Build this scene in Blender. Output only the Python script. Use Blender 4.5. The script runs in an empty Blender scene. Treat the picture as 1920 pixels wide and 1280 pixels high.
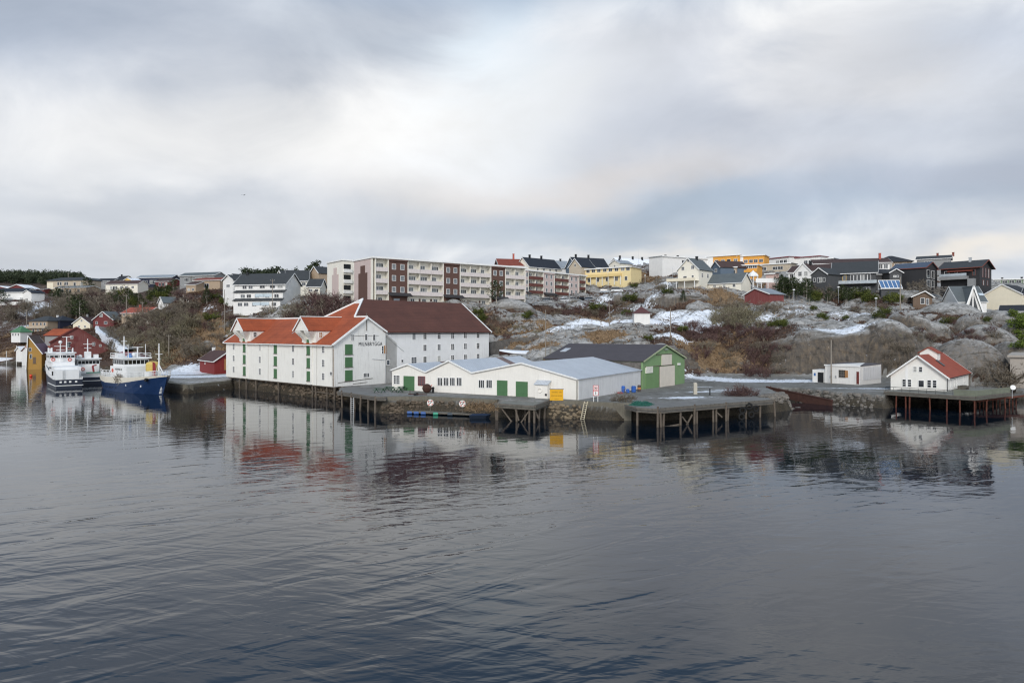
import bpy, bmesh, math, random
import numpy as np
from mathutils import Vector, Matrix
random.seed(7); rng = np.random.default_rng(7)
SC = bpy.context.scene; COL = SC.collection
# ---- layout: level camera 13.5 m above the water, looking along +Y -------------
FPX, CX, HY, EYE = 1300.0, 960.0, 621.0, 13.5
def zpy(py, Y): return EYE + (HY - py) * Y / FPX
def at(px, Y, z=0.0): return Vector(((px - CX) * Y / FPX, Y, z))
def onz(px, py, z):
    Y = FPX * (EYE - z) / (py - HY); return at(px, Y, z)
def atp(px, py, Y): return at(px, Y, zpy(py, Y))
def R(d): return math.radians(d)

# ---- object helpers -------------------------------------------------------------
def tag(o, label=None, cat=None, group=None, kind=None):
    if label: o['label'] = label
    if cat: o['category'] = cat
    if group: o['group'] = group
    if kind: o['kind'] = kind
    return o
def thing(name, label, cat, loc=(0, 0, 0), rz=0.0, group=None):
    o = bpy.data.objects.new(name, None); o.empty_display_size = .3
    COL.objects.link(o); o.location = loc; o.rotation_euler = (0, 0, rz)
    return tag(o, label, cat, group)
def copy_tree(o, parent=None):
    c = o.copy(); COL.objects.link(c); c.parent = parent
    for ch in list(o.children): copy_tree(ch, c)
    return c

SINGLES = {'bargeboard','ridge_board','corner_board','meter_box','party_wall','leg','bench','seat','brace','roof_locker','dormer_trim','stay','downpipe','wheel','gable_window','plinth','draught_mark'}
class MB:
    def __init__(s): s.v, s.f, s.m, s.a = [], [], [], []
    def add(s, vs, fs, mi=0):
        b = len(s.v); s.a.append((b, len(s.f))); s.v.extend([tuple(p) for p in vs])
        for f in fs: s.f.append(tuple(b + i for i in f)); s.m.append(mi)
        return s
    def box(s, x0, x1, y0, y1, z0, z1, mi=0, M=None):
        vs = [Vector(p) for p in ((x0,y0,z0),(x1,y0,z0),(x1,y1,z0),(x0,y1,z0),(x0,y0,z1),(x1,y0,z1),(x1,y1,z1),(x0,y1,z1))]
        if M: vs = [M @ p for p in vs]
        return s.add(vs, [(0,3,2,1),(4,5,6,7),(0,1,5,4),(1,2,6,5),(2,3,7,6),(3,0,4,7)], mi)
    def beam(s, p, q, w, h, mi=0):
        p, q = Vector(p), Vector(q); d = q - p; L = d.length; d.normalize()
        up = Vector((0,0,1)) if abs(d.z) < .95 else Vector((1,0,0))
        a = d.cross(up).normalized(); b = a.cross(d)
        vs = []
        for e in (p, q):
            for i, j in ((-1,-1),(1,-1),(1,1),(-1,1)): vs.append(e + a*(i*w/2) + b*(j*h/2))
        return s.add(vs, [(0,1,2,3),(7,6,5,4),(0,4,5,1),(1,5,6,2),(2,6,7,3),(3,7,4,0)], mi)
    def tube(s, p, q, r0, r1=None, n=6, mi=0, cap=True):
        r1 = r0 if r1 is None else r1
        p, q = Vector(p), Vector(q); d = (q - p)
        if d.length < 1e-6: return s
        d.normalize(); up = Vector((0,0,1)) if abs(d.z) < .9 else Vector((1,0,0))
        a = d.cross(up).normalized(); b = a.cross(d); vs = []
        for e, r in ((p, r0), (q, r1)):
            for k in range(n):
                t = 2*math.pi*k/n; vs.append(e + a*(r*math.cos(t)) + b*(r*math.sin(t)))
        fs = [(k, (k+1) % n, n + (k+1) % n, n + k) for k in range(n)]
        if cap: fs += [tuple(range(n-1, -1, -1)), tuple(range(n, 2*n))]
        return s.add(vs, fs, mi)
    def path(s, pts, r, n=5, mi=0):
        for a, b in zip(pts[:-1], pts[1:]): s.tube(a, b, r, r, n, mi)
        return s
    def prism(s, poly, lo, hi, plane='xz', mi=0):
        # poly: counter-clockwise 2d outline, extruded along the third axis from lo to hi
        n = len(poly)
        def P3(a, b, c): return (a, c, b) if plane == 'xz' else ((c, a, b) if plane == 'yz' else (a, b, c))
        vs = [P3(a, b, lo) for a, b in poly] + [P3(a, b, hi) for a, b in poly]
        fs = [tuple(range(n)), tuple(range(2*n-1, n-1, -1))]
        fs += [(k, n + k, n + (k+1) % n, (k+1) % n) for k in range(n)]
        return s.add(vs, fs, mi)
    def slab(s, quad, th, mi=0):
        # a polygon given by its top corners, thickened downwards
        q = [Vector(p) for p in quad]; n = len(q); nn = (q[1]-q[0]).cross(q[2]-q[1]).normalized()
        if nn.z < 0: nn = -nn
        vs = q + [p - nn*th for p in q]
        fs = [tuple(range(n)), tuple(range(2*n-1, n-1, -1))] + [(k, n+k, n+(k+1) % n, (k+1) % n) for k in range(n)]
        return s.add(vs, fs, mi)
    def lathe(s, prof, n=16, c=(0,0,0), mi=0, sx=1., sy=1.):
        vs, fs = [], []
        for r, z in prof:
            for k in range(n):
                t = 2*math.pi*k/n; vs.append((c[0]+r*math.cos(t)*sx, c[1]+r*math.sin(t)*sy, c[2]+z))
        for i in range(len(prof)-1):
            for k in range(n):
                a, b = i*n+k, i*n+(k+1) % n; fs.append((a, b, b+n, a+n))
        fs.append(tuple(range(n-1,-1,-1))); fs.append(tuple(range((len(prof)-1)*n, len(prof)*n)))
        return s.add(vs, fs, mi)
    def ball(s, c, r, n=10, mi=0, sz=1.):
        prof = [(max(.001, r*math.sin(math.pi*k/n)), -r*sz*math.cos(math.pi*k/n)) for k in range(n+1)]
        return s.lathe(prof, n*2, c, mi)
    def torus(s, c, ra, rb, ax='y', n=14, m=6, mi=0):
        vs, fs = [], []
        for i in range(n):
            a = 2*math.pi*i/n
            for j in range(m):
                b = 2*math.pi*j/m; r = ra + rb*math.cos(b); h = rb*math.sin(b)
                p = {'y': (r*math.cos(a), h, r*math.sin(a)), 'x': (h, r*math.cos(a), r*math.sin(a)), 'z': (r*math.cos(a), r*math.sin(a), h)}[ax]
                vs.append((c[0]+p[0], c[1]+p[1], c[2]+p[2]))
        for i in range(n):
            for j in range(m):
                fs.append((i*m+j, i*m+(j+1) % m, ((i+1) % n)*m+(j+1) % m, ((i+1) % n)*m+j))
        return s.add(vs, fs, mi)
    def mesh(s, name, mats, smooth=False, fix=True):
        me = bpy.data.meshes.new(name); me.from_pydata(s.v, [], s.f)
        for m in (mats if isinstance(mats, (list, tuple)) else [mats]): me.materials.append(m)
        if len(me.materials) > 1: me.polygons.foreach_set('material_index', s.m)
        if fix:
            bm = bmesh.new(); bm.from_mesh(me); bmesh.ops.recalc_face_normals(bm, faces=bm.faces); bm.to_mesh(me); bm.free()
        if smooth: me.polygons.foreach_set('use_smooth', [True]*len(me.polygons))
        me.update(); return me
    def build(s, name, mats, parent=None, loc=None, rot=None, smooth=False, fix=True):
        if name in SINGLES and parent is not None and len(s.a) > 1:      # one object per piece
            for i, (b, f) in enumerate(s.a):
                e, g = s.a[i+1] if i+1 < len(s.a) else (len(s.v), len(s.f))
                q = MB(); q.add(s.v[b:e], [tuple(k-b for k in fc) for fc in s.f[f:g]]); o = put(name, q.mesh(name, mats, smooth, fix), parent, loc, rot)
            return o
        return put(name, s.mesh(name, mats, smooth, fix), parent, loc, rot)
def put(name, me, parent=None, loc=None, rot=None):
    o = bpy.data.objects.new(name, me); COL.objects.link(o); o.parent = parent
    if loc is not None: o.location = loc
    if rot is not None: o.rotation_euler = rot
    return o
_fonts = {}
def text_mesh(txt, size, ext=.02):
    cu = bpy.data.curves.new('lettering', 'FONT'); cu.body = txt; cu.size = size; cu.extrude = ext; cu.space_character = 1.12
    cu.align_x = 'CENTER'; cu.align_y = 'CENTER'
    o = bpy.data.objects.new('lettering', cu); COL.objects.link(o)
    dg = bpy.context.evaluated_depsgraph_get(); me = bpy.data.meshes.new_from_object(o.evaluated_get(dg))
    bpy.data.objects.remove(o); bpy.data.curves.remove(cu); return me

# ---- materials --------------------------------------------------------------------
def lin(h):
    h = h.lstrip('#'); r = []
    for i in (0, 2, 4):
        c = int(h[i:i+2], 16)/255; r.append(c/12.92 if c <= .04045 else ((c+.055)/1.055)**2.4)
    return tuple(r) + (1.,)
class NT:
    def __init__(s, nt): s.nt = nt; s.L = nt.links
    def n(s, t, **kw):
        nd = s.nt.nodes.new(t)
        for k, v in kw.items(): setattr(nd, k, v)
        return nd
    def link(s, a, b): s.L.new(a, b)
    def setin(s, sock, v):
        if hasattr(v, 'is_output'): s.L.new(v, sock)
        else: sock.default_value = v
    def math(s, op, a, b=0., c=None, clamp=False):
        nd = s.n('ShaderNodeMath', operation=op, use_clamp=clamp)
        s.setin(nd.inputs[0], a); s.setin(nd.inputs[1], b)
        if c is not None: s.setin(nd.inputs[2], c)
        return nd.outputs[0]
    def mix(s, f, a, b, bt='MIX'):
        nd = s.n('ShaderNodeMix', data_type='RGBA', blend_type=bt); s.setin(nd.inputs[0], f)
        s.setin(nd.inputs[6], a); s.setin(nd.inputs[7], b); return nd.outputs[2]
    def noise(s, vec, scale, detail=3., rough=.55, dist=0.):
        nd = s.n('ShaderNodeTexNoise'); s.setin(nd.inputs['Vector'], vec)
        nd.inputs['Scale'].default_value = scale; nd.inputs['Detail'].default_value = detail
        nd.inputs['Roughness'].default_value = rough; nd.inputs['Distortion'].default_value = dist
        return nd.outputs[0]
    def mapping(s, vec, scale=(1,1,1), rot=(0,0,0), loc=(0,0,0)):
        nd = s.n('ShaderNodeMapping'); s.setin(nd.inputs[0], vec); nd.inputs['Scale'].default_value = scale
        nd.inputs['Rotation'].default_value = rot; nd.inputs['Location'].default_value = loc; return nd.outputs[0]
    def step(s, v, lo, hi):
        nd = s.n('ShaderNodeMapRange', interpolation_type='SMOOTHSTEP'); s.setin(nd.inputs[0], v)
        s.setin(nd.inputs[1], lo); s.setin(nd.inputs[2], hi); return nd.outputs[0]
    def ramp(s, v, stops):
        nd = s.n('ShaderNodeValToRGB'); s.setin(nd.inputs[0], v); cr = nd.color_ramp
        while len(cr.elements) < len(stops): cr.elements.new(.5)
        for e, (p, c) in zip(cr.elements, stops): e.position = p; e.color = c
        return nd.outputs[0]
    def bump(s, h, strength=.3, dist=.1, normal=None):
        nd = s.n('ShaderNodeBump'); s.setin(nd.inputs['Height'], h); nd.inputs['Strength'].default_value = strength
        nd.inputs['Distance'].default_value = dist
        if normal is not None: s.link(normal, nd.inputs['Normal'])
        return nd.outputs[0]
_M = {}
def mat(name, col, rough=.75, var=.25, vs=1.2, board=None, bw=.16, bd=.5, stain=0., scol='#5c5348', metal=0., spec=.4, bump=.15, chip=0., snow=0.):
    """procedural surface: base colour with large and small variation, optional boards / tile
    courses ('v', 'h' or 't'), vertical streaks of dirt and flaked paint"""
    if name in _M: return _M[name]
    m = bpy.data.materials.new(name); m.use_nodes = True; nt = NT(m.node_tree)
    bs = m.node_tree.nodes['Principled BSDF']; c = lin(col) if isinstance(col, str) else col
    tc = nt.n('ShaderNodeTexCoord').outputs['Object']
    n1 = nt.noise(tc, vs, 4.); n2 = nt.noise(tc, vs*9, 3.)
    f = nt.math('ADD', nt.math('MULTIPLY', n1, .65), nt.math('MULTIPLY', n2, .35))
    dk = tuple(x*(1-var) for x in c[:3])+(1,); lt = tuple(min(1, x*(1+var*.55)) for x in c[:3])+(1,)
    colr = nt.ramp(f, [(.32, dk), (.68, lt)])
    h = nt.math('MULTIPLY', n2, .35)
    if board:
        sp = nt.n('ShaderNodeSeparateXYZ'); nt.link(tc, sp.inputs[0])
        co = sp.outputs[2] if board in 'ht' else nt.math('ADD', sp.outputs[0], sp.outputs[1])
        ph = nt.math('FRACT', nt.math('DIVIDE', co, bw))
        idx = nt.math('FLOOR', nt.math('DIVIDE', co, bw))
        wn = nt.n('ShaderNodeTexWhiteNoise', noise_dimensions='1D'); nt.link(idx, wn.inputs['W'])
        colr = nt.mix(bd*.30, colr, nt.mix(wn.outputs[0], dk, lt))
        gap = nt.math('SUBTRACT', 1., nt.step(nt.math('ABSOLUTE', nt.math('SUBTRACT', ph, .5)), .40, .5))
        colr = nt.mix(nt.math('MULTIPLY', nt.math('SUBTRACT', 1., gap), bd*.55), colr, tuple(x*.35 for x in c[:3])+(1,))
        if board == 't':
            co2 = nt.math('ADD', sp.outputs[0], sp.outputs[1])
            ph2 = nt.math('ABSOLUTE', nt.math('SUBTRACT', nt.math('FRACT', nt.math('DIVIDE', co2, bw*.85)), .5))
            h = nt.math('ADD', h, nt.math('ADD', nt.math('MULTIPLY', ph, -1.), nt.math('MULTIPLY', ph2, 1.2)))
        else: h = nt.math('ADD', h, nt.math('MULTIPLY', gap, 1.))
    if stain > 0:
        st = nt.noise(nt.mapping(tc, (2.2, 2.2, .16)), 1.6, 5., .65)
        colr = nt.mix(nt.math('MULTIPLY', nt.step(st, .5, .78), stain), colr, lin(scol))
    if chip > 0:
        ch = nt.noise(nt.mapping(tc, (1.5, 1.5, .5)), 2.6, 8., .75)
        colr = nt.mix(nt.math('MULTIPLY', nt.step(ch, .60, .68), chip), colr, lin('#8b8378'))
    if snow > 0:
        sn = nt.noise(tc, .45, 6., .7)
        colr = nt.mix(nt.step(sn, 1-snow-.03, 1-snow+.03), colr, (.82, .84, .87, 1))
    nt.link(colr, bs.inputs['Base Color'])
    bs.inputs['Roughness'].default_value = rough; bs.inputs['Metallic'].default_value = metal
    bs.inputs['Specular IOR Level'].default_value = spec
    if bump: nt.link(nt.bump(h, bump*2, .04), bs.inputs['Normal'])
    _M[name] = m; return m
def glassmat():
    if 'glass' in _M: return _M['glass']
    m = bpy.data.materials.new('window_glass'); m.use_nodes = True; nt = NT(m.node_tree)
    bs = m.node_tree.nodes['Principled BSDF']
    geo = nt.n('ShaderNodeObjectInfo').outputs['Random']
    bs.inputs['Roughness'].default_value = .06; bs.inputs['Specular IOR Level'].default_value = .6
    nt.link(nt.ramp(geo, [(0., lin('#0d0f12')), (.55, lin('#22262b')), (.8, lin('#4d5156')), (1., lin('#a5a49d'))]), bs.inputs['Base Color'])
    _M['glass'] = m; return m
def plain(name, col, rough=.5, emit=0.):
    if name in _M: return _M[name]
    m = mat(name, col, rough, var=.12, vs=3., bump=.05)
    if emit:
        b = m.node_tree.nodes['Principled BSDF']; b.inputs['Emission Color'].default_value = lin(col); b.inputs['Emission Strength'].default_value = emit
    return m
GL = glassmat()
WHITE = mat('white_weatherboard', '#e4e2dc', .7, .08, .5, 'v', .17, .6, .45, '#8d877d', chip=.45)
WHITEF = mat('white_facade_boards', '#e9e6dd', .7, .06, .5, 'v', .17, .5, .3, '#9a9285', chip=.3)
WHITEH = mat('white_horizontal_boards', '#e4e3e0', .7, .06, .5, 'h', .19, .55, .28, '#8d877d', chip=.3)
CREAMB = mat('cream_shed_boards', '#e7e3da', .7, .07, .5, 'v', .2, .4, .2, '#8f867a', chip=.12)
GREYW = mat('worn_white_boards', '#d9d8d6', .75, .1, .6, 'v', .24, .8, .55, '#6b655c', chip=.4)
TRIM = mat('white_trim', '#e8e7e3', .6, .06, 2., bump=.05)
ORANGE = mat('orange_clay_tiles', '#a4512f', .8, .4, .35, 't', .36, .75, .35, '#6b4438')
REDT = mat('red_clay_tiles', '#94452f', .72, .22, .5, 't', .28, .55, .12, '#6b4438')
MAROON = mat('maroon_roof_tiles', '#5d392d', .75, .35, .35, 't', .36, .75, .35, '#3b2a28')
BLUEROOF = mat('pale_blue_sheet_roof', '#bcc1c6', .5, .16, .25, 'v', .6, .5, .3, '#7b6f68', bump=.08)
RUSTROOF = mat('rusty_sheet_roof', '#7d6a63', .7, .35, .6, 'v', .5, .6, .7, '#6d4032', bump=.08)
DARKROOF = mat('dark_felt_roof', '#4c474a', .8, .15, .5, 't', .4, .4, .15, '#6b6560')
GREENB = mat('green_painted_boards', '#7b976b', .7, .12, .7, 'v', .22, .5, .22, '#4d5a43', chip=.08)
GREEND = mat('green_door_paint', '#4a6f4a', .65, .12, 1., 'v', .2, .5, .1, '#3d5a3c')
STONE = mat('rough_field_stone', '#6b6660', .9, .5, 1.1, stain=.3, scol='#3a3630', bump=.8)
RUBBLE = mat('rubble_stone', '#665a4c', .9, .5, .9, stain=.25, scol='#3d352b', bump=.6)
GREYSTONE = mat('grey_riprap_stone', '#7a746c', .9, .5, .9, stain=.25, scol='#4a4035', bump=.6)
CONC = mat('stained_concrete', '#6f6a5e', .9, .3, .5, stain=.7, scol='#3c3a2c', bump=.25)
WOODP = mat('grey_weathered_timber', '#6a655d', .9, .35, 1.2, 'v', .25, .6, .5, '#4a4238', bump=.3)
PILE = mat('old_pile_timber', '#6b6156', .9, .4, 1., None, stain=.8, scol='#332b22', bump=.5)
DECK = mat('deck_planks', '#7e7d74', .85, .3, .8, 'v', .3, .7, .3, '#54524a', bump=.2)
RUST = mat('rusty_steel', '#4a3028', .9, .4, 1., stain=.5, scol='#2b211c', bump=.4)
STEELP = mat('galvanised_steel', '#b9bbbb', .45, .1, 2., metal=.5)
BLACKM = mat('black_metal', '#1b1c1e', .6, .2, 2.)
WOODPOLE = mat('bare_pole_timber', '#8d857a', .9, .25, 1., stain=.4, scol='#5b5248')
def paint(name, col, board='h', **k): return mat(name, col, .7, .08, .6, board, .18, .45, k.pop('stain', .12), '#77706a', **k)
def roofm(name, col, **k): return mat(name, col, .75, .18, .6, 't', .34, .45, .12, '#4a4644', **k)
# ---- numpy noise -----------------------------------------------------------------
def _hash(ix, iy, seed):
    h = (ix.astype(np.int64)*374761393 + iy.astype(np.int64)*668265263 + seed*974634777) & 0x7fffffff
    h = ((h ^ (h >> 13)) * 1274126177) & 0x7fffffff
    return ((h ^ (h >> 16)) & 0xffff) / 65535.
def vnoise(x, y, seed=0):
    ix, iy = np.floor(x), np.floor(y); fx, fy = x-ix, y-iy
    fx = fx*fx*(3-2*fx); fy = fy*fy*(3-2*fy)
    a, b, c, d = _hash(ix, iy, seed), _hash(ix+1, iy, seed), _hash(ix, iy+1, seed), _hash(ix+1, iy+1, seed)
    return (a*(1-fx)+b*fx)*(1-fy) + (c*(1-fx)+d*fx)*fy
def fbm(x, y, o=4, seed=0, g=.5):
    s = 0; a = 1.; t = 0
    for k in range(o): s = s + a*vnoise(x*2**k, y*2**k, seed+k); t += a; a *= g
    return s/t
def vor(x, y, seed=0):
    """distance to the nearest and second nearest of jittered points, one per unit cell"""
    ix, iy = np.floor(x), np.floor(y); d1 = np.full(x.shape, 9.); d2 = np.full(x.shape, 9.)
    for i in (-1, 0, 1):
        for j in (-1, 0, 1):
            cx, cy = ix+i, iy+j; px = cx+_hash(cx, cy, seed); py = cy+_hash(cx, cy, seed+99)
            d = np.hypot(px-x, py-y); d2 = np.where(d < d1, d1, np.minimum(d2, d)); d1 = np.minimum(d1, d)
    return d1, d2

# ---- the land: profiles of the hill along bearings; (Y, py) or (Y, None, z) ----------
def zz(z): return ('z', z)
COLS = {
 -260: [(285,zz(.8)),(298,zz(1.6)),(320,648),(340,615),(380,569),(420,556),(470,545),(560,532),(700,524)],
 0: [(285,zz(.8)),(298,zz(1.6)),(312,640),(325,622),(350,600),(380,569),(420,556),(470,545),(560,532),(700,524)],
 100: [(250,zz(1.2)),(275,zz(2)),(290,648),(305,630),(320,619),(345,600),(380,564),(392,556),(425,545),(560,535),(720,522)],
 200: [(222,zz(1.5)),(240,zz(2)),(262,655),(285,630),(310,614),(330,605),(360,580),(400,560),(430,546),(480,539),(560,534),(700,532)],
 300: [(190,zz(1.8)),(215,zz(2)),(228,672),(240,650),(260,620),(285,592),(310,574),(330,564),(380,552),(430,543),(480,535),(600,532)],
 360: [(150,zz(1.8)),(195,zz(1.8)),(205,680),(215,660),(228,635),(240,610),(255,585),(270,564),(285,554),(320,545),(380,535),(450,530)],
 400: [(150,zz(1.8)),(198,zz(2.0)),(207,675),(217,650),(227,620),(236,592),(246,572),(258,562),(285,552),(330,541),(400,532)],
 450: [(155,zz(2.2)),(196,zz(2.2)),(206,660),(216,635),(226,605),(236,583),(243,574),(270,565),(300,552),(400,532)],
 540: [(150,zz(2.6)),(188,zz(2.6)),(197,640),(206,612),(214,595),(222,580),(235,570),(250,562),(300,545),(400,532)],
 620: [(140,zz(2.6)),(172,zz(2.6)),(179,630),(185,605),(190,586),(197,576),(215,568),(260,556),(320,538)],
 700: [(130,zz(2.6)),(174,zz(2.6)),(179,610),(185,583),(189,574),(200,571),(230,566),(260,560),(320,538)],
 850: [(120,zz(2.6)),(182,zz(2.6)),(187,620),(193,595),(199,578),(204,570),(212,568),(235,565),(262,560),(320,532)],
 930: [(110,zz(2.6)),(148,zz(2.6)),(156,680),(163,672),(171,668),(178,648),(183,638),(189,632),(197,612),(205,590),(213,573),(221,566),(240,563),(262,559),(320,530)],
 1030: [(105,zz(2.6)),(146,zz(2.6)),(160,668),(172,650),(180,632),(184,627),(192,612),(205,600),(220,588),(235,575),(250,566),(260,562),(285,556),(340,510)],
 1120: [(100,zz(2.6)),(152,zz(2.2)),(162,662),(172,640),(181,624),(185,620),(196,610),(210,600),(228,588),(248,574),(265,562),(280,552),(292,534),(315,530),(340,508)],
 1200: [(95,zz(2.4)),(158,zz(2.0)),(163,658),(168,645),(178,630),(186,613),(200,600),(215,590),(232,578),(250,562),(270,548),(290,535),(305,522),(325,505),(340,498),(380,498)],
 1260: [(95,zz(2.4)),(152,zz(2.0)),(160,zz(2.6)),(163,668),(166,652),(171,642),(179,628),(190,614),(205,602),(218,590),(230,568),(238,546),(250,541),(275,535),(300,520),(330,503),(380,498)],
 1310: [(95,zz(2.3)),(152,zz(2.2)),(163,zz(3.0)),(166,682),(169,658),(176,643),(184,630),(195,612),(206,596),(218,575),(228,548),(236,540),(250,536),(300,515),(360,495)],
 1360: [(95,zz(2.3)),(156,zz(2.3)),(165,zz(3.0)),(168,690),(171,668),(177,647),(186,630),(198,610),(208,596),(217,582),(226,556),(233,544),(260,525),(300,508),(360,498)],
 1430: [(110,zz(2.3)),(156,zz(2.3)),(164,zz(3.0)),(167,688),(170,655),(175,634),(184,620),(196,600),(208,582),(216,573),(226,562),(240,550),(262,525),(300,508),(360,498)],
 1500: [(125,zz(2.3)),(154,zz(2.3)),(162,zz(2.9)),(163.5,690),(165.5,650),(168,624),(178,612),(190,597),(202,580),(212,566),(221,557),(230,553),(262,522),(300,503),(360,495)],
 1570: [(125,zz(2.3)),(153,zz(2.3)),(161,zz(2.8)),(162.5,690),(164.5,650),(166,630),(175,620),(186,606),(198,590),(210,575),(218,562),(226,556),(262,522),(320,500)],
 1650: [(130,zz(2.3)),(151,zz(2.3)),(159,zz(2.8)),(160.5,690),(163,655),(165,625),(172,606),(182,596),(194,585),(204,570),(214,558),(226,547),(262,515),(320,500)],
 1720: [(130,zz(2.4)),(156,zz(2.4)),(161,690),(168,655),(176,622),(186,598),(194,584),(202,568),(212,555),(224,548),(262,515),(320,500)],
 1800: [(130,zz(2.2)),(148,zz(2.2)),(156,690),(162,660),(170,635),(180,608),(190,588),(200,578),(214,574),(230,560),(262,530),(320,510)],
 1900: [(130,zz(1.6)),(148,zz(2.2)),(158,690),(168,658),(178,632),(188,608),(198,594),(208,590),(222,582),(240,570),(300,537)],
 2200: [(130,zz(1.6)),(148,zz(2.2)),(158,690),(168,658),(178,632),(188,608),(198,594),(208,590),(222,582),(240,570),(300,537)],
}
# outline of the land at quay level, left to right
SH = [at(-300,283), at(0,287), at(50,284), at(58,252), at(100,247), at(225,236), Vector((-126,228,0)), Vector((-99,186,0)), Vector((-76,155,0)),
      onz(352,722,1.8), onz(431,714,1.8)]
MC = at(625,135.9); MD = at(424,166.7)                       # front corner and far end of the long warehouse facade
MU = (MD-MC).normalized(); MN = Vector((MU.y, -MU.x, 0))
if MN.y < 0: MN = -MN
SH += [MD+MN*1.2-MU*1.0, MC+MN*2.2+MU*3, MC+MN*4.5-MU*1.0, onz(722,744,2.6), onz(800,743,2.6), onz(930,749.5,2.6), onz(1037,751,2.6), onz(1086,751.5,2.6), onz(1151,755,2.6),
       onz(1180,756.5,2.4), onz(1240,757,2.4), onz(1330,752,2.4), onz(1440,745,2.4), onz(1472,744,2.2), onz(1452,733,2.2), onz(1438,727,2.2), onz(1500,727,2.3), onz(1560,733.5,2.3), onz(1656,740,2.3),
       onz(1680,727,2.4), onz(1760,731,2.4), onz(1850,731,2.2), onz(1895,727,2.2), onz(1960,736,1.6), onz(2250,740,1.6)]
POLY = [(p.x, p.y) for p in SH] + [(900, 900), (-900, 900)]
def inside_dist(X, Y):
    """signed distance to the land outline, positive on land"""
    ins = np.zeros(X.shape, bool); dmin = np.full(X.shape, 1e9); n = len(POLY)
    for i in range(n):
        (x0, y0), (x1, y1) = POLY[i], POLY[(i+1) % n]
        c = ((y0 > Y) != (y1 > Y)); xs = (x1-x0)*(Y-y0)/((y1-y0) if y1 != y0 else 1e-9)+x0
        ins ^= (c & (X < xs))
        dx, dy = x1-x0, y1-y0; t = np.clip(((X-x0)*dx+(Y-y0)*dy)/(dx*dx+dy*dy), 0, 1)
        dmin = np.minimum(dmin, np.hypot(X-x0-t*dx, Y-y0-t*dy))
    return np.where(ins, dmin, -dmin)
DOMES = [ # px, py of top, Y, half widths (across, deep), foot z
 (1660,598,167,9.,8.5,3), (1812,633,151,9.6,8,1), (1775,566,196,13,13,9), (1872,582,190,9,9,9), (1698,580,181,8,8,8), (1846,608,171,9,7,6), (1748,603,178,7,6,7),
 (1893,640,160,6,7,2), (1668,577,186,6,6,10), (1905,600,178,6,6,5), (1826,588,181,7,6,8), (1716,612,172,4.5,5,5), (1630,607,172,6,6,8), (1240,643,163,4.5,5,2), (955,560,208,9,6,17), (925,577,198,8.5,6,13), (975,585,199,8,6,13), (1005,592,204,8,6,13), (1225,495,336,15,16,26), (1205,545,252,17,10,25), (1275,541,228,12,9,22),
 (1090,600,205,14,7,12), (1180,587,222,12,7,14), (1320,600,203,10,6,12), (1555,600,192,11,8,10), (1530,573,205,12,7,16), (1600,600,185,9,7,10), (1500,563,213,14,8,16), (1440,590,200,8,6,12),
 (345,560,255,9,8,8), (370,585,236,8,7,4), (415,596,228,7,6,6), (400,630,215,6,5,3), (480,590,224,9,6,10), (560,585,214,9,6,9), (330,610,240,8,7,3),
]
us = np.array(sorted(COLS)); _colz = []
for k in us:
    pts = [(Y, v[1] if isinstance(v, tuple) else zpy(v, Y)) for Y, v in COLS[int(k)]]
    _colz.append((np.array([p[0] for p in pts]), np.array([p[1] for p in pts])))
def base_height(PX, Y):
    i = np.clip(np.searchsorted(us, PX)-1, 0, len(us)-2); t = np.clip((PX-us[i])/(us[i+1]-us[i]), 0, 1)
    t = t*t*(3-2*t)*.5 + t*.5
    z = np.zeros(PX.shape)
    for k in range(len(us)):
        zk = np.interp(Y, *_colz[k]); z += zk*np.where(i == k, 1-t, 0) + zk*np.where(i+1 == k, t, 0)
    return z
def smooth_(v, a, b): t = np.clip((v-a)/(b-a), 0, 1); return t*t*(3-2*t)
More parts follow.
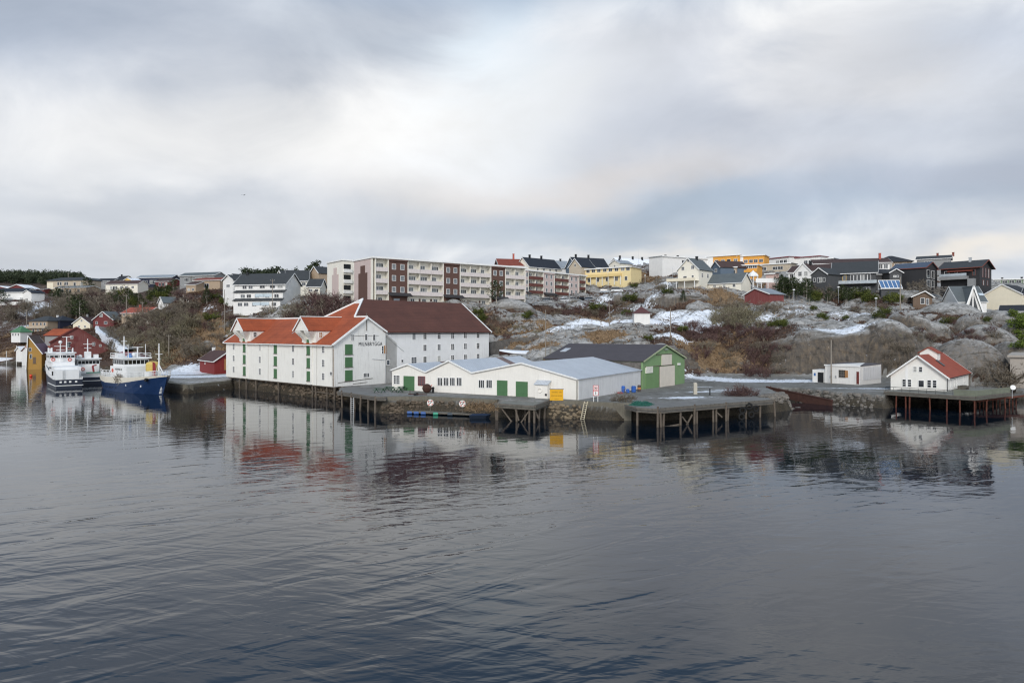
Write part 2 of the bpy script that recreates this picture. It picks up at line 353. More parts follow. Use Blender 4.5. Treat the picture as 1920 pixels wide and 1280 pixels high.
def terrain_height(PX, Y):
    X = (PX-CX)*Y/FPX
    z0 = base_height(PX + 14*(fbm(PX/60, Y/14, 3, 5)-.5), Y + 7*(fbm(X/9, Y/9, 3, 11)-.5)*np.clip((Y-150)/20, 0, 1)*(1-.65*smooth_(PX, 1230, 1300)*(1-smooth_(Y, 178, 190))))
    hill = np.clip((z0-3.2)/5., 0, 1)*(1-.6*smooth_(PX, 1420, 1480)*(1-smooth_(PX, 1580, 1640))*(1-smooth_(Y, 172, 180)))
    z = z0 + hill*(2.6*(fbm(X/16, Y/16, 4, 21)-.5) + .45*(fbm(X/3.2, Y/3.2, 3, 31)-.5))
    rx = X*.8+Y*.35; ry = Y*.9-X*.3
    wx = rx+2.5*fbm(X/6, Y/6, 2, 44); wy = ry+2.5*fbm(X/6+50, Y/6, 2, 45)
    rk = np.clip((PX-330)/300, .25, 1)
    d1, d2 = vor(wx/9., wy/6., 3); z = z + hill*rk*(2.7*(1-np.clip(d1/.8, 0, 1)**2)-1.4)
    hill = hill*(1-.55*smooth_(PX, 1440, 1560))
    d1b, d2b = vor(wx/3.3, wy/2.2, 8); z = z + hill*rk*(.6*(1-np.clip(d1b/.8, 0, 1)**2)-.33) - hill*rk*.4*(1-np.clip((d2b-d1b)/.12, 0, 1))
    z = z - 1.7*smooth_(PX, 1590, 1680)*np.clip((z0-4)/4., 0, 1)*(1-smooth_(Y, 198, 208))
    for (px, py, yc, a, b, zf) in DOMES:
        c = at(px, yc); q = ((X-c.x+1.2*(fbm(X/5, Y/5, 3, 71)-.5))/a)**2 + ((Y-c.y+1.2*(fbm(X/5+9, Y/5, 3, 72)-.5))/b)**2
        zt = zpy(py, yc); d = zf+(zt-zf)*np.sqrt(np.clip(1-q, 0, 1)) - 99*(q >= 1)
        d = d + .25*(fbm(X/2.5, Y/2.5, 3, 81)-.5) - .3*(1-np.clip((d2b-d1b)/.06, 0, 1))*(zt-d < 6)
        k = .6; hh = np.clip(.5+.5*(d-z)/k, 0, 1); z = z*(1-hh)+d*hh + k*hh*(1-hh)
    sd = inside_dist(X, Y)
    flat = np.clip((3.2-z0)/1., 0, 1); z = z + flat*.10*(fbm(X/4, Y/4, 3, 51)-.5)
    edge = np.minimum(z, z0*0+2.6) - 2.2*np.clip(-sd, 0, 4) + .5*(fbm(X/1.3, Y/1.3, 2, 61)-.5)
    z = np.where(sd < 0, edge, np.where(sd < .45, np.minimum(z, 2.25), z))
    return z, sd
GPX = np.concatenate([np.arange(-250, 0, 6.), np.arange(0, 1930, 2.), np.arange(1930, 2190, 6.)])
GY = np.concatenate([np.arange(88, 172, .42), np.arange(172, 232, .5), np.arange(232, 300, 1.1), np.arange(300, 420, 3.), np.arange(420, 900, 12.)])
PXg, Yg = np.meshgrid(GPX, GY); Zg, SDg = terrain_height(PXg, Yg); Xg = (PXg-CX)*Yg/FPX
PYg = HY - (Zg-EYE)*FPX/Yg
def gz(x, y):
    px = CX + x*FPX/y
    j = int(np.clip(np.searchsorted(GPX, px)-1, 0, len(GPX)-2)); i = int(np.clip(np.searchsorted(GY, y)-1, 0, len(GY)-2))
    a = min(max((px-GPX[j])/(GPX[j+1]-GPX[j]), 0), 1); b = min(max((y-GY[i])/(GY[i+1]-GY[i]), 0), 1)
    return float((Zg[i,j]*(1-a)+Zg[i,j+1]*a)*(1-b)+(Zg[i+1,j]*(1-a)+Zg[i+1,j+1]*a)*b)
def ground(px, py, ymin=140.):
    """the spot on the ground that lies in the direction of this bearing and height"""
    j = int(np.clip(np.searchsorted(GPX, px), 0, len(GPX)-1)); c = PYg[:, j]
    ok = np.where((c <= py) & (GY >= ymin))[0]; i = ok[0] if len(ok) else len(GY)-1
    return at(px, GY[i], Zg[i, j])
def on(px, Y): p = at(px, Y); p.z = gz(p.x, p.y); return p
def boxblur(A, n):
    for ax in (0, 1):
        P = np.concatenate([np.repeat(np.take(A, [0], ax), n+1, ax), A, np.repeat(np.take(A, [-1], ax), n, ax)], ax); S_ = np.cumsum(P, ax)
        A = (np.take(S_, range(2*n+1, S_.shape[ax]), ax)-np.take(S_, range(0, S_.shape[ax]-2*n-1), ax))/(2*n+1)
    return A
HOLL = np.clip(boxblur(Zg, 7)-Zg, -1.5, 1.5)      # hollows are positive
# ---- ground cover zones ------------------------------------------------------------
def smooth(v, a, b): t = np.clip((v-a)/(b-a), 0, 1); return t*t*(3-2*t)
dzy = np.gradient(Zg, axis=0)/np.gradient(Yg, axis=0); dzx = np.gradient(Zg, axis=1)/np.maximum(1e-6, np.gradient(Xg, axis=1)); SL = np.hypot(dzx, dzy)
SNOW = np.zeros(Zg.shape); GRASS = np.zeros(Zg.shape); HEATH = np.zeros(Zg.shape); BROWN = np.zeros(Zg.shape); PAVE = np.zeros(Zg.shape); MOSS = np.zeros(Zg.shape)
big = fbm(Xg/14, Yg/14, 4, 91); mid = fbm(Xg/4, Yg/4, 4, 92)
left = 1-smooth(PXg, 250, 620)
HEATH += np.clip(.30+.62*left + 1.2*(big-.5), 0, 1)*(1-smooth(SL, .9, 1.6)*.7)
GRASS += np.clip(.16 + 1.6*(fbm(Xg/10, Yg/10, 4, 95)-.5), 0, 1)*(1-smooth(SL, 1.0, 2.2))
HEATH *= 1-.75*smooth(PXg, 1455, 1560); GRASS *= 1-.65*smooth(PXg, 1455, 1560)
MOSS += np.clip(.1+1.4*(fbm(Xg/7, Yg/7, 4, 97)-.5), 0, 1)
SNOW += (smooth(HOLL, .05, .5)*.45*smooth(PXg, 1000, 1060)*smooth(Zg, 9, 12)+np.clip(1.5*(fbm(Xg/9, Yg/5, 4, 99)-.60), 0, .35))*(1-smooth(SL, .25, .7))
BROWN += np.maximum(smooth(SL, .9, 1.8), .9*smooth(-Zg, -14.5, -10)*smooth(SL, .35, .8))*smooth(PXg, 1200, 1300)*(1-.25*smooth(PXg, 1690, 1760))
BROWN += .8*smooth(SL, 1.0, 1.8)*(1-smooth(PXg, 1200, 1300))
HEATH += smooth(HOLL, .10, .55)*.9; GRASS += smooth(HOLL, .05, .4)*.35
for A in (SNOW,): A *= .5+.5*smooth(HOLL, -.6, .3)
lowflat = (1-smooth(Zg, 3.15, 3.8))
PAVE += lowflat*smooth(PXg, 640, 660)
for A in (SNOW, HEATH, GRASS): A *= 1-lowflat*.97*smooth(PXg, 300, 330)
def patch(A, px, py, rx, ry, s=1., ymin=140.):
    c = ground(px, py, ymin); q = ((Xg-c.x)/rx)**2+((Yg-c.y)/ry)**2; A += s*np.exp(-q*1.1)
for a in [(1295,600,11,6,1.),(1345,586,8,4,.9),(1365,598,6,4,.8),(1250,588,7,4,.8),(1170,603,12,4,.85),(1105,606,10,4,.8),(1060,614,9,3,.75),(1230,604,8,3,.9),(1180,582,7,3,.7),(1130,566,8,3,.8),(1100,575,7,3,.5),
          (1300,618,5,3,.9),(1330,612,5,3,.8),(1270,632,4,2.5,1.1),(1230,630,5,2,.9),(1400,592,7,3,.8),(1432,596,5,2,.8),(1545,618,6,2.5,.8),(1590,618,8,3,.85),(1620,588,7,3,.7),(1560,592,9,3,.5),(1480,585,6,3,.5),(1650,600,6,3,.5),
          (1500,575,9,3,.45),(1215,560,7,3,.7),(1255,531,6,3,.7),(1060,556,9,3,.7),(110,582,16,9,1.2),(85,578,12,8,1.1),(140,574,12,8,1.1),(30,592,10,6,.5),(50,612,9,5,.8),(130,606,9,4,.7),(185,606,6,5,.9),(370,690,8,4,.8),(385,583,5,3,.6),(365,546,6,3,.8),(425,628,3,2,.7)]:
    patch(SNOW, *a)
for a in [(1150,632,8,5,1.2),(1120,600,7,4,.6),(1000,650,8,4,1.1),(960,640,7,4,.9),(1320,655,7,4,1.1),(1340,678,8,3,.9),(1350,560,8,6,.9),(1210,520,12,10,.8),(1250,500,9,9,.7),(340,650,9,7,1.),(330,672,10,5,.9),(420,640,7,6,.9),(400,610,7,5,.8),(380,600,7,5,.7),(320,620,10,6,.6),(1020,600,6,4,.7)]:
    patch(GRASS, *a)
for a in [(1340,632,14,7,1.1),(1400,640,10,6,1.1),(1310,620,8,5,.8),(1060,585,14,7,.9),(1100,583,10,6,.9),(1000,575,8,5,.8),(900,610,8,6,.9),(380,570,9,7,1.),(600,590,14,10,1.),(1230,640,4,3,.8),(1780,600,4,3,.6),(1690,600,4,4,.7),(1830,600,5,3,.6),(1600,560,14,5,.9),(1650,570,9,5,.8)]:
    patch(HEATH, *a)
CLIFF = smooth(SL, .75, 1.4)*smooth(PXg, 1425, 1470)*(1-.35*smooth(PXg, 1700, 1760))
HEATH *= 1-.85*CLIFF; GRASS *= 1-.95*CLIFF; SNOW *= 1-CLIFF; BROWN = np.maximum(BROWN, CLIFF); BROWN = np.maximum(BROWN, .7*smooth(SL, .8, 1.7)*smooth(PXg, 1585, 1640)); HEATH += smooth(HOLL, .04, .3)*smooth(PXg, 1585, 1640)*(1-CLIFF)  # steep right dome sides browned: shading from overhead light painted into the rock
# snow lying on the yard and on the left quay
def wpatch(A, c, rx, ry, s): A += s*np.exp(-1.1*(((Xg-c.x)/rx)**2+((Yg-c.y)/ry)**2))
for px, py, rx, ry, s in [(1325,708,7,2.6,1.),(1375,710,9,2.6,1.1),(1440,712,10,2.4,1.),(1505,711,8,2.8,1.1),(1275,746,4.6,1.5,1.1),(1300,744,3.6,1.2,1.),(1330,734,5.5,1.8,1.),(1368,731,5,1.5,.9),(1318,720,4,1.5,.8),(1600,728,8,1.1,.7),(1645,729,4,1.4,.9)]:
    wpatch(SNOW, onz(px, py, 2.25 if py > 720 else 2.75), rx, ry, s)
for px, py, rx, ry, s in [(350,706,14,5,1.),(400,706,12,4,.9),(330,700,12,5,.9),(365,716,8,1.5,.6),(300,700,14,8,.9),(400,698,10,5,.6)]:
    wpatch(SNOW, onz(px, py, 1.8), rx, ry, s)
for px, py, rx, ry, s in [(1390,742,4.5,3,.9),(1420,738,4,3,.8),(1460,728,5,3,.7)]: wpatch(HEATH, onz(px, py, 2.25), rx, ry, s)
WEED = smooth(-SDg, -.4, .6)*(Zg < 2)                       # wet, weed-covered stone near the tide line
nV = Zg.size; nr, nc = Zg.shape
me = bpy.data.meshes.new('terrain')
idx = np.arange(nV).reshape(nr, nc)
keep = ~((np.maximum.reduce([Zg[:-1,:-1], Zg[1:,:-1], Zg[:-1,1:], Zg[1:,1:]]) < -2.5))
q = np.stack([idx[:-1,:-1], idx[:-1,1:], idx[1:,1:], idx[1:,:-1]], -1)[keep]
me.vertices.add(nV); me.vertices.foreach_set('co', np.stack([Xg, Yg, Zg], -1).astype(np.float32).ravel())
me.loops.add(q.size); me.loops.foreach_set('vertex_index', q.astype(np.int32).ravel())
me.polygons.add(len(q)); me.polygons.foreach_set('loop_start', np.arange(0, q.size, 4, dtype=np.int32))
me.update(calc_edges=True); me.polygons.foreach_set('use_smooth', np.ones(len(q), bool))
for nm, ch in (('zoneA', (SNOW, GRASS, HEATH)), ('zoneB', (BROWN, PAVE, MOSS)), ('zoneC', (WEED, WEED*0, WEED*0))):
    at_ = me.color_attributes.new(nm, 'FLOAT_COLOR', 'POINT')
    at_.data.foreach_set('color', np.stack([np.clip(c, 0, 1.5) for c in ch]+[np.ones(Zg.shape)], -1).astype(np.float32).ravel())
def terrain_mat():
    m = bpy.data.materials.new('coastal_rock_and_heath'); m.use_nodes = True; nt = NT(m.node_tree); bs = m.node_tree.nodes['Principled BSDF']
    pos = nt.n('ShaderNodeNewGeometry').outputs['Position']; nrm = nt.n('ShaderNodeNewGeometry').outputs['Normal']
    def attr(n):
        a = nt.n('ShaderNodeAttribute', attribute_name=n); s = nt.n('ShaderNodeSeparateColor'); nt.link(a.outputs['Color'], s.inputs[0]); return s.outputs
    A, B, Cc = attr('zoneA'), attr('zoneB'), attr('zoneC')
    n_a = nt.noise(pos, .16, 5., .6); n_b = nt.noise(pos, .9, 6., .65); n_c = nt.noise(pos, 3.5, 5., .7)
    strk = nt.noise(nt.mapping(pos, (.9, .9, .10)), 1.3, 5., .65)
    seam = nt.noise(nt.mapping(pos, (.25, .9, 1.6), (0, 0, R(25))), .7, 6., .7, .6)
    rock = nt.ramp(nt.math('ADD', nt.math('MULTIPLY', n_b, .75), nt.math('MULTIPLY', n_c, .25)), [(.3, lin('#696865')), (.47, lin('#979591')), (.72, lin('#bdbbb7'))])
    rock = nt.mix(nt.step(seam, .52, .62), rock, lin('#5a5752'))
    rock = nt.mix(nt.math('MULTIPLY', nt.step(n_a, .45, .7), .5), rock, lin('#6a655c'))
    vo = nt.n('ShaderNodeTexVoronoi', feature='DISTANCE_TO_EDGE'); wv = nt.n('ShaderNodeVectorMath', operation='ADD'); nt.link(nt.mapping(pos, (.22,.20,.09), (0,0,0)), wv.inputs[0]); nv = nt.n('ShaderNodeTexNoise'); nt.link(pos, nv.inputs['Vector']); nv.inputs['Scale'].default_value = .35; nv.inputs['Detail'].default_value = 5.; nt.link(nv.outputs['Color'], wv.inputs[1]); nt.link(wv.outputs[0], vo.inputs['Vector']); vo.inputs['Scale'].default_value = 1.
    crack = nt.math('SUBTRACT', 1., nt.step(vo.outputs['Distance'], .005, .035)); rock = nt.mix(nt.math('MULTIPLY', nt.math('MULTIPLY', crack, nt.step(n_a, .42, .6)), .6), rock, lin('#35322f'))
    rock = nt.mix(nt.math('MULTIPLY', nt.step(strk, .52, .66), .4), rock, lin('#4c4a47'))
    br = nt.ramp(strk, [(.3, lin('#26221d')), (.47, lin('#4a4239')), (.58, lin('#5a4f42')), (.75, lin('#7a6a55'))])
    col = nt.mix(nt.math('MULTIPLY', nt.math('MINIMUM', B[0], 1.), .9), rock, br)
    def zone(w, n, lo=.62, hw=.07):   # ragged edges
        v = nt.math('ADD', w, nt.math('MULTIPLY', nt.math('SUBTRACT', n, .5), 1.7)); return nt.step(v, lo-hw, lo+hw)
    mo = nt.ramp(n_c, [(.3, lin('#2f3320')), (.7, lin('#5a5a36'))]); col = nt.mix(nt.math('MULTIPLY', zone(B[2], n_b, .7), .75), col, mo)
    he = nt.ramp(nt.noise(pos, 2.2, 6., .75), [(.3, lin('#2b211c')), (.5, lin('#4a3a30')), (.7, lin('#6a5646'))]); col = nt.mix(zone(A[2], n_b), col, he)
    gr = nt.ramp(nt.noise(pos, 1.6, 6., .75), [(.3, lin('#4f4232')), (.5, lin('#77624a')), (.72, lin('#998063'))]); col = nt.mix(zone(A[1], n_b, .72), col, gr)
    pv = nt.ramp(nt.math('ADD', nt.math('MULTIPLY', n_a, .5), nt.math('MULTIPLY', n_b, .5)), [(.35, lin('#57544e')), (.5, lin('#77756f')), (.66, lin('#929190'))])
    col = nt.mix(nt.step(B[1], .4, .6), col, pv)
    we = nt.ramp(n_c, [(.3, lin('#14120d')), (.7, lin('#4a4030'))]); col = nt.mix(nt.math('MULTIPLY', Cc[0], .9), col, we)
    sn = nt.step(nt.math('ADD', nt.math('MINIMUM', A[0], .95), nt.math('MULTIPLY', nt.math('SUBTRACT', nt.noise(nt.mapping(pos, (1,1.6,1)), 1.1, 8., .74), .5), 3.8)), .56, .76)
    col = nt.mix(sn, col, lin('#dde1e6'))
    nt.link(col, bs.inputs['Base Color']); bs.inputs['Roughness'].default_value = .85; bs.inputs['Specular IOR Level'].default_value = .25
    h = nt.math('ADD', nt.math('MULTIPLY', n_b, .8), nt.math('MULTIPLY', n_c, .2)); h = nt.math('ADD', h, nt.math('MULTIPLY', seam, -.6)); h = nt.math('ADD', h, nt.math('MULTIPLY', crack, -.25))
    nt.link(nt.bump(h, .55, .3), bs.inputs['Normal']); return m
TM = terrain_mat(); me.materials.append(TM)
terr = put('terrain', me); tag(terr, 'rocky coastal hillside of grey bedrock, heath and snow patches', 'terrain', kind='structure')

# ---- water ---------------------------------------------------------------------------
def water_mat():
    m = bpy.data.materials.new('harbour_water'); m.use_nodes = True; nt = NT(m.node_tree); bs = m.node_tree.nodes['Principled BSDF']
    bs.inputs['Base Color'].default_value = (.003, .0085, .016, 1); bs.inputs['Roughness'].default_value = .02; bs.inputs['IOR'].default_value = 1.55
    pos = nt.n('ShaderNodeNewGeometry').outputs['Position']
    calm = nt.step(nt.noise(nt.mapping(pos, (.012, .03, 1)), 1., 2.), .38, .66)
    rot = lambda a: nt.mapping(pos, (1,1,1), (0,0,R(-a)))
    sy = nt.n('ShaderNodeSeparateXYZ'); nt.link(pos, sy.inputs[0]); near = nt.math('MULTIPLY', nt.math('SUBTRACT', 1., nt.step(sy.outputs[1], 34., 82.)), nt.math('SUBTRACT', 1., nt.math('MULTIPLY', nt.step(nt.math('ADD', sy.outputs[0], nt.math('MULTIPLY', sy.outputs[1], -.10)), -9., 12.), .72)))
    w1 = nt.noise(nt.mapping(rot(29), (.15, .43, 1)), 1., 2.5, .5, .7)
    w2 = nt.noise(nt.mapping(rot(9), (.45, 1.5, 1)), 1., 3., .55, .3)
    w3 = nt.noise(nt.mapping(rot(-14), (.28, .85, 1)), 1., 3., .5, .5)
    lw = nt.step(nt.noise(nt.mapping(pos, (.02, .02, 1)), 1., 1.), .3, .7)
    h = nt.math('MULTIPLY', w1, nt.math('ADD', .028, nt.math('MULTIPLY', near, nt.math('ADD', .02, nt.math('MULTIPLY', lw, .15)))))
    h = nt.math('ADD', h, nt.math('MULTIPLY', w3, nt.math('ADD', .007, nt.math('MULTIPLY', near, .035))))
    h = nt.math('ADD', h, nt.math('MULTIPLY', w2, nt.math('ADD', .0035, nt.math('MULTIPLY', calm, nt.math('ADD', .009, nt.math('MULTIPLY', near, .014))))))
    nt.link(nt.bump(h, 1., 1.), bs.inputs['Normal']); return m
WATERM = water_mat()
w = MB(); w.add([(-1500, -400, 0), (1500, -400, 0), (1500, 1600, 0), (-1500, 1600, 0)], [(0, 1, 2, 3)])
tag(w.build('water', WATERM), 'calm dark harbour water with long ripples', 'water', kind='structure')
# ---- windows, doors, houses ----------------------------------------------------------
_W = {}
def frame_mesh(w, h, nx, ny, fm, t=.09):
    k = ('f', round(w, 2), round(h, 2), nx, ny, fm.name)
    if k not in _W:
        b = MB(); y0, y1 = -.07, .05
        b.box(-w/2-t, -w/2, y0, y1, -h/2-t, h/2+t); b.box(w/2, w/2+t, y0, y1, -h/2-t, h/2+t)
        b.box(-w/2, w/2, y0, y1, h/2, h/2+t); b.box(-w/2, w/2, y0-.03, y1, -h/2-t, -h/2)
        for i in range(1, nx): x = -w/2+w*i/nx; b.box(x-t*.4, x+t*.4, y0+.01, y1, -h/2, h/2)
        for i in range(1, ny): z = -h/2+h*i/ny; b.box(-w/2, w/2, y0+.02, y1, z-t*.28, z+t*.28)
        _W[k] = b.mesh('window_frame', fm)
    return _W[k]
def pane_mesh(w, h, gm=None):
    gm = gm or GL; k = ('p', round(w, 2), round(h, 2), gm.name)
    if k not in _W: _W[k] = MB().box(-w/2+.002, w/2-.002, -.03, .05, -h/2+.002, h/2-.002).mesh('window_pane', gm)
    return _W[k]
DKG = mat('dark_glass','#1c2024',.1,bump=0,spec=.6)
def window(par, x, y, z, w, h, nx=2, ny=2, rz=0., fm=None, gm=None, pane=True):
    o = put('window', frame_mesh(w, h, nx, ny, fm or TRIM), par, (x, y, z), (0, 0, rz))
    put('pane', pane_mesh(w, h, gm), o); return o
def door(par, x, y, z, w, h, m, rz=0., label=None, sill=True, name='door'):
    k = ('d', round(w, 2), round(h, 2), m.name)
    if k not in _W:
        b = MB().box(-w/2, w/2, -.05, .05, -h/2, h/2)
        for s in (-.25, .25): b.box(-w/2+.05, w/2-.05, -.08, -.04, h*s-.06, h*s+.06)
        _W[k] = b.mesh('door', m)
    o = put(name, _W[k], par, (x, y, z), (0, 0, rz))
    if sill:
        k2 = ('s', round(w, 2))
        if k2 not in _W: _W[k2] = MB().box(-w/2-.1, w/2+.1, -.16, .05, -.1, 0).mesh('door_sill', WOODP)
        put('sill', _W[k2], o, (0, 0, -h/2-.002))
    if label: o['label'] = label
    return o
FACE = {'f': lambda u, L, W: ((u*L, 0.), 0.), 'r': lambda u, L, W: ((L, u*W), R(90)), 'l': lambda u, L, W: ((0., u*W), R(-90))}
def house(name, label, cat, A, B, W, hw, rise, ridge='x', wall=None, roof=None, wins=(), over=.45, chim=(), base=2.5, group=None, trim=None, apex=.5, th=.22, doors=(), chm=None):
    """A-B is the facade towards the camera (left to right), W the depth behind it"""
    A, B = Vector(A), Vector(B); d = B-A; d.z = 0; L = d.length; rz = math.atan2(d.y, d.x)
    t = thing(name, label, cat, A, rz, group); trim = trim or TRIM
    b = MB(); r = MB(); g = MB()
    if ridge == 'y':
        xa = L*apex; b.prism([(0,-base),(L,-base),(L,hw),(xa,hw+rise),(0,hw)], 0, W, 'xz')
        for x0, z0 in ((0, hw), (L, hw)):
            s = (hw+rise-z0)/abs(xa-x0); ex = -over if x0 == 0 else L+over; ez = z0-s*over
            q = [(ex,-over,ez+.02+th),(xa,-over,hw+rise+.02+th),(xa,W+over,hw+rise+.02+th),(ex,W+over,ez+.02+th)]
            r.slab(q if x0 == 0 else q[::-1], th)
            for yy in (-over, W+over): g.beam((ex, yy+(-.03 if yy < 0 else .03), ez+th*.4), (xa, yy+(-.03 if yy < 0 else .03), hw+rise+th*.4), .06, .26)
    elif ridge == 'x':
        ya = W*apex; b.prism([(0,-base),(W,-base),(W,hw),(ya,hw+rise),(0,hw)], 0, L, 'yz')
        for y0 in (0, W):
            s = rise/abs(ya-y0); ey = -over if y0 == 0 else W+over; ez = hw-s*over
            q = [(-over,ey,ez+.02+th),(L+over,ey,ez+.02+th),(L+over,ya,hw+rise+.02+th),(-over,ya,hw+rise+.02+th)]
            r.slab(q, th)
            for xx in (-over, L+over): g.beam((xx+(-.03 if xx < 0 else .03), ey, ez+th*.4), (xx+(-.03 if xx < 0 else .03), ya, hw+rise+th*.4), .06, .26)
            g.box(-over, L+over, ey-.05 if y0 == 0 else ey, ey if y0 == 0 else ey+.05, ez+.0, ez+.2)
    elif ridge == 'hip':
        b.box(0, L, 0, W, -base, hw); o = over; hl = min(L, W)/2
        e = [(-o,-o,hw+.1),(L+o,-o,hw+.1),(L+o,W+o,hw+.1),(-o,W+o,hw+.1)]
        p, q = ((hl, W/2, hw+rise), (L-hl, W/2, hw+rise)) if L >= W else ((L/2, hl, hw+rise), (L/2, W-hl, hw+rise))
        if abs(p[0]-q[0])+abs(p[1]-q[1]) < .4: q = (p[0]+.2, p[1]+.0, p[2])
        vs = e+[p, q]+[(x, y, z-.2) for x, y, z in e]
        fs = ([(0,1,5,4),(1,2,5),(2,3,4,5),(3,0,4)] if L >= W else [(0,1,4),(1,2,5,4),(2,3,5),(3,0,4,5)]) + [(6,7,1,0),(7,8,2,1),(8,9,3,2),(9,6,0,3),(9,8,7,6)]
        r.add(vs, fs)
    else:   # flat or shed roof
        b.prism([(0,-base),(W,-base),(W,hw+rise),(0,hw)], 0, L, 'yz'); s = rise/W
        r.slab([(-over,-over,hw-s*over+th+.02),(L+over,-over,hw-s*over+th+.02),(L+over,W+over,hw+rise+s*over+th+.02),(-over,W+over,hw+rise+s*over+th+.02)], th)
        g.box(-over-.03, L+over+.03, -over-.06, -over, hw-s*over-.12, hw-s*over+th+.06)
    b.build('wall', wall, t); ro = r.build('roof', roof, t)
    if g.v: g.build('bargeboard', trim, t)
    for cx, cy, ch in chim:
        cz = hw+rise*(1-abs(cy/W-.5)*2 if ridge == 'x' else 1-abs(cx/L-.5)*2)
        c = MB().box(cx*1.-.35, cx+.35, cy-.35, cy+.35, cz-.3, cz+ch).box(cx-.42, cx+.42, cy-.42, cy+.42, cz+ch, cz+ch+.15)
        c.build('chimney', chm or BLACKM, t)
    for wd in wins:
        face, u, z, w_, h_ = wd[:5]; nx, ny = wd[5:7] if len(wd) > 6 else (2, 1)
        (x, y), a = FACE[face](u, L, W); window(t, x, y, z, w_, h_, nx, ny, a, fm=wd[7] if len(wd) > 7 else None)
    for dr in doors:
        face, u, z, w_, h_, m_ = dr; (x, y), a = FACE[face](u, L, W); door(t, x, y, z, w_, h_, m_, a)
    return t, L
def row(face, z, us_, w_, h_, nx=2, ny=1, fm=None): return [(face, u, z, w_, h_, nx, ny, fm) for u in us_]
def hs(name, label, cat, pa, ya, pb, yb, pyb, pye, pyr, W, ridge, wall, roof, wins=(), **k):
    """house laid out from bearings of its front corners and heights of base, eave and ridge"""
    zb, ze = zpy(pyb, ya), zpy(pye, ya); A, B = at(pa, ya, zb), at(pb, yb, zb); ym = (ya+yb)/2 + (W/2 if ridge in ('x', 'hip') else 0)
    kr = k.pop('rise', None); rise = kr if kr is not None else (zpy(pyr, ym)-ze if pyr is not None else .4)
    return house(name, label, cat, A, B, W, ze-zb, rise, ridge, wall, roof, wins, **k)
def along(A, d, px):
    """distance from A in direction d at which the bearing px is met"""
    u = (px-CX)/FPX; return (u*A.y-A.x)/(d.x-u*d.y)

# ---- the long white warehouse -----------------------------------------------------------
G0 = 2.6
t = thing('quayside_warehouse', 'long white timber warehouse with orange and maroon roofs, green hatches and gable lettering', 'warehouse', (MC.x, MC.y, G0), math.atan2(MN.y, MN.x))
# local frame: +x along the gable side (away right), +y along the facade (away left), z up from quay level
LF = (MD-MC).length; HT = t
ze, zr, zg = 11.0-G0, 16.2-G0, 13.45-G0; ta = 7.8; WL, WW, zt = 43.6, 20., 20.35-G0
def S(px): return along(MC, MU, px)
def T(px): return along(MC, MN, px)
def zat(px, py, tt=True):
    p = MC + (MN*T(px) if tt else MU*S(px)); return zpy(py, p.y)-G0
b = MB(); b.prism([(0,0),(15.6,0),(15.6,ze),(ta,zr),(0,ze)], 0, LF, 'xz')
b.build('facade_wall', WHITEF, t)
b = MB(); b.prism([(0.0,-.0),(12.6,0),(12.6,zg),(ta,zr-.05),(0,ze)], -.06, .3, 'xz'); b.build('gable_wall', WHITE, t)
b = MB(); b.prism([(0,0),(WW,0),(WW,zg),(WW/2,zt),(0,zg)], 12.6, WL, 'yz'); b.build('wing_wall', WHITEH, t)
sl = (zr-ze)/ta; th = .2; xt = ta+(zt-zr)/sl
r = MB()      # orange tiles: front slope, running on up as the hipped end of the wing
r.slab([(-.5,LF+.4,ze-.5*sl+th),(-.5,-.4,ze-.5*sl+th),(ta,-.4,zr+th),(ta,4.05,zr+th),(xt,WW/2,zt+th),(ta,16.,zr+th),(ta,LF+.4,zr+th)], th)
r.slab([(ta,-.4,zr+th),(ta,LF+.4,zr+th),(15.6+.5,LF+.4,ze-.5*sl+th),(15.6+.5,17,ze-.5*sl+th),(15.6,4,ze+th)], th*.9)
r.build('orange_roof', ORANGE, t)
r = MB(); s2 = (zt-zg)/(WW/2)
r.slab([(12.6,-.5,zg-.5*s2+th+.03),(WL+.4,-.5,zg-.5*s2+th+.03),(WL+.4,WW/2,zt+th+.03),(xt+.02,WW/2,zt+th+.03),(ta+.05,4.0,zr+th+.03),(ta+.02,3.85,zr+th-.03),(12.4,-.5,zg-.4*s2+th+.03)], th)
r.slab([(ta+.1,16.,zr+th+.02),(xt+.02,WW/2,zt+th+.02),(WL+.4,WW/2,zt+th+.02),(WL+.4,WW+.5,zg-.5*s2+th+.02),(12.,WW+.5,zg-.5*s2+th+.02)], th)
r.build('maroon_roof', MAROON, t)
g = MB(); zo = th+.12
for p, q in [((-.55,-.45,ze-.5*sl+.1),(ta,-.45,zr+.1)), ((ta,-.45,zr+.1),(12.7,-.45,zg-.1)), ((-.55,LF+.45,ze-.5*sl+.1),(ta,LF+.45,zr+.1)), ((ta,-.3,zr+zo),(ta,4.05,zr+zo)), ((ta,4.05,zr+zo),(xt,WW/2,zt+zo)),
             ((xt,WW/2,zt+zo),(ta,16.,zr+zo)), ((ta,15.5,zr+zo),(ta,LF+.4,zr+zo)), ((WL+.45,-.5,zg-.2),(WL+.45,WW/2,zt+.1)), ((WL+.45,WW+.5,zg-.2),(WL+.45,WW/2,zt+.1))]: g.beam(p, q, .34, .3)
g.build('ridge_board', TRIM, t)
g = MB(); g.beam((-.62,-.4,ze-.5*sl+.02),(-.62,LF+.4,ze-.5*sl+.02), .12, .2); g.build('eaves_board', TRIM, t)
g = MB(); g.tube((12.8,-.62,zg-.45),(WL+.3,-.62,zg-.45), .1, n=6); g.build('gutter', BLACKM, t)
g = MB(); g.tube((12.55,-.12,.2),(12.55,-.12,zg-.6),.07,n=6); g.tube((9.2,-.12,5.2),(12.3,-.12,4.9),.05); g.tube((12.5,-.1,zg-.9),(17.5,-.1,zg-4.3),.035,n=4); g.build('downpipe', STEELP, t)
g = MB()
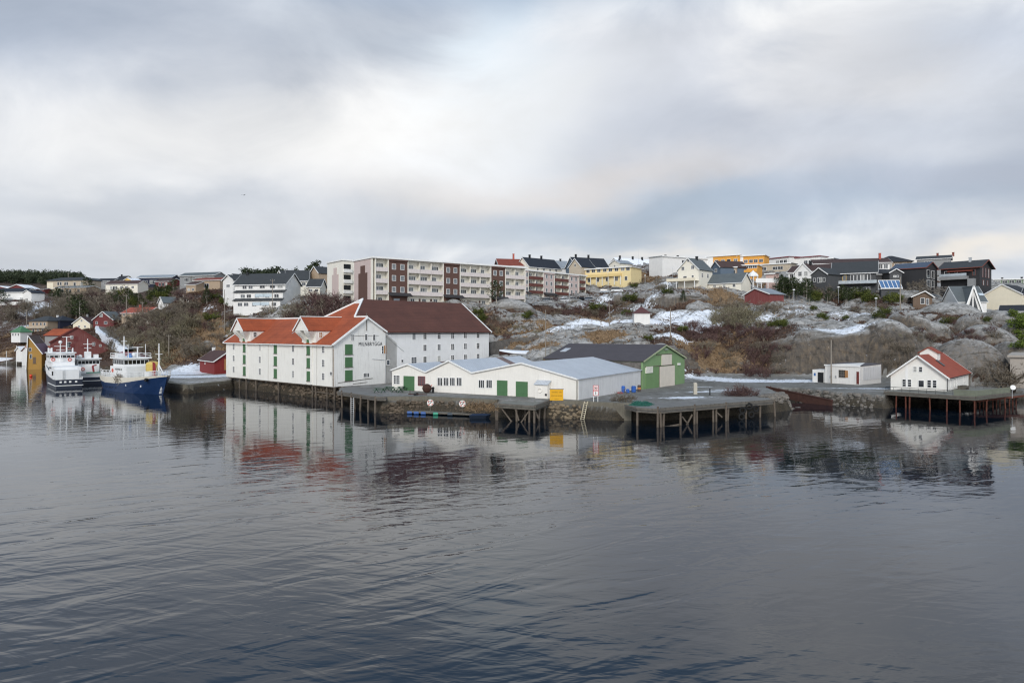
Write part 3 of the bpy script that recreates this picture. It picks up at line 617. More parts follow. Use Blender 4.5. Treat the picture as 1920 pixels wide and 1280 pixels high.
for s_ in [S(px) for px in (503,594)]: g.box(-.05,.02,s_-.04,s_+.04,.05,ze-.4)
g.build('corner_board', mat('grey_white_board','#b9b5ab'), t); MB().box(-.1,.02,-.1,.0,.1,ze-.9).build('corner_board', mat('rusty_stained_board','#a89582',.8,.3,2.,stain=.8,scol='#6d4a36'), t)
# hoist dormers over the hatch columns
for px in (459, 579):
    s_ = S(px); zd = 13.75-G0; w_ = 2.65; f = -1.65
    d = MB(); d.prism([(s_-w_,zd-.1),(s_+w_,zd-.1),(s_+w_,zd),(s_,zr+.05),(s_-w_,zd)], f, -.02, 'yz')
    xe = ta*(zd-ze)/(zr-ze)
    d.prism([(0.,ze-.2),(xe+.4,zd-.05),(0.,zd-.05)], s_-w_+.02, s_+w_-.02, 'xz')
    dm = d.build('hoist_dormer', WHITEF, t)
    k = MB()      # curved brackets that carry the overhanging gable
    prof = [(zd-.1,2.65,1.63),(zd-.55,2.55,1.5),(zd-1.05,2.2,1.15),(zd-1.6,1.8,.72),(zd-2.1,1.55,.42),(ze-.3,1.45,.24),(ze-1.2,1.42,.16),(0.1,1.42,.14)]
    for sg in (-1, 1):
        vs, fs = [], []
        for z, ww, p in prof: vs += [(0.03, s_+sg*.72, z), (-p, s_+sg*.72, z), (-p, s_+sg*ww, z), (0.03, s_+sg*ww, z)]
        for i in range(len(prof)-1):
            o = i*4; fs += [(o,o+1,o+5,o+4),(o+1,o+2,o+6,o+5),(o+2,o+3,o+7,o+6)]
        fs += [(0,1,2,3), (len(vs)-4,len(vs)-1,len(vs)-2,len(vs)-3)]; k.add(vs, fs)
    k.build('bracket', WHITEF, dm)
    rr = MB(); sr = (zr+.05-zd)/w_
    for sg in (-1, 1):
        e = s_+sg*(w_+.3); ez = zd-.3*sr
        rr.slab([(f-.3,e,ez+.2),(xe+.0,e,ez+.2),(ta,s_,zr+.25),(f-.3,s_,zr+.25)], .16)
    rr.build('dormer_roof', ORANGE, dm)
    gg = MB()
    for sg in (-1, 1): gg.beam((f-.33,s_+sg*(w_+.3),zd-.3*sr+.08),(f-.33,s_,zr+.15),.07,.28)
    gg.beam((f-.3,s_,zr+.32),(ta,s_,zr+.32),.3,.16); gg.build('dormer_trim', TRIM, dm)
    put('dormer_window', frame_mesh(.7,1.,2,2,TRIM), dm, (1.1, s_-w_+.0, zd-1.), (0,0,0)); put('dormer_pane', pane_mesh(.7,1.) if px == 459 else pane_mesh(.7,1.,mat('tan_board','#a87a4e')), dm, (1.1, s_-w_+.0, zd-1.))
    door(t, -.04, s_, ze-.1, 1.4, 1.9, GREEND, R(-90), name='hatch', sill=False)
    for z in (1.75, 4.45, 7.1): door(t, -.06, s_, z, 1.3, 2.0, GREEND, R(-90), name='hatch')
for z in (1.75, 4.45, 7.1): door(t, -.02, S(516.5), z, 1.3, 2.0, GREEND, R(-90), name='hatch')
for px in (438.5, 487.5, 550, 606.5):
    for z in (1.9, 4.55, 7.3): window(t, 0, S(px), z, .78, 1.3, 2, 3, R(-90))
window(t, 0, S(621), 2.6, .7, .6, 2, 1, R(-90))
for z, hh in ((2.1,2.1),(4.75,1.95),(7.3,2.0)): door(t, T(653.5), -.09, z, 1.75, hh, GREEND, 0, name='hatch')
for px, py, w_, h_, nx, ny in [(660.5,632.5,.55,1.1,2,3),(686,632,.55,1.1,1,3),(701,632.5,.55,1.1,1,3),(686.3,703,1.3,.75,4,1),(727.7,679.5,.7,.95,1,1),(754,676.5,.45,.5,1,1)]:
    window(t, T(px), -.06 if T(px) < 12.6 else 0, zat(px, py), w_, h_, nx, ny)
window(t, T(717), -.06, zat(717,655.5), .4, 1.5, 1, 3); put('shutter', MB().box(-.3,.3,-.09,.04,-.8,.8).mesh('shutter', mat('tan_board','#a87a4e')), t, (T(721.5), -.06, zat(721.5,655)))
for i, px in enumerate((776,796.5,823,848.3,872.3,896)):
    z3 = zat(px, 630.6-.022*(px-776))
    window(t, T(px), 0, z3, .85, 1.25, 2, 3)
    if i: window(t, T(px), 0, z3-2.55, .85, 1.25, 2, 3)
    window(t, T(px), 0, z3-5.15, .85 if i else 1.4, 1.25, 2, 3)
tm = text_mesh('MILNBRYGGA', 1.08, .02); tm.materials.append(mat('faded_black_letter_paint', '#2a2c30', .7, .3, 2.))
zt_ = zat(693, 645); xa_, xb_ = T(672), T(716); wtx = max(v.co.x for v in tm.vertices)-min(v.co.x for v in tm.vertices); sc = (xb_-xa_)/wtx
o = put('lettering', tm, t, ((xa_+xb_)/2, -.085, zt_), (R(90), 0, 0)); o.scale = (sc, 1, 1)
g = MB(); g.beam((ta,-.1,zr-2.6),(ta,-.1,zr+1.),.12,.12); g.beam((ta-3,-.1,zr-3.6),(ta+3.,-.1,zr-3.6),.05,.06); g.build('hoist_beam', WOODP, t)
g = MB(); g.beam((1.,-.1,.75),(9.3,-.1,1.25),.08,.1); g.beam((4.5,-.1,.35),(8,-.1,.5),.06,.1); g.build('rubbing_rail', WOODP, t)
for px, q in ((540,5.5),(527,5.)): put('roof_light', MB().box(-.7,.7,-.12,.12,0,.1).mesh('roof_light', STEELP), t, (3.2, S(px), ze+3.2*sl+.22), (0,-math.atan(sl),0))
# stone foundation and the piles along the front
rb = MB()
def boulder(b, c, r, mi=0, sq=.7):
    n, m_ = 7, 4; vs = []; fs = []; s0 = random.random()*50; ax = [random.uniform(.75,1.3) for _ in range(3)]
    for i in range(1, m_):
        for k in range(n):
            a, e = 2*math.pi*(k+.3*i)/n, math.pi*i/m_; rr_ = r*random.uniform(.78,1.12)
            vs.append((c[0]+rr_*ax[0]*math.sin(e)*math.cos(a), c[1]+rr_*ax[1]*math.sin(e)*math.sin(a), c[2]-rr_*ax[2]*sq*math.cos(e)))
    vs += [(c[0],c[1],c[2]-r*sq), (c[0],c[1],c[2]+r*sq*random.uniform(.7,1.))]
    for i in range(m_-2):
        for k in range(n): fs.append((i*n+k, i*n+(k+1)%n, (i+1)*n+(k+1)%n, (i+1)*n+k))
    for k in range(n): fs.append((len(vs)-2, (k+1)%n, k)); fs.append((len(vs)-1, (m_-2)*n+k, (m_-2)*n+(k+1)%n))
    b.add(vs, fs, mi)
def rubble(name, label, pts, z0, z1, out, m, cat='stone wall', dens=1.6, rmin=.3, rmax=.75, group=None):
    """stones piled along a line: battered outwards by out at the foot"""
    b = MB()
    for p, q in zip(pts[:-1], pts[1:]):
        d = q-p; L = math.hypot(d.x, d.y); nrm = Vector((d.y, -d.x, 0)).normalized()
        for k in range(int(L*(z1-z0)*dens)):
            s_, h = random.random(), random.random()**.9
            r_ = random.uniform(rmin, rmax); c = p.lerp(q, s_)+nrm*(out*(1-h)+random.uniform(-.15,.15)); boulder(b, (c.x, c.y, z0+(z1-z0)*h), r_)
    return tag(b.build(name, m, None, fix=False), label, cat, group)
p0 = MC+MN*1.6; rubble('foundation_wall', 'brown rubble foundation under the long white warehouse front', [MC+MU*(LF-9)+MN*1.6, MC+MU*12+MN*1.5, p0-MU*1.], -.6, 2.35, .6, RUBBLE, dens=3.2, rmin=.28, rmax=.6)
g = MB(); g.box(1.4,2.2,LF-10,LF+1.5,-3.2,-.05); g.build('concrete_footing', CONC, t)
pm = MB(); pm.tube((0,0,-4.5),(0,0,0),.17,.15,7); pme = pm.mesh('pile', PILE)
for i, px in enumerate((432,446,460,477,520.5,583,589,610,628,633)):
    put('pile', pme, t, (random.uniform(.1,.5), max(.15, S(px)), 0.), (R(random.uniform(-4,4)), R(random.uniform(-5,5)), 0))
g = MB(); g.beam((.3,-.2,-.1),(.3,LF-.5,-.1),.22,.24); g.beam((.5,.2,-1.5),(.5,9.,-1.3),.14,.14); g.build('sole_beam', PILE, t)

# ---- three low white sheds in a row --------------------------------------------------------
E0 = onz(735,730.2,G0); E3 = onz(1084,749,G0); SD = (E3-E0); SD.z = 0; LS = SD.length; SD.normalize(); SN = Vector((-SD.y, SD.x, 0)); srz = math.atan2(SD.y, SD.x)
def Rr(px): return along(E0, SD, px)
def zs(px, py): return zpy(py, (E0+SD*Rr(px)).y)-G0
r1, r2 = Rr(799), Rr(886)
def shed(name, label, x0, x1, xa, he0, ha, he1, W, roofs, wallm=CREAMB, endm=None):
    t = thing(name, label, 'shed', E0+SD*x0, srz); L = x1-x0; a = xa-x0
    b = MB().prism([(0,-.3),(L-.002,-.3),(L-.002,he1),(a,ha),(0.002,he0)], 0, W, 'xz'); b.build('wall', wallm, t)
    for k, (xa_, za, xb_, zb) in enumerate(((0, he0, a, ha), (a, ha, L, he1))):
        ov = .28; s = (zb-za)/(xb_-xa_); lo = xa_-(ov if k == 0 and x0 == 0 else 0); hi = xb_+(ov if k == 1 and x1 > r2+1 else 0)
        y = -.3
        for (w0, w1, m_) in roofs[k]:
            q0, q1 = (y if w0 == 0 else w0*W), w1*W+(.2 if w1 == 1 else 0)
            rr = MB().slab([(lo,q0,za+s*(lo-xa_)+.16),(hi,q0,zb+s*(hi-xb_)+.16),(hi,q1,zb+s*(hi-xb_)+.16),(lo,q1,za+s*(lo-xa_)+.16)], .12)
            rr.build('roof', m_, t)
    g = MB(); g.beam((0,-.33,he0+.06),(a,-.33,ha+.06),.06,.22); g.beam((a,-.33,ha+.06),(L,-.33,he1+.06),.06,.22); g.build('bargeboard', TRIM, t); return t
t1 = shed('low_shed', 'small white gabled shed with one green door and gridded windows, beside the tall warehouse', 0, r1, Rr(766), zs(735,694), zs(766,683), zs(799,698), 25., ([(0,1,BLUEROOF)], [(0,.38,BLUEROOF),(.38,1,RUSTROOF)]))
t2 = shed('low_shed', 'middle white gabled shed with a long band of narrow dark windows', r1, r2, Rr(843), zs(799,698), zs(843,676.8), zs(886,699.2), 25.5, ([(0,.5,RUSTROOF),(.5,1,BLUEROOF)], [(0,.62,BLUEROOF),(.62,.72,RUSTROOF),(.72,1,BLUEROOF)]))
t3 = shed('low_shed', 'widest white gabled shed with two green doors and a large pale blue roof', r2, LS, Rr(979), zs(886,699.2), zs(979,681), zs(1084,711.3), 29.4, ([(0,1,BLUEROOF)], [(0,1,BLUEROOF)]))
MB().box(LS-r2-.02,LS-r2+.05,.1,29.3,-.3,zs(1084,711.3)-.15).build('side_wall', GREYW, t3)
MB().tube((LS-r2-.15,-.12,-.2),(LS-r2-.15,-.12,zs(1084,711.3)-.2),.07).build('downpipe', WOODP, t3)
REDF = mat('red_window_frame', '#8d4a48')
def sx(px, x0): return Rr(px)-x0
window(t1, sx(744,0), 0, zs(744,711.5), 1.35, 1.55, 4, 4); window(t1, sx(790.5,0), 0, zs(790.5,714), 1.45, 1.55, 4, 4, fm=REDF)
door(t1, sx(767,0), -.03, zs(767,718.8), 2.5, 2.75, GREEND, sill=False)
for px in (826.5,838,849.7,862.5): window(t2, sx(px-1.3,r1), 0, zs(px,715.3), 1.0, 1.35, 3, 1, gm=DKG)
for px in (903,917.5): window(t3, sx(px,r2), 0, zs(px,719.5), 1.08, 1.3, 3, 1, gm=DKG)
door(t3, sx(941.8,r2), -.03, zs(941.8,727.3), 2.05, 2.6, GREEND, sill=False); door(t3, sx(978.5,r2), -.03, zs(978.5,730), 2.25, 2.65, GREEND, sill=False)

# ---- green boat shed with a stone side --------------------------------------------------------
ga, gb = at(1205.3,136.2,0), at(1283.5,152.6,0); gz0 = 1.95; ga.z = gb.z = gz0
GS, gL = house('boat_shed', 'green gabled boat shed with cream sliding doors, stone side wall and dark roof', 'shed', ga, gb, 23.2, zpy(677.6,136.2)-gz0, zpy(648,144.5)-zpy(677.6,136.2), 'y', GREENB, DARKROOF, over=.35, base=1., trim=mat('pale_green_trim','#a9b08d'))
MB().box(-.08,.02,.4,23.1,-.8,zpy(677.6,136.2)-gz0-.15).build('stone_side', STONE, GS)
CREAMD = mat('cream_door_boards', '#d6cdbe', .75, .08, .6, 'v', .25, .5, .25, '#8d8272')
def gx(px): return along(ga, (gb-ga).normalized(), px)
def gzz(px, py): p = ga+(gb-ga).normalized()*gx(px); return zpy(py, p.y)-gz0
def gdoor(p0, p1, pt, pb, m, name, y=-.1, label=None):
    x0, x1 = gx(p0), gx(p1); pm_ = (p0+p1)/2; z1, z0 = gzz(pm_, pt), gzz(pm_, pb); o = MB().box(x0,x1,y-.06,.03,z0,z1).build(name, m, GS)
    if label: o['label'] = label
    return o
gdoor(1236,1263.5,686,727,CREAMD,'sliding_door',-.16,'tall cream sliding door'); gdoor(1240,1258.5,664.5,685,CREAMD,'loft_door',-.1,'cream loft door'); gdoor(1210,1234.5,686.5,731,mat('green_sliding_door','#6f8d5f',.7,.12,.7,'v',.25,.5,.2,'#4d5a43'),'sliding_door',-.1,'green sliding door')
gdoor(1230,1260,663.3,664.6,PILE,'door_track',-.1); gdoor(1209.5,1262,685,686.2,PILE,'door_track',-.12); gdoor(1235,1237,687,729,BLACKM,'door_gap',-.02)
sgn = gdoor(1209.8,1222,687,699,mat('sign_white','#dedccf',.6),'notice_board',-.22)
gdoor(1270,1274,680.5,684,TRIM,'wall_box',-.2); gdoor(1245,1250,654,655.6,STEELP,'lamp',-.3)
SKY = MB().slab([(-.1,0,.1),(2.4,0,.1),(2.4,1.4,.1),(-.1,1.4,.1)],.08)
sl_ = (zpy(648,144.5)-zpy(677.6,136.2))/(gL/2); SKY.build('roof_light', BLUEROOF, GS, (4.2, 20.6, zpy(677.6,136.2)-gz0+4.2*sl_+.26), (0,-math.atan(sl_),0))

# ---- flat-roofed hut and the white house on the right ------------------------------------------
ha, hb = at(1547,151,2.3), at(1612.5,145,2.3)
HU, hL = house('hut', 'small flat-roofed white hut with a porch, boarded window and a bare pole in front', 'hut', ha, hb, 9.4, zpy(686.5,145)-2.35, .25, 'flat', paint('hut_paint','#e3e0da','h',stain=.3), mat('hut_roof','#5a5557',.8,.3,.5,'v',.6,.5,.4,'#9aa0a4'), over=.12, base=.6, th=.12)
b = MB().prism([(0.2,zpy(686.5,145)-2.2),(hL-.2,zpy(686.5,145)-2.2),(hL*.52,zpy(682.5,147)-2.3)], -.02, 9.2, 'xz'); b.build('low_gable', paint('hut_paint','#e3e0da'), HU)
MB().box(-3.1,-.02,.4,4.,-.6,2.75).build('porch', paint('hut_paint','#e3e0da'), HU); door(HU,-1.2,.37,1.1,1.3,2.2,BLACKM,sill=False)
MB().box(-2.75,-2.35,.34,.42,1.4,2.0).build('notice_sign', plain('sign_blue','#3a67a0'), HU)
window(HU, hL*.5, 0, 2.15, 1.3, 1.5, 3, 3, fm=mat('weathered_frame','#9b9288')); MB().box(hL*.5+.62,hL*.5+1.25,-.1,.02,1.4,2.9).build('window_board', mat('tan_board','#a87a4e'), HU)
door(HU, hL-.45, -.04, 1.45, .5, 2.6, mat('red_brown_door','#6d302b'), sill=False); MB().box(hL+.0,hL+.05,1.2,9.3,.9,3.6).build('side_panel', GREYW, HU)
MB().box(1.1,1.35,-.14,.01,1.1,1.6).box(2.3,2.55,-.14,.01,1.2,1.7).build('meter_box', STEELP, HU)

wa, wb = onz(1670,727.7,2.6), onz(1775.5,733,2.6); HEE = zpy(706.5,126.5)-2.6
WH, wL = house('boathouse_home', 'white gabled house with red tiled roof and ridge cupola standing on the rust-legged deck', 'house', wa, wb, 20.5, HEE, zpy(667.3,129.6)-2.6-HEE, 'y', paint('house_white','#e8e5dd','h',stain=.05), REDT, over=.55, base=.4, th=.18,
    wins=[('f',.25,1.15,.56,1.3,1,3),('f',.345,1.15,.56,1.3,1,3),('f',.695,1.2,.56,1.3,1,3),('f',.79,1.2,.56,1.3,1,3),('f',.445,3.8,.5,.9,1,2),('f',.545,3.8,.5,.9,1,2),('f',.555,1.15,.85,1.15,1,1),('r',.16,1.2,.75,1.5,2,3),('r',.33,1.2,.75,1.5,2,3),('r',.45,1.2,.75,1.5,2,3),('r',.79,1.2,.75,1.5,2,3)])
rh = zpy(667.3,129.6)-2.6
MB().prism([(wL/2-1.5,rh-1.4),(wL/2+1.5,rh-1.4),(wL/2+1.5,rh+.45),(wL/2,rh+1.35),(wL/2-1.5,rh+.45)], 8.2, 10.9, 'xz').build('cupola', paint('house_white','#e8e5dd'), WH)
q = MB(); 
for sg in (-1,1): q.slab([(wL/2+sg*1.85,7.9,rh+.4),(wL/2,7.9,rh+1.55),(wL/2,11.2,rh+1.55),(wL/2+sg*1.85,11.2,rh+.4)],.14)
q.build('cupola_roof', REDT, WH)
sl_ = (rh-HEE)/(wL/2); MB().box(-.9,.9,-.6,.6,0,.1).build('roof_light', mat('skylight','#3d4246',.2), WH, (wL*.5+2.2, 7.2, rh-2.2*sl_+.28), (0,math.atan(sl_),0))
MB().tube((wL+.1,-.12,0),(wL+.1,-.12,HEE-.2),.06).tube((wL+.5,-.5,HEE-.25),(wL+.5,20.9,HEE-.25),.08).build('gutter', BLACKM, WH)
MB().box(wL*.27,wL*.32,-.03,.02,0,5.0).build('wall_batten', TRIM, WH)
GLL = mat('curtained_glass', '#6f7476', .12, .5, .35, spec=.6, bump=0)
# ---- apartment blocks --------------------------------------------------------------
PINKB = mat('pale_pink_panels', '#c4b2ab', .8, .05, .5, 'h', .35, .25, .06, '#8f827c')
BROWNB = mat('brown_cladding', '#5f463d', .8, .06, .5, 'h', .3, .3, .05, '#3e2d28')
CREAMW = mat('cream_render', '#e4dfd2', .8, .05, .4, stain=.08)
BALU = mat('balcony_panels', '#d3c9c4', .7, .05, .5, 'v', .9, .35); BALM = mat('maroon_balcony_panels', '#6b4038', .7, .4, .5, 'v', .9, .9)
ENTR = mat('entrance_canopy', '#3a3839', .8); GARG = mat('grey_garage_door', '#9aa2a8', .7, .06, .5, 'h', .3, .3)
def block(name, label, A, B, W, zb, zr, bays, bal, brown, fl=4):
    d = B-A; d.z = 0; L = d.length; rz = math.atan2(d.y, d.x); t = thing(name, label, 'apartment block', (A.x, A.y, zb), rz); H_ = zr-zb; fh = (H_-.7)/fl
    MB().box(0, L, 1.5, W, -4, H_-.45).build('wall', CREAMW, t)
    MB().box(-.35, L+.35, -.45, W+.4, H_-.45, H_).build('roof_slab', TRIM, t)
    u = lambda px: along(A, d.normalized(), px)
    for kind, p0, p1, n in bays:
        x0, x1 = u(p0), u(p1)
        if kind == 'b':
            MB().box(x0+.03, x0+.28, -.1, 1.52, -3.6, H_-.45).box(x1-.28, x1-.03, -.1, 1.52, -3.6, H_-.45).build('party_wall', CREAMW, t)
            for f in range(1, fl):
                z = f*fh
                MB().box(x0+.3, x1-.3, .0, 1.5, z-.12, z+.05).build('balcony_floor', CREAMW, t)
                w_ = (x1-x0-.6)/n
                for k in range(n):
                    xa, xb = x0+.3+k*w_, x0+.3+(k+1)*w_
                    o = MB().box(xa+.03, xb-.03, -.12, .0, z-.1, z+1.02).build('balcony_front', bal, t)
                    MB().beam((xa, -.06, z+1.1),(xb, -.06, z+1.1),.06,.06).build('handrail', STEELP, o)
                    if k: MB().box(xa-.05, xa+.05, .02, 1.5, z+.05, z+fh-.14).build('balcony_divider', CREAMW, t)
                    window(t, xa+w_*.34, 1.5, z+1.25, min(2.1, w_*.55), 1.9, 3, 1, gm=GLL); 
                    if random.random() < .5: window(t, xa+w_*.72, 1.5, z+1.25, .55, 1.9, 1, 1)
            w_ = (x1-x0-.6)/n
            for k in range(n):
                xa = x0+.3+k*w_
                if random.random() < .4: door(t, xa+w_*.5, 1.46, 1.0, min(2.4, w_*.8), 2.1, GARG, sill=False, name='garage_door')
                else: window(t, xa+w_*.55, 1.5, 1.7, 1.2, 1.1, 2, 1); MB().box(xa+w_*.1, xa+w_*.25, 1.42, 1.52, 1., 2.3).build('wood_panel', BROWNB, t)
        else:
            MB().box(x0, x1, .05, 1.52, -3.6, H_-.5).build('stair_wall', brown, t)
            MB().box(x0, x1, -.35, .04, H_-.95, H_-.47).build('eaves_fascia', brown, t)
            for f in range(1, fl):
                for k in range(n): window(t, x0+(x1-x0)*((k+.5)/n*.9+.05), .05, f*fh+1.4, 1.05, 1.4, 1, 1, gm=GLL)
            MB().slab([(x0-.2,-1.6,fh-.35),(x1+.9,-1.6,fh-.35),(x1+.9,.04,fh+.55),(x0-.2,.04,fh+.55)],.18).build('entrance_canopy', ENTR, t)
            door(t, (x0+x1)/2-.5, .0, 1.05, 1.8, 2.1, GARG, sill=False); 
    return t, L, H_, fh
bA = at(699.5,190); bB = at(986,222); zb1 = 20.6; zr1 = zpy(480.5,190)
BL, bl, bh, fh = block('apartment_block', 'long four storey apartment block with brown stair bays and pale pink balconies', bA, bB, 12.8, zb1, zr1, [('b',703,729,1),('s',729,764,2),('b',764,832,3),('s',832,862,2),('b',862,921,3),('s',921,947,2),('b',947,985,2)], BALU, BROWNB)
MB().box(-.02,.06,.1,1.6,-3.5,bh-.47).build('corner_pier', CREAMW, BL)
g = MB(); g.box(-.08,.02,1.4,W_-.6 if (W_:=12.8) else 0,-3.5,bh-.5); g.build('end_panel', PINKB, BL)
g = MB(); g.prism([(3.4,-3.5),(9.2,-3.5),(9.2,bh-4.2),(7.9,bh-4.2),(7.9,bh-2.1),(4.9,bh-2.1),(4.9,bh-4.2),(3.4,bh-4.2)], -.14, -.06, 'yz'); g.build('stepped_panel', BROWNB, BL)
for x in (7., 24., 40.): MB().lathe([(.35,0),(.35,.35),(.15,.6)],10,(x,5,bh+.002)).build('roof_vent', STEELP, BL)
b2A = at(986.5,258); b2B = at(1099,285); zb2 = zpy(563,262); zr2 = zpy(505.5,259)
block('apartment_block', 'farther four storey apartment block with maroon and white balcony fronts', b2A, b2B, 12, zb2, zr2, [('s',986.8,990,1),('b',990,1019.5,2),('s',1019.5,1039,2),('b',1039,1067,2),('s',1067,1085,2),('b',1085,1098.5,1)], BALM, PINKB)
b3B = at(651,206); b3A = b3B + (bA-bB).normalized()*-0.0; dd = (bB-bA).normalized(); b3A = at(597,214)
zb3 = zpy(577,210); t3_ = thing('apartment_block', 'white apartment block end wall with a pale pink stepped panel behind the trees', 'apartment block', (0,0,0))
nn3 = Vector((-dd.y, dd.x, 0)); e0 = at(642,204.,zb3); e1 = e0 + nn3*11.5; t3_.location = (e0.x, e0.y, zb3); t3_.rotation_euler = (0,0,math.atan2(dd.y, dd.x)); h3 = zpy(486.5,205)-zb3
MB().box(0,9,0,11.5,-4,h3-.4).build('wall', CREAMW, t3_); MB().box(-.35,9.3,-.4,11.9,h3-.4,h3).build('roof_slab', TRIM, t3_)
MB().prism([(2.8,-3.5),(7.6,-3.5),(7.6,h3-4.2),(6.4,h3-4.2),(6.4,h3-2.2),(4.1,h3-2.2),(4.1,h3-4.2),(2.8,h3-4.2)],-.1,-.01,'yz').build('stepped_panel', PINKB, t3_)
for f in range(4):
    MB().box(.3,3.,-.5,-.02,f*3.1+.9,f*3.1+1.9).build('balcony_front', TRIM, t3_); MB().box(.4,2.6,-.04,.06,f*3.1+2.,f*3.1+3.4).build('window', GL, t3_)

# ---- house paints -----------------------------------------------------------------------
PW = paint('house_paint_white','#e4e2dd','h'); PWV = paint('house_paint_ivory','#e6e0d0','v'); PCR = paint('house_paint_cream','#e2d8c0'); PYE = paint('house_paint_yellow','#e0bd6a','v'); POR = paint('house_paint_ochre','#dd9f45','v')
PBK = paint('house_paint_black','#2c2c2e','v'); PDG = paint('house_paint_charcoal','#494a4b'); PGY = paint('house_paint_grey','#8c8d8c'); PBG = paint('house_paint_beige','#b7aa96'); PRD = paint('house_paint_red','#7e3a35','v',stain=.3); PRB = paint('house_paint_brown','#6b5848','v'); PBL = paint('house_paint_bluegrey','#5a6876')
PDR = paint('house_paint_oxblood','#6a2f2e'); PPY = paint('house_paint_pale_yellow','#e3cf9c'); PNV = paint('house_paint_navy','#23283a'); PTN = paint('house_paint_tan','#a7937c')
RBK = roofm('roof_black','#2c2d31'); RNV = roofm('roof_dark_slate','#272b33'); RGY = roofm('roof_grey','#5f6566'); RBR = roofm('roof_brown','#4a3833'); RRD = roofm('roof_rust_red','#7d3f31'); RLG = roofm('roof_light_metal','#8d949a'); RGN = roofm('roof_green','#4f7a58'); RTC = roofm('roof_terracotta','#9c4f3c'); RCH = roofm('roof_charcoal','#3d3f40'); RBL = roofm('roof_blue_slate','#4a5565'); RSNOW = roofm('roof_snowy','#8d9296', snow=.62)
TDK = mat('dark_trim','#2b2a2a'); TRS = mat('rust_red_trim','#7c4234'); SAL = mat('salmon_brick','#b0584a')
H4 = (.15,.38,.62,.85); H3 = (.2,.5,.8); H2 = (.28,.72)
# -- right side, skyline and slope
rw, _ = hs('row_house', 'pale yellow two storey row house with white end wall and balcony band', 'row house', 1096,298,1183,284,532.5,506,None,9,'flat',PPY,TRIM,row('f',5.4,(.08,.2,.32,.45,.57,.7,.83,.94),1.6,1.3,2,1)+row('f',1.5,(.1,.3,.5,.7,.9),1.2,1.6,2,1),rise=-.3,over=.7)
MB().box(.2,18.2,-1.2,-.02,2.55,3.75).build('balcony_front', paint('balcony_yellow','#dfc487','v'), rw)
for k in range(7): MB().box(.6+k*2.9,.85+k*2.9,-1.1,-.9,-1,2.55).build('post', TRIM, rw)
gh, gl_ = hs('house', 'tall white gabled house with grey roof and balcony above the bare rock', 'house', 1271,237,1310,232,537,506.5,484.5,10.5,'y',PWV,RGY,[('f',.5,8.6,.6,.8,1,2),('f',.25,6.,1.,1.1,2,2),('f',.72,6.2,1.,1.1,2,2),('f',.35,2.9,1.2,.9,2,1),('f',.72,3.,.7,1.,1,2),('r',.25,3.6,1.1,1.3,2,2),('r',.65,3.6,1.1,1.3,2,2)],chim=[(4.,6,1.2)])
MB().box(-2.6,gl_+.2,-3.2,-.02,1.5,1.62).box(-2.6,gl_+.2,-3.25,-3.12,1.62,2.5).box(-2.65,-2.55,-3.2,-.02,1.62,2.5).build('balcony', PCR, gh)
for x in (-2.3,1,4,gl_): MB().box(x-.1,x+.1,-3.1,-2.9,-2.5,1.5).build('balcony_post', TRIM, gh)
hs('house', 'long low cream house with dark grey roof and three roof lights', 'house', 1328,237,1389,229,544,531.5,514.5,7.5,'x',PWV,RGY,row('f',1.2,H3,.9,.9),chim=())
hs('house', 'blue grey gabled house with brown roof behind the long cream house', 'house', 1334,264,1351,258,520,503,490,11,'y',PBL,RBR,[('f',.5,2.4,1.3,1.2,2,2)],chim=[(2,6,1.6)])
hs('house', 'low brown house with white framed door between blue and orange houses', 'house', 1352,262,1381,259,522,502.5,None,8,'flat',PTN,RCH,row('f',2.2,(.2,.6,.8),1.2,1.6),rise=.2)
for nm, pa, ya, pb, yb, b_, e_, lb in [('row_house',1325,312,1387,303,512,482,'ochre row house with white end wall, leftmost on the skyline'),('row_house',1384,304,1433,298,512,481,'ochre row house on the skyline with white middle wall'),('row_house',1380,263,1420,259,525,498.5,'lower ochre row house with white windows beside the gazebo')]:
    o, l_ = hs(nm, lb, 'row house', pa, ya, pb, yb, b_, e_, None, 9, 'flat', POR, TRIM, row('f',4.9,(.3,.5,.68,.88),1.5,1.3,2,1)+row('f',2.,(.3,.6,.88),1.3,1.4,2,1), rise=-.2, over=.5)
    MB().box(-.06,l_*.2,-.1,.02,-1,zpy(e_,ya)-zpy(b_,ya)-.15).build('end_panel', TRIM, o); MB().box(l_*.22,l_,-.9,-.02,2.7,3.6).build('balcony_front', POR, o)
hs('row_house', 'white flat roofed row house on the skyline behind the tall gabled house', 'row house', 1242,300,1327,312,515,480.5,None,9,'flat',PW,RLG,row('f',6.2,(.45,.6,.75,.9),1.6,1.2,2,1),rise=.2,chim=[(5,4,1),(12,4,1)])
hs('house', 'house with rust red hipped gable roof and salmon chimney behind the long block', 'house', 936,300,988,303,512,497.5,486.5,9,'x',PDG,RRD,row('f',1.5,H2,1,1.1),chim=[(7.5,4.5,2.4)],chm=SAL)
hs('house', 'cream gabled house with long dark slate roof and two chimneys behind the farther block', 'house', 993,300,1051,312,513,499.5,486,9,'x',PWV,RNV,row('f',2.2,(.25,.45,.65,.85),.9,.9),chim=[(4,4.5,1.4),(11,4.5,1.4)])
hs('house', 'small house with pale grey metal roof between two dark roofed houses', 'house', 1046,322,1068,324,512,502,490,8,'x',PW,RLG,row('f',1.5,H2,.8,.8),chim=[(3,4,1)])
hs('house', 'beige gabled house with long dark slate roof and blue grey front', 'house', 1080,302,1141,309,514,499,484.5,9,'x',PBL,RNV,row('f',2.2,(.12,.35,.58,.85),1,1.1),chim=[(2.5,4.5,1.4),(9,4.5,1.4)])
hs('house', 'beige gabled end house left of the blue grey house', 'house', 1067,301,1090,296,520,501.5,485,9,'y',PBG,RNV,[('f',.5,5,.7,1.2,1,1)])
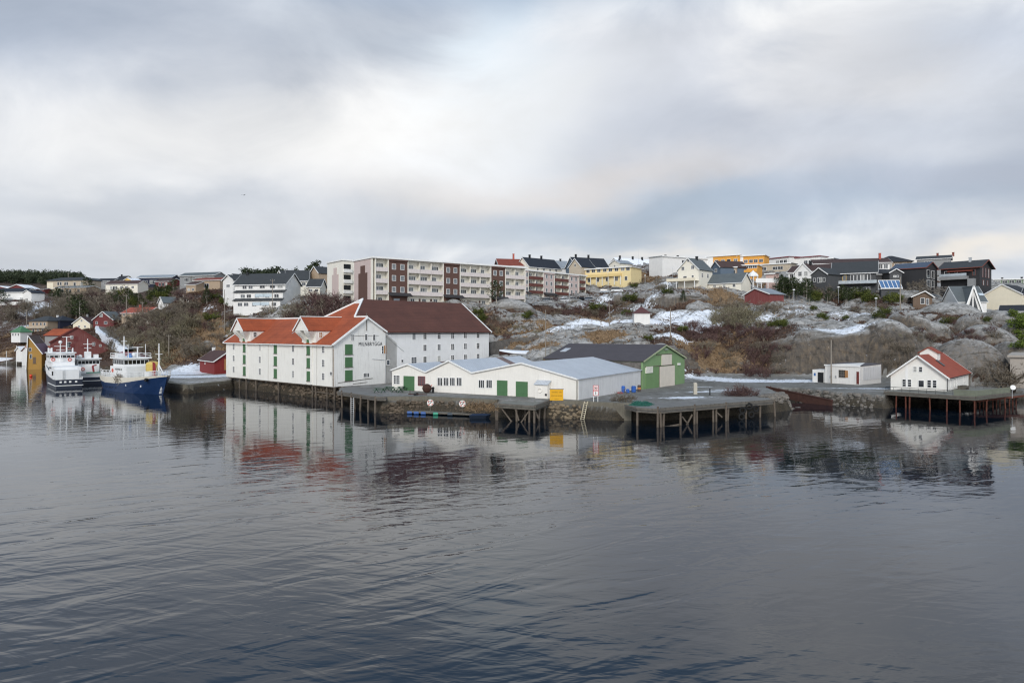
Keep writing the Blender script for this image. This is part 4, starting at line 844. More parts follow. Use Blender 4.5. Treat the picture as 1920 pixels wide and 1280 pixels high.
hs('house', 'small white gabled house beside the heath covered knoll', 'house', 1143,330,1163,324,506,496,488,8,'y',PWV,RLG,[('f',.5,1.5,.8,.9)],chim=[(2.4,4,1.5)])
hs('house', 'white house with long snowy roof just left of the knoll', 'house', 1163,332,1240,345,503,495,486.5,9,'x',PW,RSNOW,row('f',1.,(.3,.6),.9,.9),chim=[(3,4,1.5),(11,4,1.5),(17,4,1.5)])
wg, wl = hs('house', 'white house with brown roof and white front gable above the pines', 'house', 1478,243,1560,233,537,511,498,9,'x',PW,RBR,row('f',3.6,(.08,.2,.33,.45),1.,1.3)+row('f',1.0,(.3,.42,.54),1.,1.1),chim=[(6,4.5,1.4)])
MB().prism([(2.6,4.),(8.2,4.),(8.2,4.6),(5.4,7.6),(2.6,4.6)],-.9,3.,'xz').box(2.6,8.2,-.9,-.02,-2,4.).build('front_gable', PW, wg)
q = MB()
for sg in (-1,1): q.slab([(5.4+sg*3.3,-1.2,4.3),(5.4,-1.2,7.85),(5.4,4.2,7.85),(5.4+sg*3.3,4.2,4.3)],.18)
q.build('gable_roof', RBR, wg); q = MB()
for sg in (-1,1): q.beam((5.4+sg*3.3,-1.26,4.2),(5.4,-1.26,7.75),.08,.32)
q.build('bargeboard', TRIM, wg)
for x in (4.4,6.4): window(wg, x, -.9, 4.1, 1.1, 1.4, 2, 2)
MB().box(-.4,10,-2.2,-1.9,.6,2.3).build('terrace_fence', TRIM, wg)
dk, dl = hs('house', 'charcoal house with white trimmed front gable and glazed balcony', 'house', 1521,226,1551.5,221.5,550,515.5,502.5,11,'y',PDG,RCH,[('f',.2,4.3,.6,1.1,1,1),('f',.45,4.2,.7,1.5,1,1),('f',.6,4.2,.7,1.5,1,1),('f',.8,4.2,.6,1.2,1,1)],base=4)
d2, d2l = hs('house', 'long charcoal house with big dark roof and lit windows beside the front gable', 'house', 1562,228,1642,222,556,512,492.5,10,'x',PDG,RCH,[('f',.17,6.,1.,1.6,1,1,PYE),('f',.27,6.,1.,1.6,1,1,PYE)]+row('f',6.,(.45,.53,.61,.69,.77,.85),.8,1.9,1,1)+row('f',1.9,(.08,.18),1.,1.1,1,1)+row('f',1.9,(.45,.55,.75,.83),.9,1.7,1,1),base=4,over=.7)  # yellow frames paint in the glow of the lit windows
MB().box(-4,d2l+.3,-2.,-.02,3.7,3.9).build('balcony_floor', TDK, d2); o = MB().box(-4,d2l+.3,-2.05,-1.98,3.95,4.95).build('balcony_glass', mat('balcony_glass_panel','#aab2b6',.15), d2)
for k in range(9): MB().box(-3.9+k*2.,-3.82+k*2.,-2.12,-2.05,3.9,5.).build('balcony_post', STEELP, d2)
cz = thing('conservatory', 'white framed glass conservatory with slanted blue panes on the charcoal house', 'conservatory', at(1652,212,zpy(541.5,212)), R(-6))
q = MB().box(0,6.3,0,.12,0,.3).box(0,6.3,2.2,2.35,2.6,2.85).box(0,.15,0,2.3,-.15,.15).box(6.15,6.3,0,2.3,-.15,.15).box(0,6.3,2.2,2.4,-.15,.1)
for k in range(6): q.beam((.1+k*1.22,.05,.2),(.1+k*1.22,2.25,2.7),.16,.14)
q.beam((.07,2.25,0),(.07,2.25,2.7),.14,.14); q.beam((6.2,2.25,0),(6.2,2.25,2.7),.14,.14); q.build('frame', TRIM, cz)
MB().slab([(.1,.1,.27),(6.2,.1,.27),(6.2,2.2,2.67),(.1,2.2,2.67)],.05).build('pane', mat('blue_glass','#4f6f96',.12), cz); MB().box(.3,6,.6,2.2,-6,-.16).build('base_wall', PDG, cz)
dm, _ = hs('house', 'small charcoal gable with white barge boards and two tiny windows', 'house', 1668,222,1691,222,545,511,504.5,12,'y',PDG,RCH,[('f',.4,4.6,.6,.5,1,1),('f',.65,4.6,.6,.5,1,1)],base=4)
hs('house', 'long low charcoal wing behind the glass conservatory', 'house', 1640,226,1700,228,548,514,506,9,'x',PDG,RBK,base=4)
bk, bl_ = hs('house', 'black timber house with blue slate roof and tall glazed gable end', 'house', 1672,227.5,1735,220,541,505.5,495,10.7,'x',PBK,RBL,[('r',.25,4.3,2.6,2.4,1,1),('r',.65,4.3,2.6,2.4,2,1),('r',.25,1.4,2.6,2.,1,1),('r',.65,1.4,2.6,2.,2,1)],base=4,trim=TRS)
b9, b9l = hs('house', 'large black house with dark roof, rust red trim and glazed corner', 'house', 1764,226.5,1837,218,537,504,491.5,11,'x',PBK,RCH,[('f',.16,4.,1.2,1.5,1,1),('f',.40,4.,.8,1.6,1,1),('f',.86,4.,.8,1.8,1,1,TRS)]+[('r',.25,4.,.9,2.9,1,2,TRS),('r',.5,4.,.9,2.9,1,2,TRS),('r',.75,4.,.9,2.9,1,2,TRS),('r',.3,.8,1.,1.5,1,1,TRS),('r',.65,.8,1.,1.5,1,1,TRS)],base=4.5,trim=TRS,over=.9,chim=[(7,4.5,1.4)],chm=STEELP)
MB().box(.3,8,-2.2,-.02,1.9,2.9).build('terrace_wall', PGY, b9); MB().box(.3,8,-2.2,-2.12,2.95,3.8).build('terrace_glass', mat('balcony_glass_panel','#aab2b6',.15), b9); MB().box(8.2,10.,-2.0,-.02,-3,2.).build('lower_bay', PGY, b9)
tw = MB().slab([(0,0,.0),(7.,0,.0),(7.,1.5,.5),(0,1.5,.5)],.15); tw.build('entrance_canopy', TRS, b9, (2.2,-1.5,4.5))
sw = at(1700,199,0); rubble('garden_wall', 'brown stone garden wall under the black houses', [at(1699,216,0), at(1765,213,0), at(1832,211,0)], zpy(552,213), zpy(538,213), .3, STONE, dens=5, rmin=.25, rmax=.5)
hs('house', 'low house with black hipped roofs and pale walls on the skyline', 'house', 1641,262,1709,258,512,492,480,11,'hip',PTN,RBK,row('f',2.6,(.2,.4,.6,.8),1.4,1.4),over=.8)
hs('house', 'grey flat house with white windows and two brick chimneys on the skyline', 'house', 1719,262,1782,256,505,487,481,9,'x',PGY,RCH,[('f',.35,2.2,2.4,1.2,3,1)],chim=[(6.5,4.5,1),(11.5,4.5,1)],chm=TRS)
hs('house', 'low white bungalow with long brown roof and salmon chimney on the skyline', 'house', 1528,258,1668,252,512,494.5,486.5,10,'x',PW,RBR,row('f',2.,(.72,.8,.88,.95),1.3,1.5)+row('f',2.,(.1,.3,.5),1.3,1.),chim=[(23,4,2.2)],chm=SAL,over=.8)
for pa, ya, pb, yb, e_, lb in [(1432,330,1480,318,486.5,'row house with dark red flat roof and white end wall, left of its twin'),(1480,322,1537,312,484.5,'row house with dark red flat roof and blue windows on the skyline')]:
    o, l_ = hs('row_house', lb, 'row house', pa, ya, pb, yb, 512, e_, None, 9, 'flat', PW, mat('dark_red_fascia','#7a3136'), row('f',4.5,(.55,.7,.85),1.6,1.5,2,1), rise=.2, over=.5, trim=mat('dark_red_fascia','#7a3136'))
hs('house', 'grey flat roofed house with white windows under the red roofed row', 'house', 1420,288,1482,280,520,497,None,9,'flat',PBG,RCH,row('f',3.4,(.2,.55,.7),2.,1.2),rise=.2)
hs('house', 'low grey terrace house with pale roof behind the red roofed row', 'house', 1535,320,1562,316,505,486,None,8,'flat',PGY,RLG,row('f',3.,(.3,.7),1.5,1.2),rise=.2)
hs('shed', 'pale pink garden shed behind the white balcony fence', 'shed', 1436,240,1452,238,531,514,None,4,'flat',paint('shed_pink','#c9aba0','v'),RCH,rise=.3)
gzb = thing('gazebo', 'small white domed gazebo on the terrace', 'gazebo', at(1412,236,zpy(531,236)))
MB().lathe([(1.9,2.3),(1.75,2.9),(1.1,3.5),(.25,4.1),(.02,4.5)],8).build('roof', TRIM, gzb)
for k in range(6): MB().box(-.1,.1,-.1,.1,-1.5,2.35).build('post', TRIM, gzb, (1.6*math.cos(k*1.047+.3),1.6*math.sin(k*1.047+.3),0))
fn = thing('terrace_fence', 'long white terrace fence on posts right of the gazebo', 'fence', at(1417,234,zpy(531.5,234)))
MB().box(0,9.2,-.06,.06,.3,1.7).box(0,9.2,-.1,.1,1.7,1.8).build('panel', TRIM, fn); 
for x in (2.,4.2,7.,9.): MB().box(x-.1,x+.1,.08,.25,-3.,1.7).build('post', TRIM, fn)
rb_, rl = hs('barn', 'weathered red barn with pale metal roof among bare bushes', 'barn', 1396,216,1443,208,573,553.5,541,6.5,'y',mat('red_barn_boards','#7d4240',.85,.12,.6,'v',.2,.6,.5,'#9a7d76'),RLG,apex=.45)
kk = at(1188.5,186,gz(at(1204,187).x,187)-.1); 
ks = thing('kiosk', 'square white kiosk with maroon pyramid roof standing on the snowy rock', 'kiosk', at(1188.5,186,zpy(610.5,186)), R(-4))
MB().box(.1,4.3,.1,4.3,-.05,3.35).build('wall', paint('house_paint_white','#e4e2dd'), ks); q = MB(); e = [(-.25,-.25,3.35),(4.65,-.25,3.35),(4.65,4.65,3.35),(-.25,4.65,3.35),(2.2,2.2,5.25)]
q.add(e, [(0,1,4),(1,2,4),(2,3,4),(3,0,4),(3,2,1,0)]).build('roof', mat('kiosk_tiles','#5b3b3a',.8,.2,.6,'t',.3,.5), ks); MB().lathe([(.14,0),(.2,.25),(.02,.5)],8,(2.2,2.2,5.2)).build('finial', BLACKM, ks)
MB().box(.3,1.6,-.02,.4,-1.6,-.06).box(2.3,4,0,.4,-1.4,-.06).build('plinth', STONE, ks)
# A-frame group, cream gable and garages on the far right
hs('house', 'brown timber porch gable with white barge boards peeping over the rock dome', 'house', 1712,199,1748,197,575,556,546.5,8,'y',PRB,RGY,[('f',.5,1.6,.9,1.6,1,1),('f',.75,1.4,.6,1.6,1,1)],over=.6,apex=.62)
af, al = hs('house', 'white house with dark grey roof and steep gable of tall triangular windows behind rock dome', 'house', 1797,197,1850,196,586,566,538,10,'x',PW,RGY,[('l',.3,1.4,.9,.7,1,1),('l',.5,1.4,.9,.7,1,1),('l',.72,1.4,.9,.7,1,1)],over=.3)
MB().prism([(.9,-2),(5.6,-2),(5.6,.3),(3.25,7.3),(.9,.3)],-1.2,4.6,'xz').build('front_gable', PW, af)
q = MB()
for sg in (-1,1): q.slab([(3.25+sg*2.75,-1.6,-.7),(3.25,-1.6,7.55),(3.25,5,7.55),(3.25+sg*2.75,5,-.7)],.2)
q.build('gable_roof', RGY, af); q = MB()
for sg in (-1,1): q.beam((3.25+sg*2.75,-1.65,-.8),(3.25,-1.65,7.45),.08,.4)
q.build('bargeboard', TRIM, af)
q = MB().prism([(1.55,-.5),(3.05,-.5),(3.05,4.9)],-1.26,-1.18,'xz').prism([(3.45,-.5),(4.95,-.5),(3.45,4.9)],-1.26,-1.18,'xz'); q.build('gable_window', mat('dark_glass','#1c2024',.1), af)
MB().box(-.6,.6,-.5,.5,0,.1).build('roof_light', mat('bright_skylight','#c9d4da',.2), af, (7.0,2.2,zpy(566,197)-zpy(586,197)+2.2), (R(38),0,0))
hs('house', 'broad cream gable end with plain wall behind the rocks at the right edge', 'house', 1843,214,1917,206,585,554,533.5,14,'y',PCR,RBK,over=.3)
hs('house', 'white house with dark roof at the right edge beside the cream gable', 'house', 1917,207,1990,200,585,553,532,10,'x',PW,RBK,row('f',3.,(.1,.4),1.,1.2))
hs('garage', 'low garage with flat black roof below the cream gable', 'garage', 1874,200,1925,196,592,584.5,573.5,9,'x',PW,RBK,over=.3)
hs('house', 'house with black pyramid roof at the right edge below the garage', 'house', 1905,188,1960,184,628,601,574,10,'hip',PCR,RNV)
hs('apartment_block', 'long low green apartment block far off at the right edge', 'apartment block', 1858,330,1990,322,540,524.5,None,10,'flat',paint('pale_green_paint','#6f8268'),RGY,row('f',2.8,(.1,.2,.3,.4,.5,.6),2.,1.2,2,1),rise=.2,chim=[(6,4,1),(14,4,1),(21,4,1)])
hs('shed', 'pale boarded boat shelter at the water edge on the far right', 'shed', 1894,142,1965,138,714,668,None,8,'flat',mat('pale_tarp_wall','#a8a096',.9,.12,.6,stain=.4),mat('pale_tarp_wall','#a8a096'),rise=.4,trim=mat('pale_tarp_wall','#a8a096'))
# -- left side
tc, tl = hs('terrace_house', 'white stepped terrace house with three levels of dark lean-to roofs', 'terrace house', 440,236,535,232,573,533,514,10,'x',PW,RCH,row('f',6.2,(.2,.32),1.5,1.1,2,1)+row('f',6.3,(.55,.75,.9),1.9,1.,2,1),over=.6,chim=[(2,4.5,1)],base=4)
for k, (z0, dep, x0) in enumerate(((4.05, 1.6, 0.6), (1.2, 3.2, 1.4))):
    MB().slab([(x0,-dep-.5,z0+.35),(tl+.6,-dep-.5,z0+.35),(tl+.6,-.04-k*1.6,z0+1.15),(x0,-.04-k*1.6,z0+1.15)],.16).build('lean_to_roof', RCH, tc)
    MB().box(x0+.3,tl,-dep,-.03-k*1.6,-3.5,z0+.35).build('terrace_wall', PW, tc)
    for u in (.22,.34,.5,.7,.88): window(tc, tl*u, -dep, z0-.95, 1.6, 1.1, 2, 1)
    for u in (.55,.7): MB().box(tl*u-1.6,tl*u+1.6,-dep-.08,-dep,z0-1.3,z0-.2).build('glass_screen', mat('pale_glass','#b9c6cc',.2), tc)
hs('house', 'white gabled house with dark roof behind the stepped terrace house', 'house', 418,250,438,246,560,526,516,10,'y',PW,RCH,[('f',.5,4.5,2.,.9,3,1)],base=4)
hs('house', 'cream gabled house left of the stepped terrace with carport', 'house', 424,262,448,258,563,529.5,514,12,'y',PWV,RCH,[('f',.5,5.2,1.6,.8,2,1)],base=4,chim=[(2.5,5,1.2)])
hs('house', 'white gabled house with slate roof, left of the pair below the pines', 'house', 517,262,533,258,545,524,507.5,12,'y',PWV,RCH,[('f',.6,2,.8,1.1)],base=4)
hs('house', 'white gabled house with slate roof, right of the pair below the pines', 'house', 536,254,578,256,545,525,508,9,'x',PWV,RCH,row('f',2.6,(.25,.4,.55,.8),1.2,1.),base=4)
hs('house', 'low white house with dark lean-to roof beside the white apartment block', 'house', 576,236,600,236,553,537,524,8,'x',PWV,RCH,row('f',1.6,H2,1.1,.8),base=4)
hs('house', 'small tan gabled house with dark roof left of the apartment block', 'house', 582,262,598,258,540,513,500,9,'y',PTN,RCH,[('f',.5,2.6,.8,1)],base=4)
hs('house', 'long grey flat house with bright window band on the left skyline', 'house', 337,352,402,345,536,517.5,511.5,8,'x',PGY,RGY,[('f',.2,3.,2.8,1.5,3,1),('f',.55,2.8,4.,1.8,4,1),('f',.85,2.8,1.2,1.4)],over=.6)
hs('house', 'house with flat rust red roof and large bright window below the grey house', 'house', 364,322,412,318,546,526,521.5,8,'x',PTN,RRD,[('f',.4,2.4,5.,2.,4,1)],over=.6)
hs('house', 'low brown house half hidden on the crest left of the rust red roof', 'house', 349,318,367,316,548,534,529,8,'x',PTN,RBR,row('f',1.2,H2,1.2,.9))
hs('house', 'long dark navy house with pale metal roof on the left skyline', 'house', 256,455,322,450,538,521,516,9,'x',PNV,RLG,row('f',3.2,(.17,.28),1.6,1.6,1,1)+row('f',3.1,(.42,.5,.58),2.,2.2,1,1))
hs('house', 'dark red house with brown roof in front of the navy house', 'house', 291,432,321,428,541,528,523,8,'x',PDR,RBR,row('f',2.4,(.3,.5),1.6,2,1,1)+row('f',2.4,(.7,),1.2,2,1,1))
hs('house', 'long white house with brown roof and white balcony above the pines', 'house', 198,412,258,408,546,533,526.5,9,'x',PWV,RBR,row('f',2.,(.18,.26,.34),1.4,1.8,1,1)+row('f',2.2,(.5,.65,.85),1.6,1.2))
hs('house', 'pale yellow house with black roof on the left skyline', 'house', 214,455,231,452,535,526,518,9,'x',PPY,RBK,chim=[(2,4,1.4)])
hs('house', 'small yellow house with rounded gable beside the black roof', 'house', 231,446,248,444,536,526.5,521,8,'y',PYE,RSNOW)
hs('house', 'low grey house with dark roof left of the yellow houses', 'house', 181,452,212,450,536,527,522.5,8,'x',PGY,RBK,row('f',1.4,H3,1.2,1.2))
bg, bgl = hs('house', 'large beige house with grey hipped roof and tall end wall on the left hillside', 'house', 88,420,165,414,552,526.5,520,10,'hip',PBG,RCH,row('f',6.4,(.28,.34),1.2,2,1,1)+row('f',6.4,(.45,.5),1.2,2,1,1)+row('f',6.,(.68,.85),1.5,2.,1,1),over=.6)
MB().box(.1,4.5,-.1,.02,-1,7.).build('end_panel', PCR, bg)
b8, b8l = hs('house', 'long tan house with flat grey roof and wide blue windows below the beige house', 'house', 104,394,162,390,556,539.5,536.5,9,'x',PTN,RGY,[('f',.17,3.2,4.,1.9,1,1),('f',.38,3.,1.2,2,1,1),('f',.48,3.,1.2,2,1,1),('f',.75,3.2,1.6,1.6,1,1),('f',.3,.2,2.,1.4,1,1)],over=.7)
MB().box(1,14,-1.6,-.02,1.3,2.2).build('balcony_front', PBG, b8)
ll, lll = hs('house', 'white house with black roof, balcony and terrace at the left edge', 'house', -18,384,47,380,566,548,541,9,'x',PW,RNV,row('f',3.6,(.12,.3,.38,.55),1.4,1.3)+row('f',.6,(.5,.6,.7,.8),1.2,1.4),base=4)
MB().box(2,lll-1,-2.2,-.02,1.,2.1).build('balcony_front', TRIM, ll); MB().box(-1,lll+6,-4.2,-3.9,-2.2,-.2).build('terrace_wall', TRIM, ll)
hs('house', 'small white annex with black roof beside the white house at the left edge', 'house', 43,379,59,376,566,549.5,544,7,'y',PW,RNV,[('f',.5,1.2,1.,1.2)],base=4)
hs('house', 'red house with white trimmed snowy gable behind the white house', 'house', 14,402,50,400,552,541,533.5,9,'y',PDR,RSNOW,base=4)
hs('house', 'red house with white trimmed gable at the left edge', 'house', -25,405,16,403,552,541,536,9,'y',PDR,RSNOW,base=4)
hs('house', 'long low dark red house on the left hillside between white and tan houses', 'house', 60,410,82,408,549,543,541,6,'x',PDR,RBR,base=4)
st_, stl = hs('house', 'brown house with hipped olive roof and pale balcony by the left shore', 'house', 54,322,89,318,618,602,592.5,9,'hip',PTN,RCH,row('f',2.6,(.25,.45,.65,.85),1.1,1.2,1,1)+row('f',-.4,(.25,.5,.75),1.2,1.4,1,1),over=.6,base=4)
MB().box(-.2,stl+.2,-1.4,-.02,.7,1.6).build('balcony_front', PBG, st_)
hs('house', 'dark navy house with black hipped roof beside the olive roof', 'house', 87,326,112,322,617,601.5,592,9,'hip',PNV,RNV,[('f',.6,2.8,1.1,1.4,1,1)]+row('f',-.2,(.3,.75),1.6,1.2),chim=[(1.2,4.5,2.)],chm=TRIM,base=4)
hs('house', 'white house with green mansard roof above the left shore', 'house', 21,302,38,300,631,622.5,611,5,'hip',PW,RGN,row('f',.9,H3,.8,.9),over=.4)
hs('house', 'cream gabled house with brown roof and small paned windows above the red warehouse', 'house', 137,316,169,315,624,606.5,594.5,10,'y',PCR,RBR,[('f',.5,5.6,.8,1.,2,2),('f',.35,2.9,.8,.9,2,2),('f',.7,2.9,.8,.9,2,2),('f',.35,.4,.8,.9,2,2),('f',.7,.4,.8,.9,2,2)],base=4,chim=[(4,4,1.4)],chm=PGY)
hs('house', 'red gabled house with white trim and green grey roof beside the winding road', 'house', 174.5,316,213,311,613,600,584.5,11,'y',PDR,RGY,[('f',.4,5.3,1.8,1.3,2,1),('f',.18,1.9,1.2,1.1,1,1),('f',.62,1.9,1.9,1.1,1,1)],base=4,chim=[(4,3,1.3)],chm=PGY)
hs('house', 'low house with terracotta roof behind the bare bushes', 'house', 228,302,276,296,594,587,577,9,'x',PTN,RTC,[('f',.1,.9,1,1)],chim=[(6,4.5,1.2)],chm=SAL,base=3)
hs('house', 'tiny white gabled house with grey roof on the left slope', 'house', 297,300,307,296,572,568,557,8,'y',PW,RGY,base=4)
hs('house', 'pale grey house with white terrace on the skyline right of the beige house', 'house', 165,455,182,452,540,528,522,8,'y',PGY,RGY,[('f',.5,2,1.2,1.2)])
# waterfront on the left
rw_, rwl = None, None
rwA, rwB = at(94,250), at(209,260); dwr = (rwB-rwA).normalized(); wz = 1.6
RWT = thing('red_warehouse', 'large weathered red gabled warehouse behind the white ships', 'warehouse', (rwA.x, rwA.y, wz), math.atan2(dwr.y, dwr.x)); rwL = (rwB-rwA).length
REDW = mat('weathered_red_boards','#74423e',.85,.15,.5,'v',.24,.6,.75,'#97857f'); xa_ = along(rwA, dwr, 143.5); hz0, hza, hz1 = zpy(642,250)-wz, zpy(613.5,254)-wz, zpy(654,260)-wz
MB().prism([(0,-2.5),(rwL,-2.5),(rwL,hz1),(xa_,hza),(0,hz0)],0,24,'xz').build('wall', REDW, RWT)
q = MB(); q.slab([(-.4,-.4,hz0+.05),(xa_,-.4,hza+.25),(xa_,24,hza+.25),(-.4,24,hz0+.05)],.2).slab([(xa_,-.4,hza+.25),(rwL+.4,-.4,hz1+.05),(rwL+.4,24,hz1+.05),(xa_,24,hza+.25)],.2); q.build('roof', mat('red_warehouse_roof','#6b3a34',.8,.2,.5,'t',.3,.5), RWT)
q = MB(); q.beam((-.4,-.45,hz0-.1),(xa_,-.45,hza+.1),.1,.5); q.beam((xa_,-.45,hza+.1),(rwL+.4,-.45,hz1-.1),.1,.5); q.build('bargeboard', mat('dull_red_trim','#6a332f'), RWT)
for px, py, w_, h_ in ((134.5,632,.7,1.),(129,646,1.3,1.8),(129.5,660,1.3,1.8),(175.5,645,.8,1.1),(188,648,.6,.7)): window(RWT, along(rwA,dwr,px), 0, zpy(py,255)-wz, w_, h_, 2, 2)
for px, py in ((142.5,635),(135.8,649),(136,663)): door(RWT, along(rwA,dwr,px), -.03, zpy(py,255)-wz, 1.3, 2., PDR, sill=False, name='hatch')
MB().box(along(rwA,dwr,152),along(rwA,dwr,176),-.2,.02,zpy(651,256)-wz,zpy(649,256)-wz).build('canopy', PDR, RWT)
hs('warehouse', 'low warehouse wing with orange tiled roof left of the red gable', 'warehouse', 84,276,128,274,656,628.5,617.5,9,'x',PGY,ORANGE,base=3,trim=PDR)
yb, ybl = hs('boathouse', 'ochre yellow boathouse with gabled end facing the water at the left', 'boathouse', 51,246,78,247.4,687,661,629,10.5,'y',paint('ochre_boards','#a8803c','v',stain=.35),mat('old_grey_tiles','#6e5f55',.85,.3,.5,'t',.3,.5),[('f',.2,6.,.6,1.2,1,1),('f',.25,3.6,.6,1.4,1,1)],base=3,apex=.06,doors=[('f',.5,2.2,.9,2.2,PRB)])
hs('boathouse', 'small white boathouse with rust red roof left of the yellow boathouse', 'boathouse', 41,272,56,266,671,658,650,8,'y',PW,RTC,base=3)
hs('shed', 'tiny white shed with snowy roof at the left shore', 'shed', 30,282,41,280,664,657,650,6,'y',PW,RSNOW,base=3)
hs('shed', 'low dark red shed behind the blue fishing ship', 'shed', 213,226,246,222,684,667,661,6,'x',PRD,mat('dark_red_fascia','#7a3136'),base=3)
zy0, zy1 = zpy(661,246)-zpy(687,246), zpy(629,246.7)-zpy(687,246); sv = (zy1-zy0)/(ybl*.94)
MB().slab([(ybl*.55,-.5,zy0+sv*ybl*.45+.32),(ybl+.55,-.5,zy0-sv*.55+.32),(ybl+.55,11,zy0-sv*.55+.32),(ybl*.55,11,zy0+sv*ybl*.45+.32)],.06).build('roof_sheet', mat('violet_sheet_roof','#8a7480',.7,.2,.5,'v',.5,.4), yb)
rd, rdl = hs('boathouse', 'small red boathouse with dark roof and tan door on the snowy quay', 'boathouse', 374.5,198,402,186,690.5,673.5,658,7,'x',paint('boathouse_red','#7d2624','v'),roofm('boathouse_roof','#4d3430'),[('f',.38,2.,.7,1.,1,1)],base=2.,chim=[(1.,3.5,.8)],chm=TRIM,doors=[('r',.45,1.6,1.2,2.9,mat('tan_board','#a87a4e'))])
# ---- quays, walls and piers -----------------------------------------------------------
ASPH = mat('worn_quay_asphalt', '#767470', .9, .25, .35, bump=.2)
def slabpoly(b, pts, th):
    n = len(pts); vs = [tuple(p) for p in pts]+[(p[0],p[1],p[2]-th) for p in pts]
    return b.add(vs, [tuple(range(n)), tuple(range(2*n-1,n-1,-1))]+[(k,n+k,n+(k+1)%n,(k+1)%n) for k in range(n)])
def wall_line(name, label, pts, w, z0, z1, m, cat='quay wall'):
    b = MB()
    for p, q in zip(pts[:-1], pts[1:]):
        d = (q-p); d.z = 0; d.normalize(); n = Vector((-d.y, d.x, 0))
        p_ = p-d*.15; q_ = q+d*.15; j = random.uniform(0,.006)
        vs = [(*(p_-n*.25).xy, z0),(*(q_-n*.25).xy, z0),(*(q_+n*w).xy, z0),(*(p_+n*w).xy, z0)]; vs += [(x,y,z1+j) for x,y,_ in vs]
        b.add(vs, [(0,3,2,1),(4,5,6,7),(0,1,5,4),(1,2,6,5),(2,3,7,6),(3,0,4,7)])
    return tag(b.build(name, m), label, cat)
z = Vector((0,0,0))
wall_line('quay_wall', 'stained concrete wall of the snowy left quay', [Vector((-99,186,0)), Vector((-76,155,0)), onz(352,722,1.8), onz(431,714,1.8)], 1.2, -4, 1.9, CONC)
wall_line('quay_wall', 'concrete quay wall with a leaning ladder below the widest shed', [onz(1086,751.5,2.6), onz(1151,755,2.6), onz(1182,757,2.5)], .9, -4, 2.62, CONC)
wall_line('quay_edge', 'thin dark edge slab of the yard above the rubble with the two lifebuoys', [onz(722,744,2.6), onz(800,743,2.6), onz(930,749.5,2.6)], .7, 2.0, 2.64, CONC)
wall_line('quay_edge', 'short edge slab above the yellow stones beside the timber pier', [onz(1037,751,2.6), onz(1086,751.5,2.6)], .7, 2.1, 2.64, CONC)
rubble('rubble_wall', 'brown rubble wall behind the floating pontoon', [onz(716,745,2.6), onz(800,743.3,2.6), onz(930,750,2.6)], -.4, 2.0, .35, RUBBLE, dens=5, rmin=.2, rmax=.5)
rubble('rubble_wall', 'pale yellowish rubble wall right of the timber pier', [onz(1030,751,2.6), onz(1088,752,2.6)], -.5, 2.1, .9, mat('pale_rubble','#877862',.9,.4,.9,stain=.3,scol='#3d352b',bump=.6), dens=4.5, rmin=.22, rmax=.5)
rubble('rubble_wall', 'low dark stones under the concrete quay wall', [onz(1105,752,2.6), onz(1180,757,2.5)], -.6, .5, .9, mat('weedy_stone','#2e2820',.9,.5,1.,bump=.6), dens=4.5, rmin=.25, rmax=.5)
rubble('rubble_wall', 'grey stone harbour wall below the flat roofed hut', [onz(1500,727,2.3), onz(1560,733.5,2.3), onz(1656,740,2.3)], -.5, 2.1, 1.0, GREYSTONE, dens=3.6, rmin=.22, rmax=.6)
b = MB()
for k in range(560):
    u = random.random(); v = random.random(); p = onz(1428+38*u, 744-5*u, 2.3).lerp(onz(1440+62*u, 771-9*u, -.2), v); p.y -= 2.6*v-.2; p.z = max(gz(p.x, p.y), -.5)+random.uniform(.0,.25); boulder(b, p, random.uniform(.25,.55))
tag(b.build('riprap', GREYSTONE, fix=False), 'grey riprap of loose stones at the end of the timber quay', 'riprap', kind='stuff')
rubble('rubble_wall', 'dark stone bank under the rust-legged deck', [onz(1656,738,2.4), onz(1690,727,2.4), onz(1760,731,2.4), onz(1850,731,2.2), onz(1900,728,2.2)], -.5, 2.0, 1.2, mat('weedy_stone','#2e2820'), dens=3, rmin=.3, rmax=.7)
def pier(name, label, poly, z, piles, braces=(), m=DECK, edge=True, th=.3, beams=True, pm=PILE, pr=.17, top={}):
    o0 = poly[0]; t = thing(name, label, 'pier', (o0.x, o0.y, z)); L = [Vector((p.x-o0.x, p.y-o0.y, 0)) for p in poly]
    slabpoly(MB(), L, th).build('deck', m, t)
    nf = piles[0]
    if edge:
        b = MB()
        for p, q in zip(L[:nf-1], L[1:nf]): b.beam(p+Vector((0,-.08,.06)), q+Vector((0,-.08,.06)), .3, .3); b.beam(p+Vector((0,.1,-.38)), q+Vector((0,.1,-.38)), .2, .18)
        b.build('edge_beam', WOODP, t)
    front = [Vector((p.x,p.y,0)) for p in poly[:nf]]
    for px in piles[1]:
        for p, q in zip(front[:-1], front[1:]):
            d = (q-p); L_ = d.length; d.normalize(); s = along(p, d, px)
            if -.6 <= s <= L_+.6:
                c = p+d*s-o0; c.z = 0; h = top.get(px, -.25); y = -.12 if h > 0 else .35
                MB().tube((0,0,-6),(0,0,h),pr*random.uniform(.9,1.15),pr*random.uniform(.85,1),7).build('pile', pm, t, (c.x, c.y+y, 0), (R(random.uniform(-2,2)),R(random.uniform(-3,3)),0)); break
    for a, b_ in braces:
        MB().beam(a-Vector((o0.x,o0.y,z)), b_-Vector((o0.x,o0.y,z)), .15, .18).build('brace', pm, t)
    return t
p3 = [onz(1172,760.5,2.42),onz(1195,766.5,2.42),onz(1235,769,2.42),onz(1345,760.5,2.42),onz(1451,752,2.42),onz(1440,745.3,2.42),onz(1330,750.5,2.42),onz(1240,755,2.42),onz(1180,755,2.42)]
def pz(px, py, z): return onz(px, py, z)
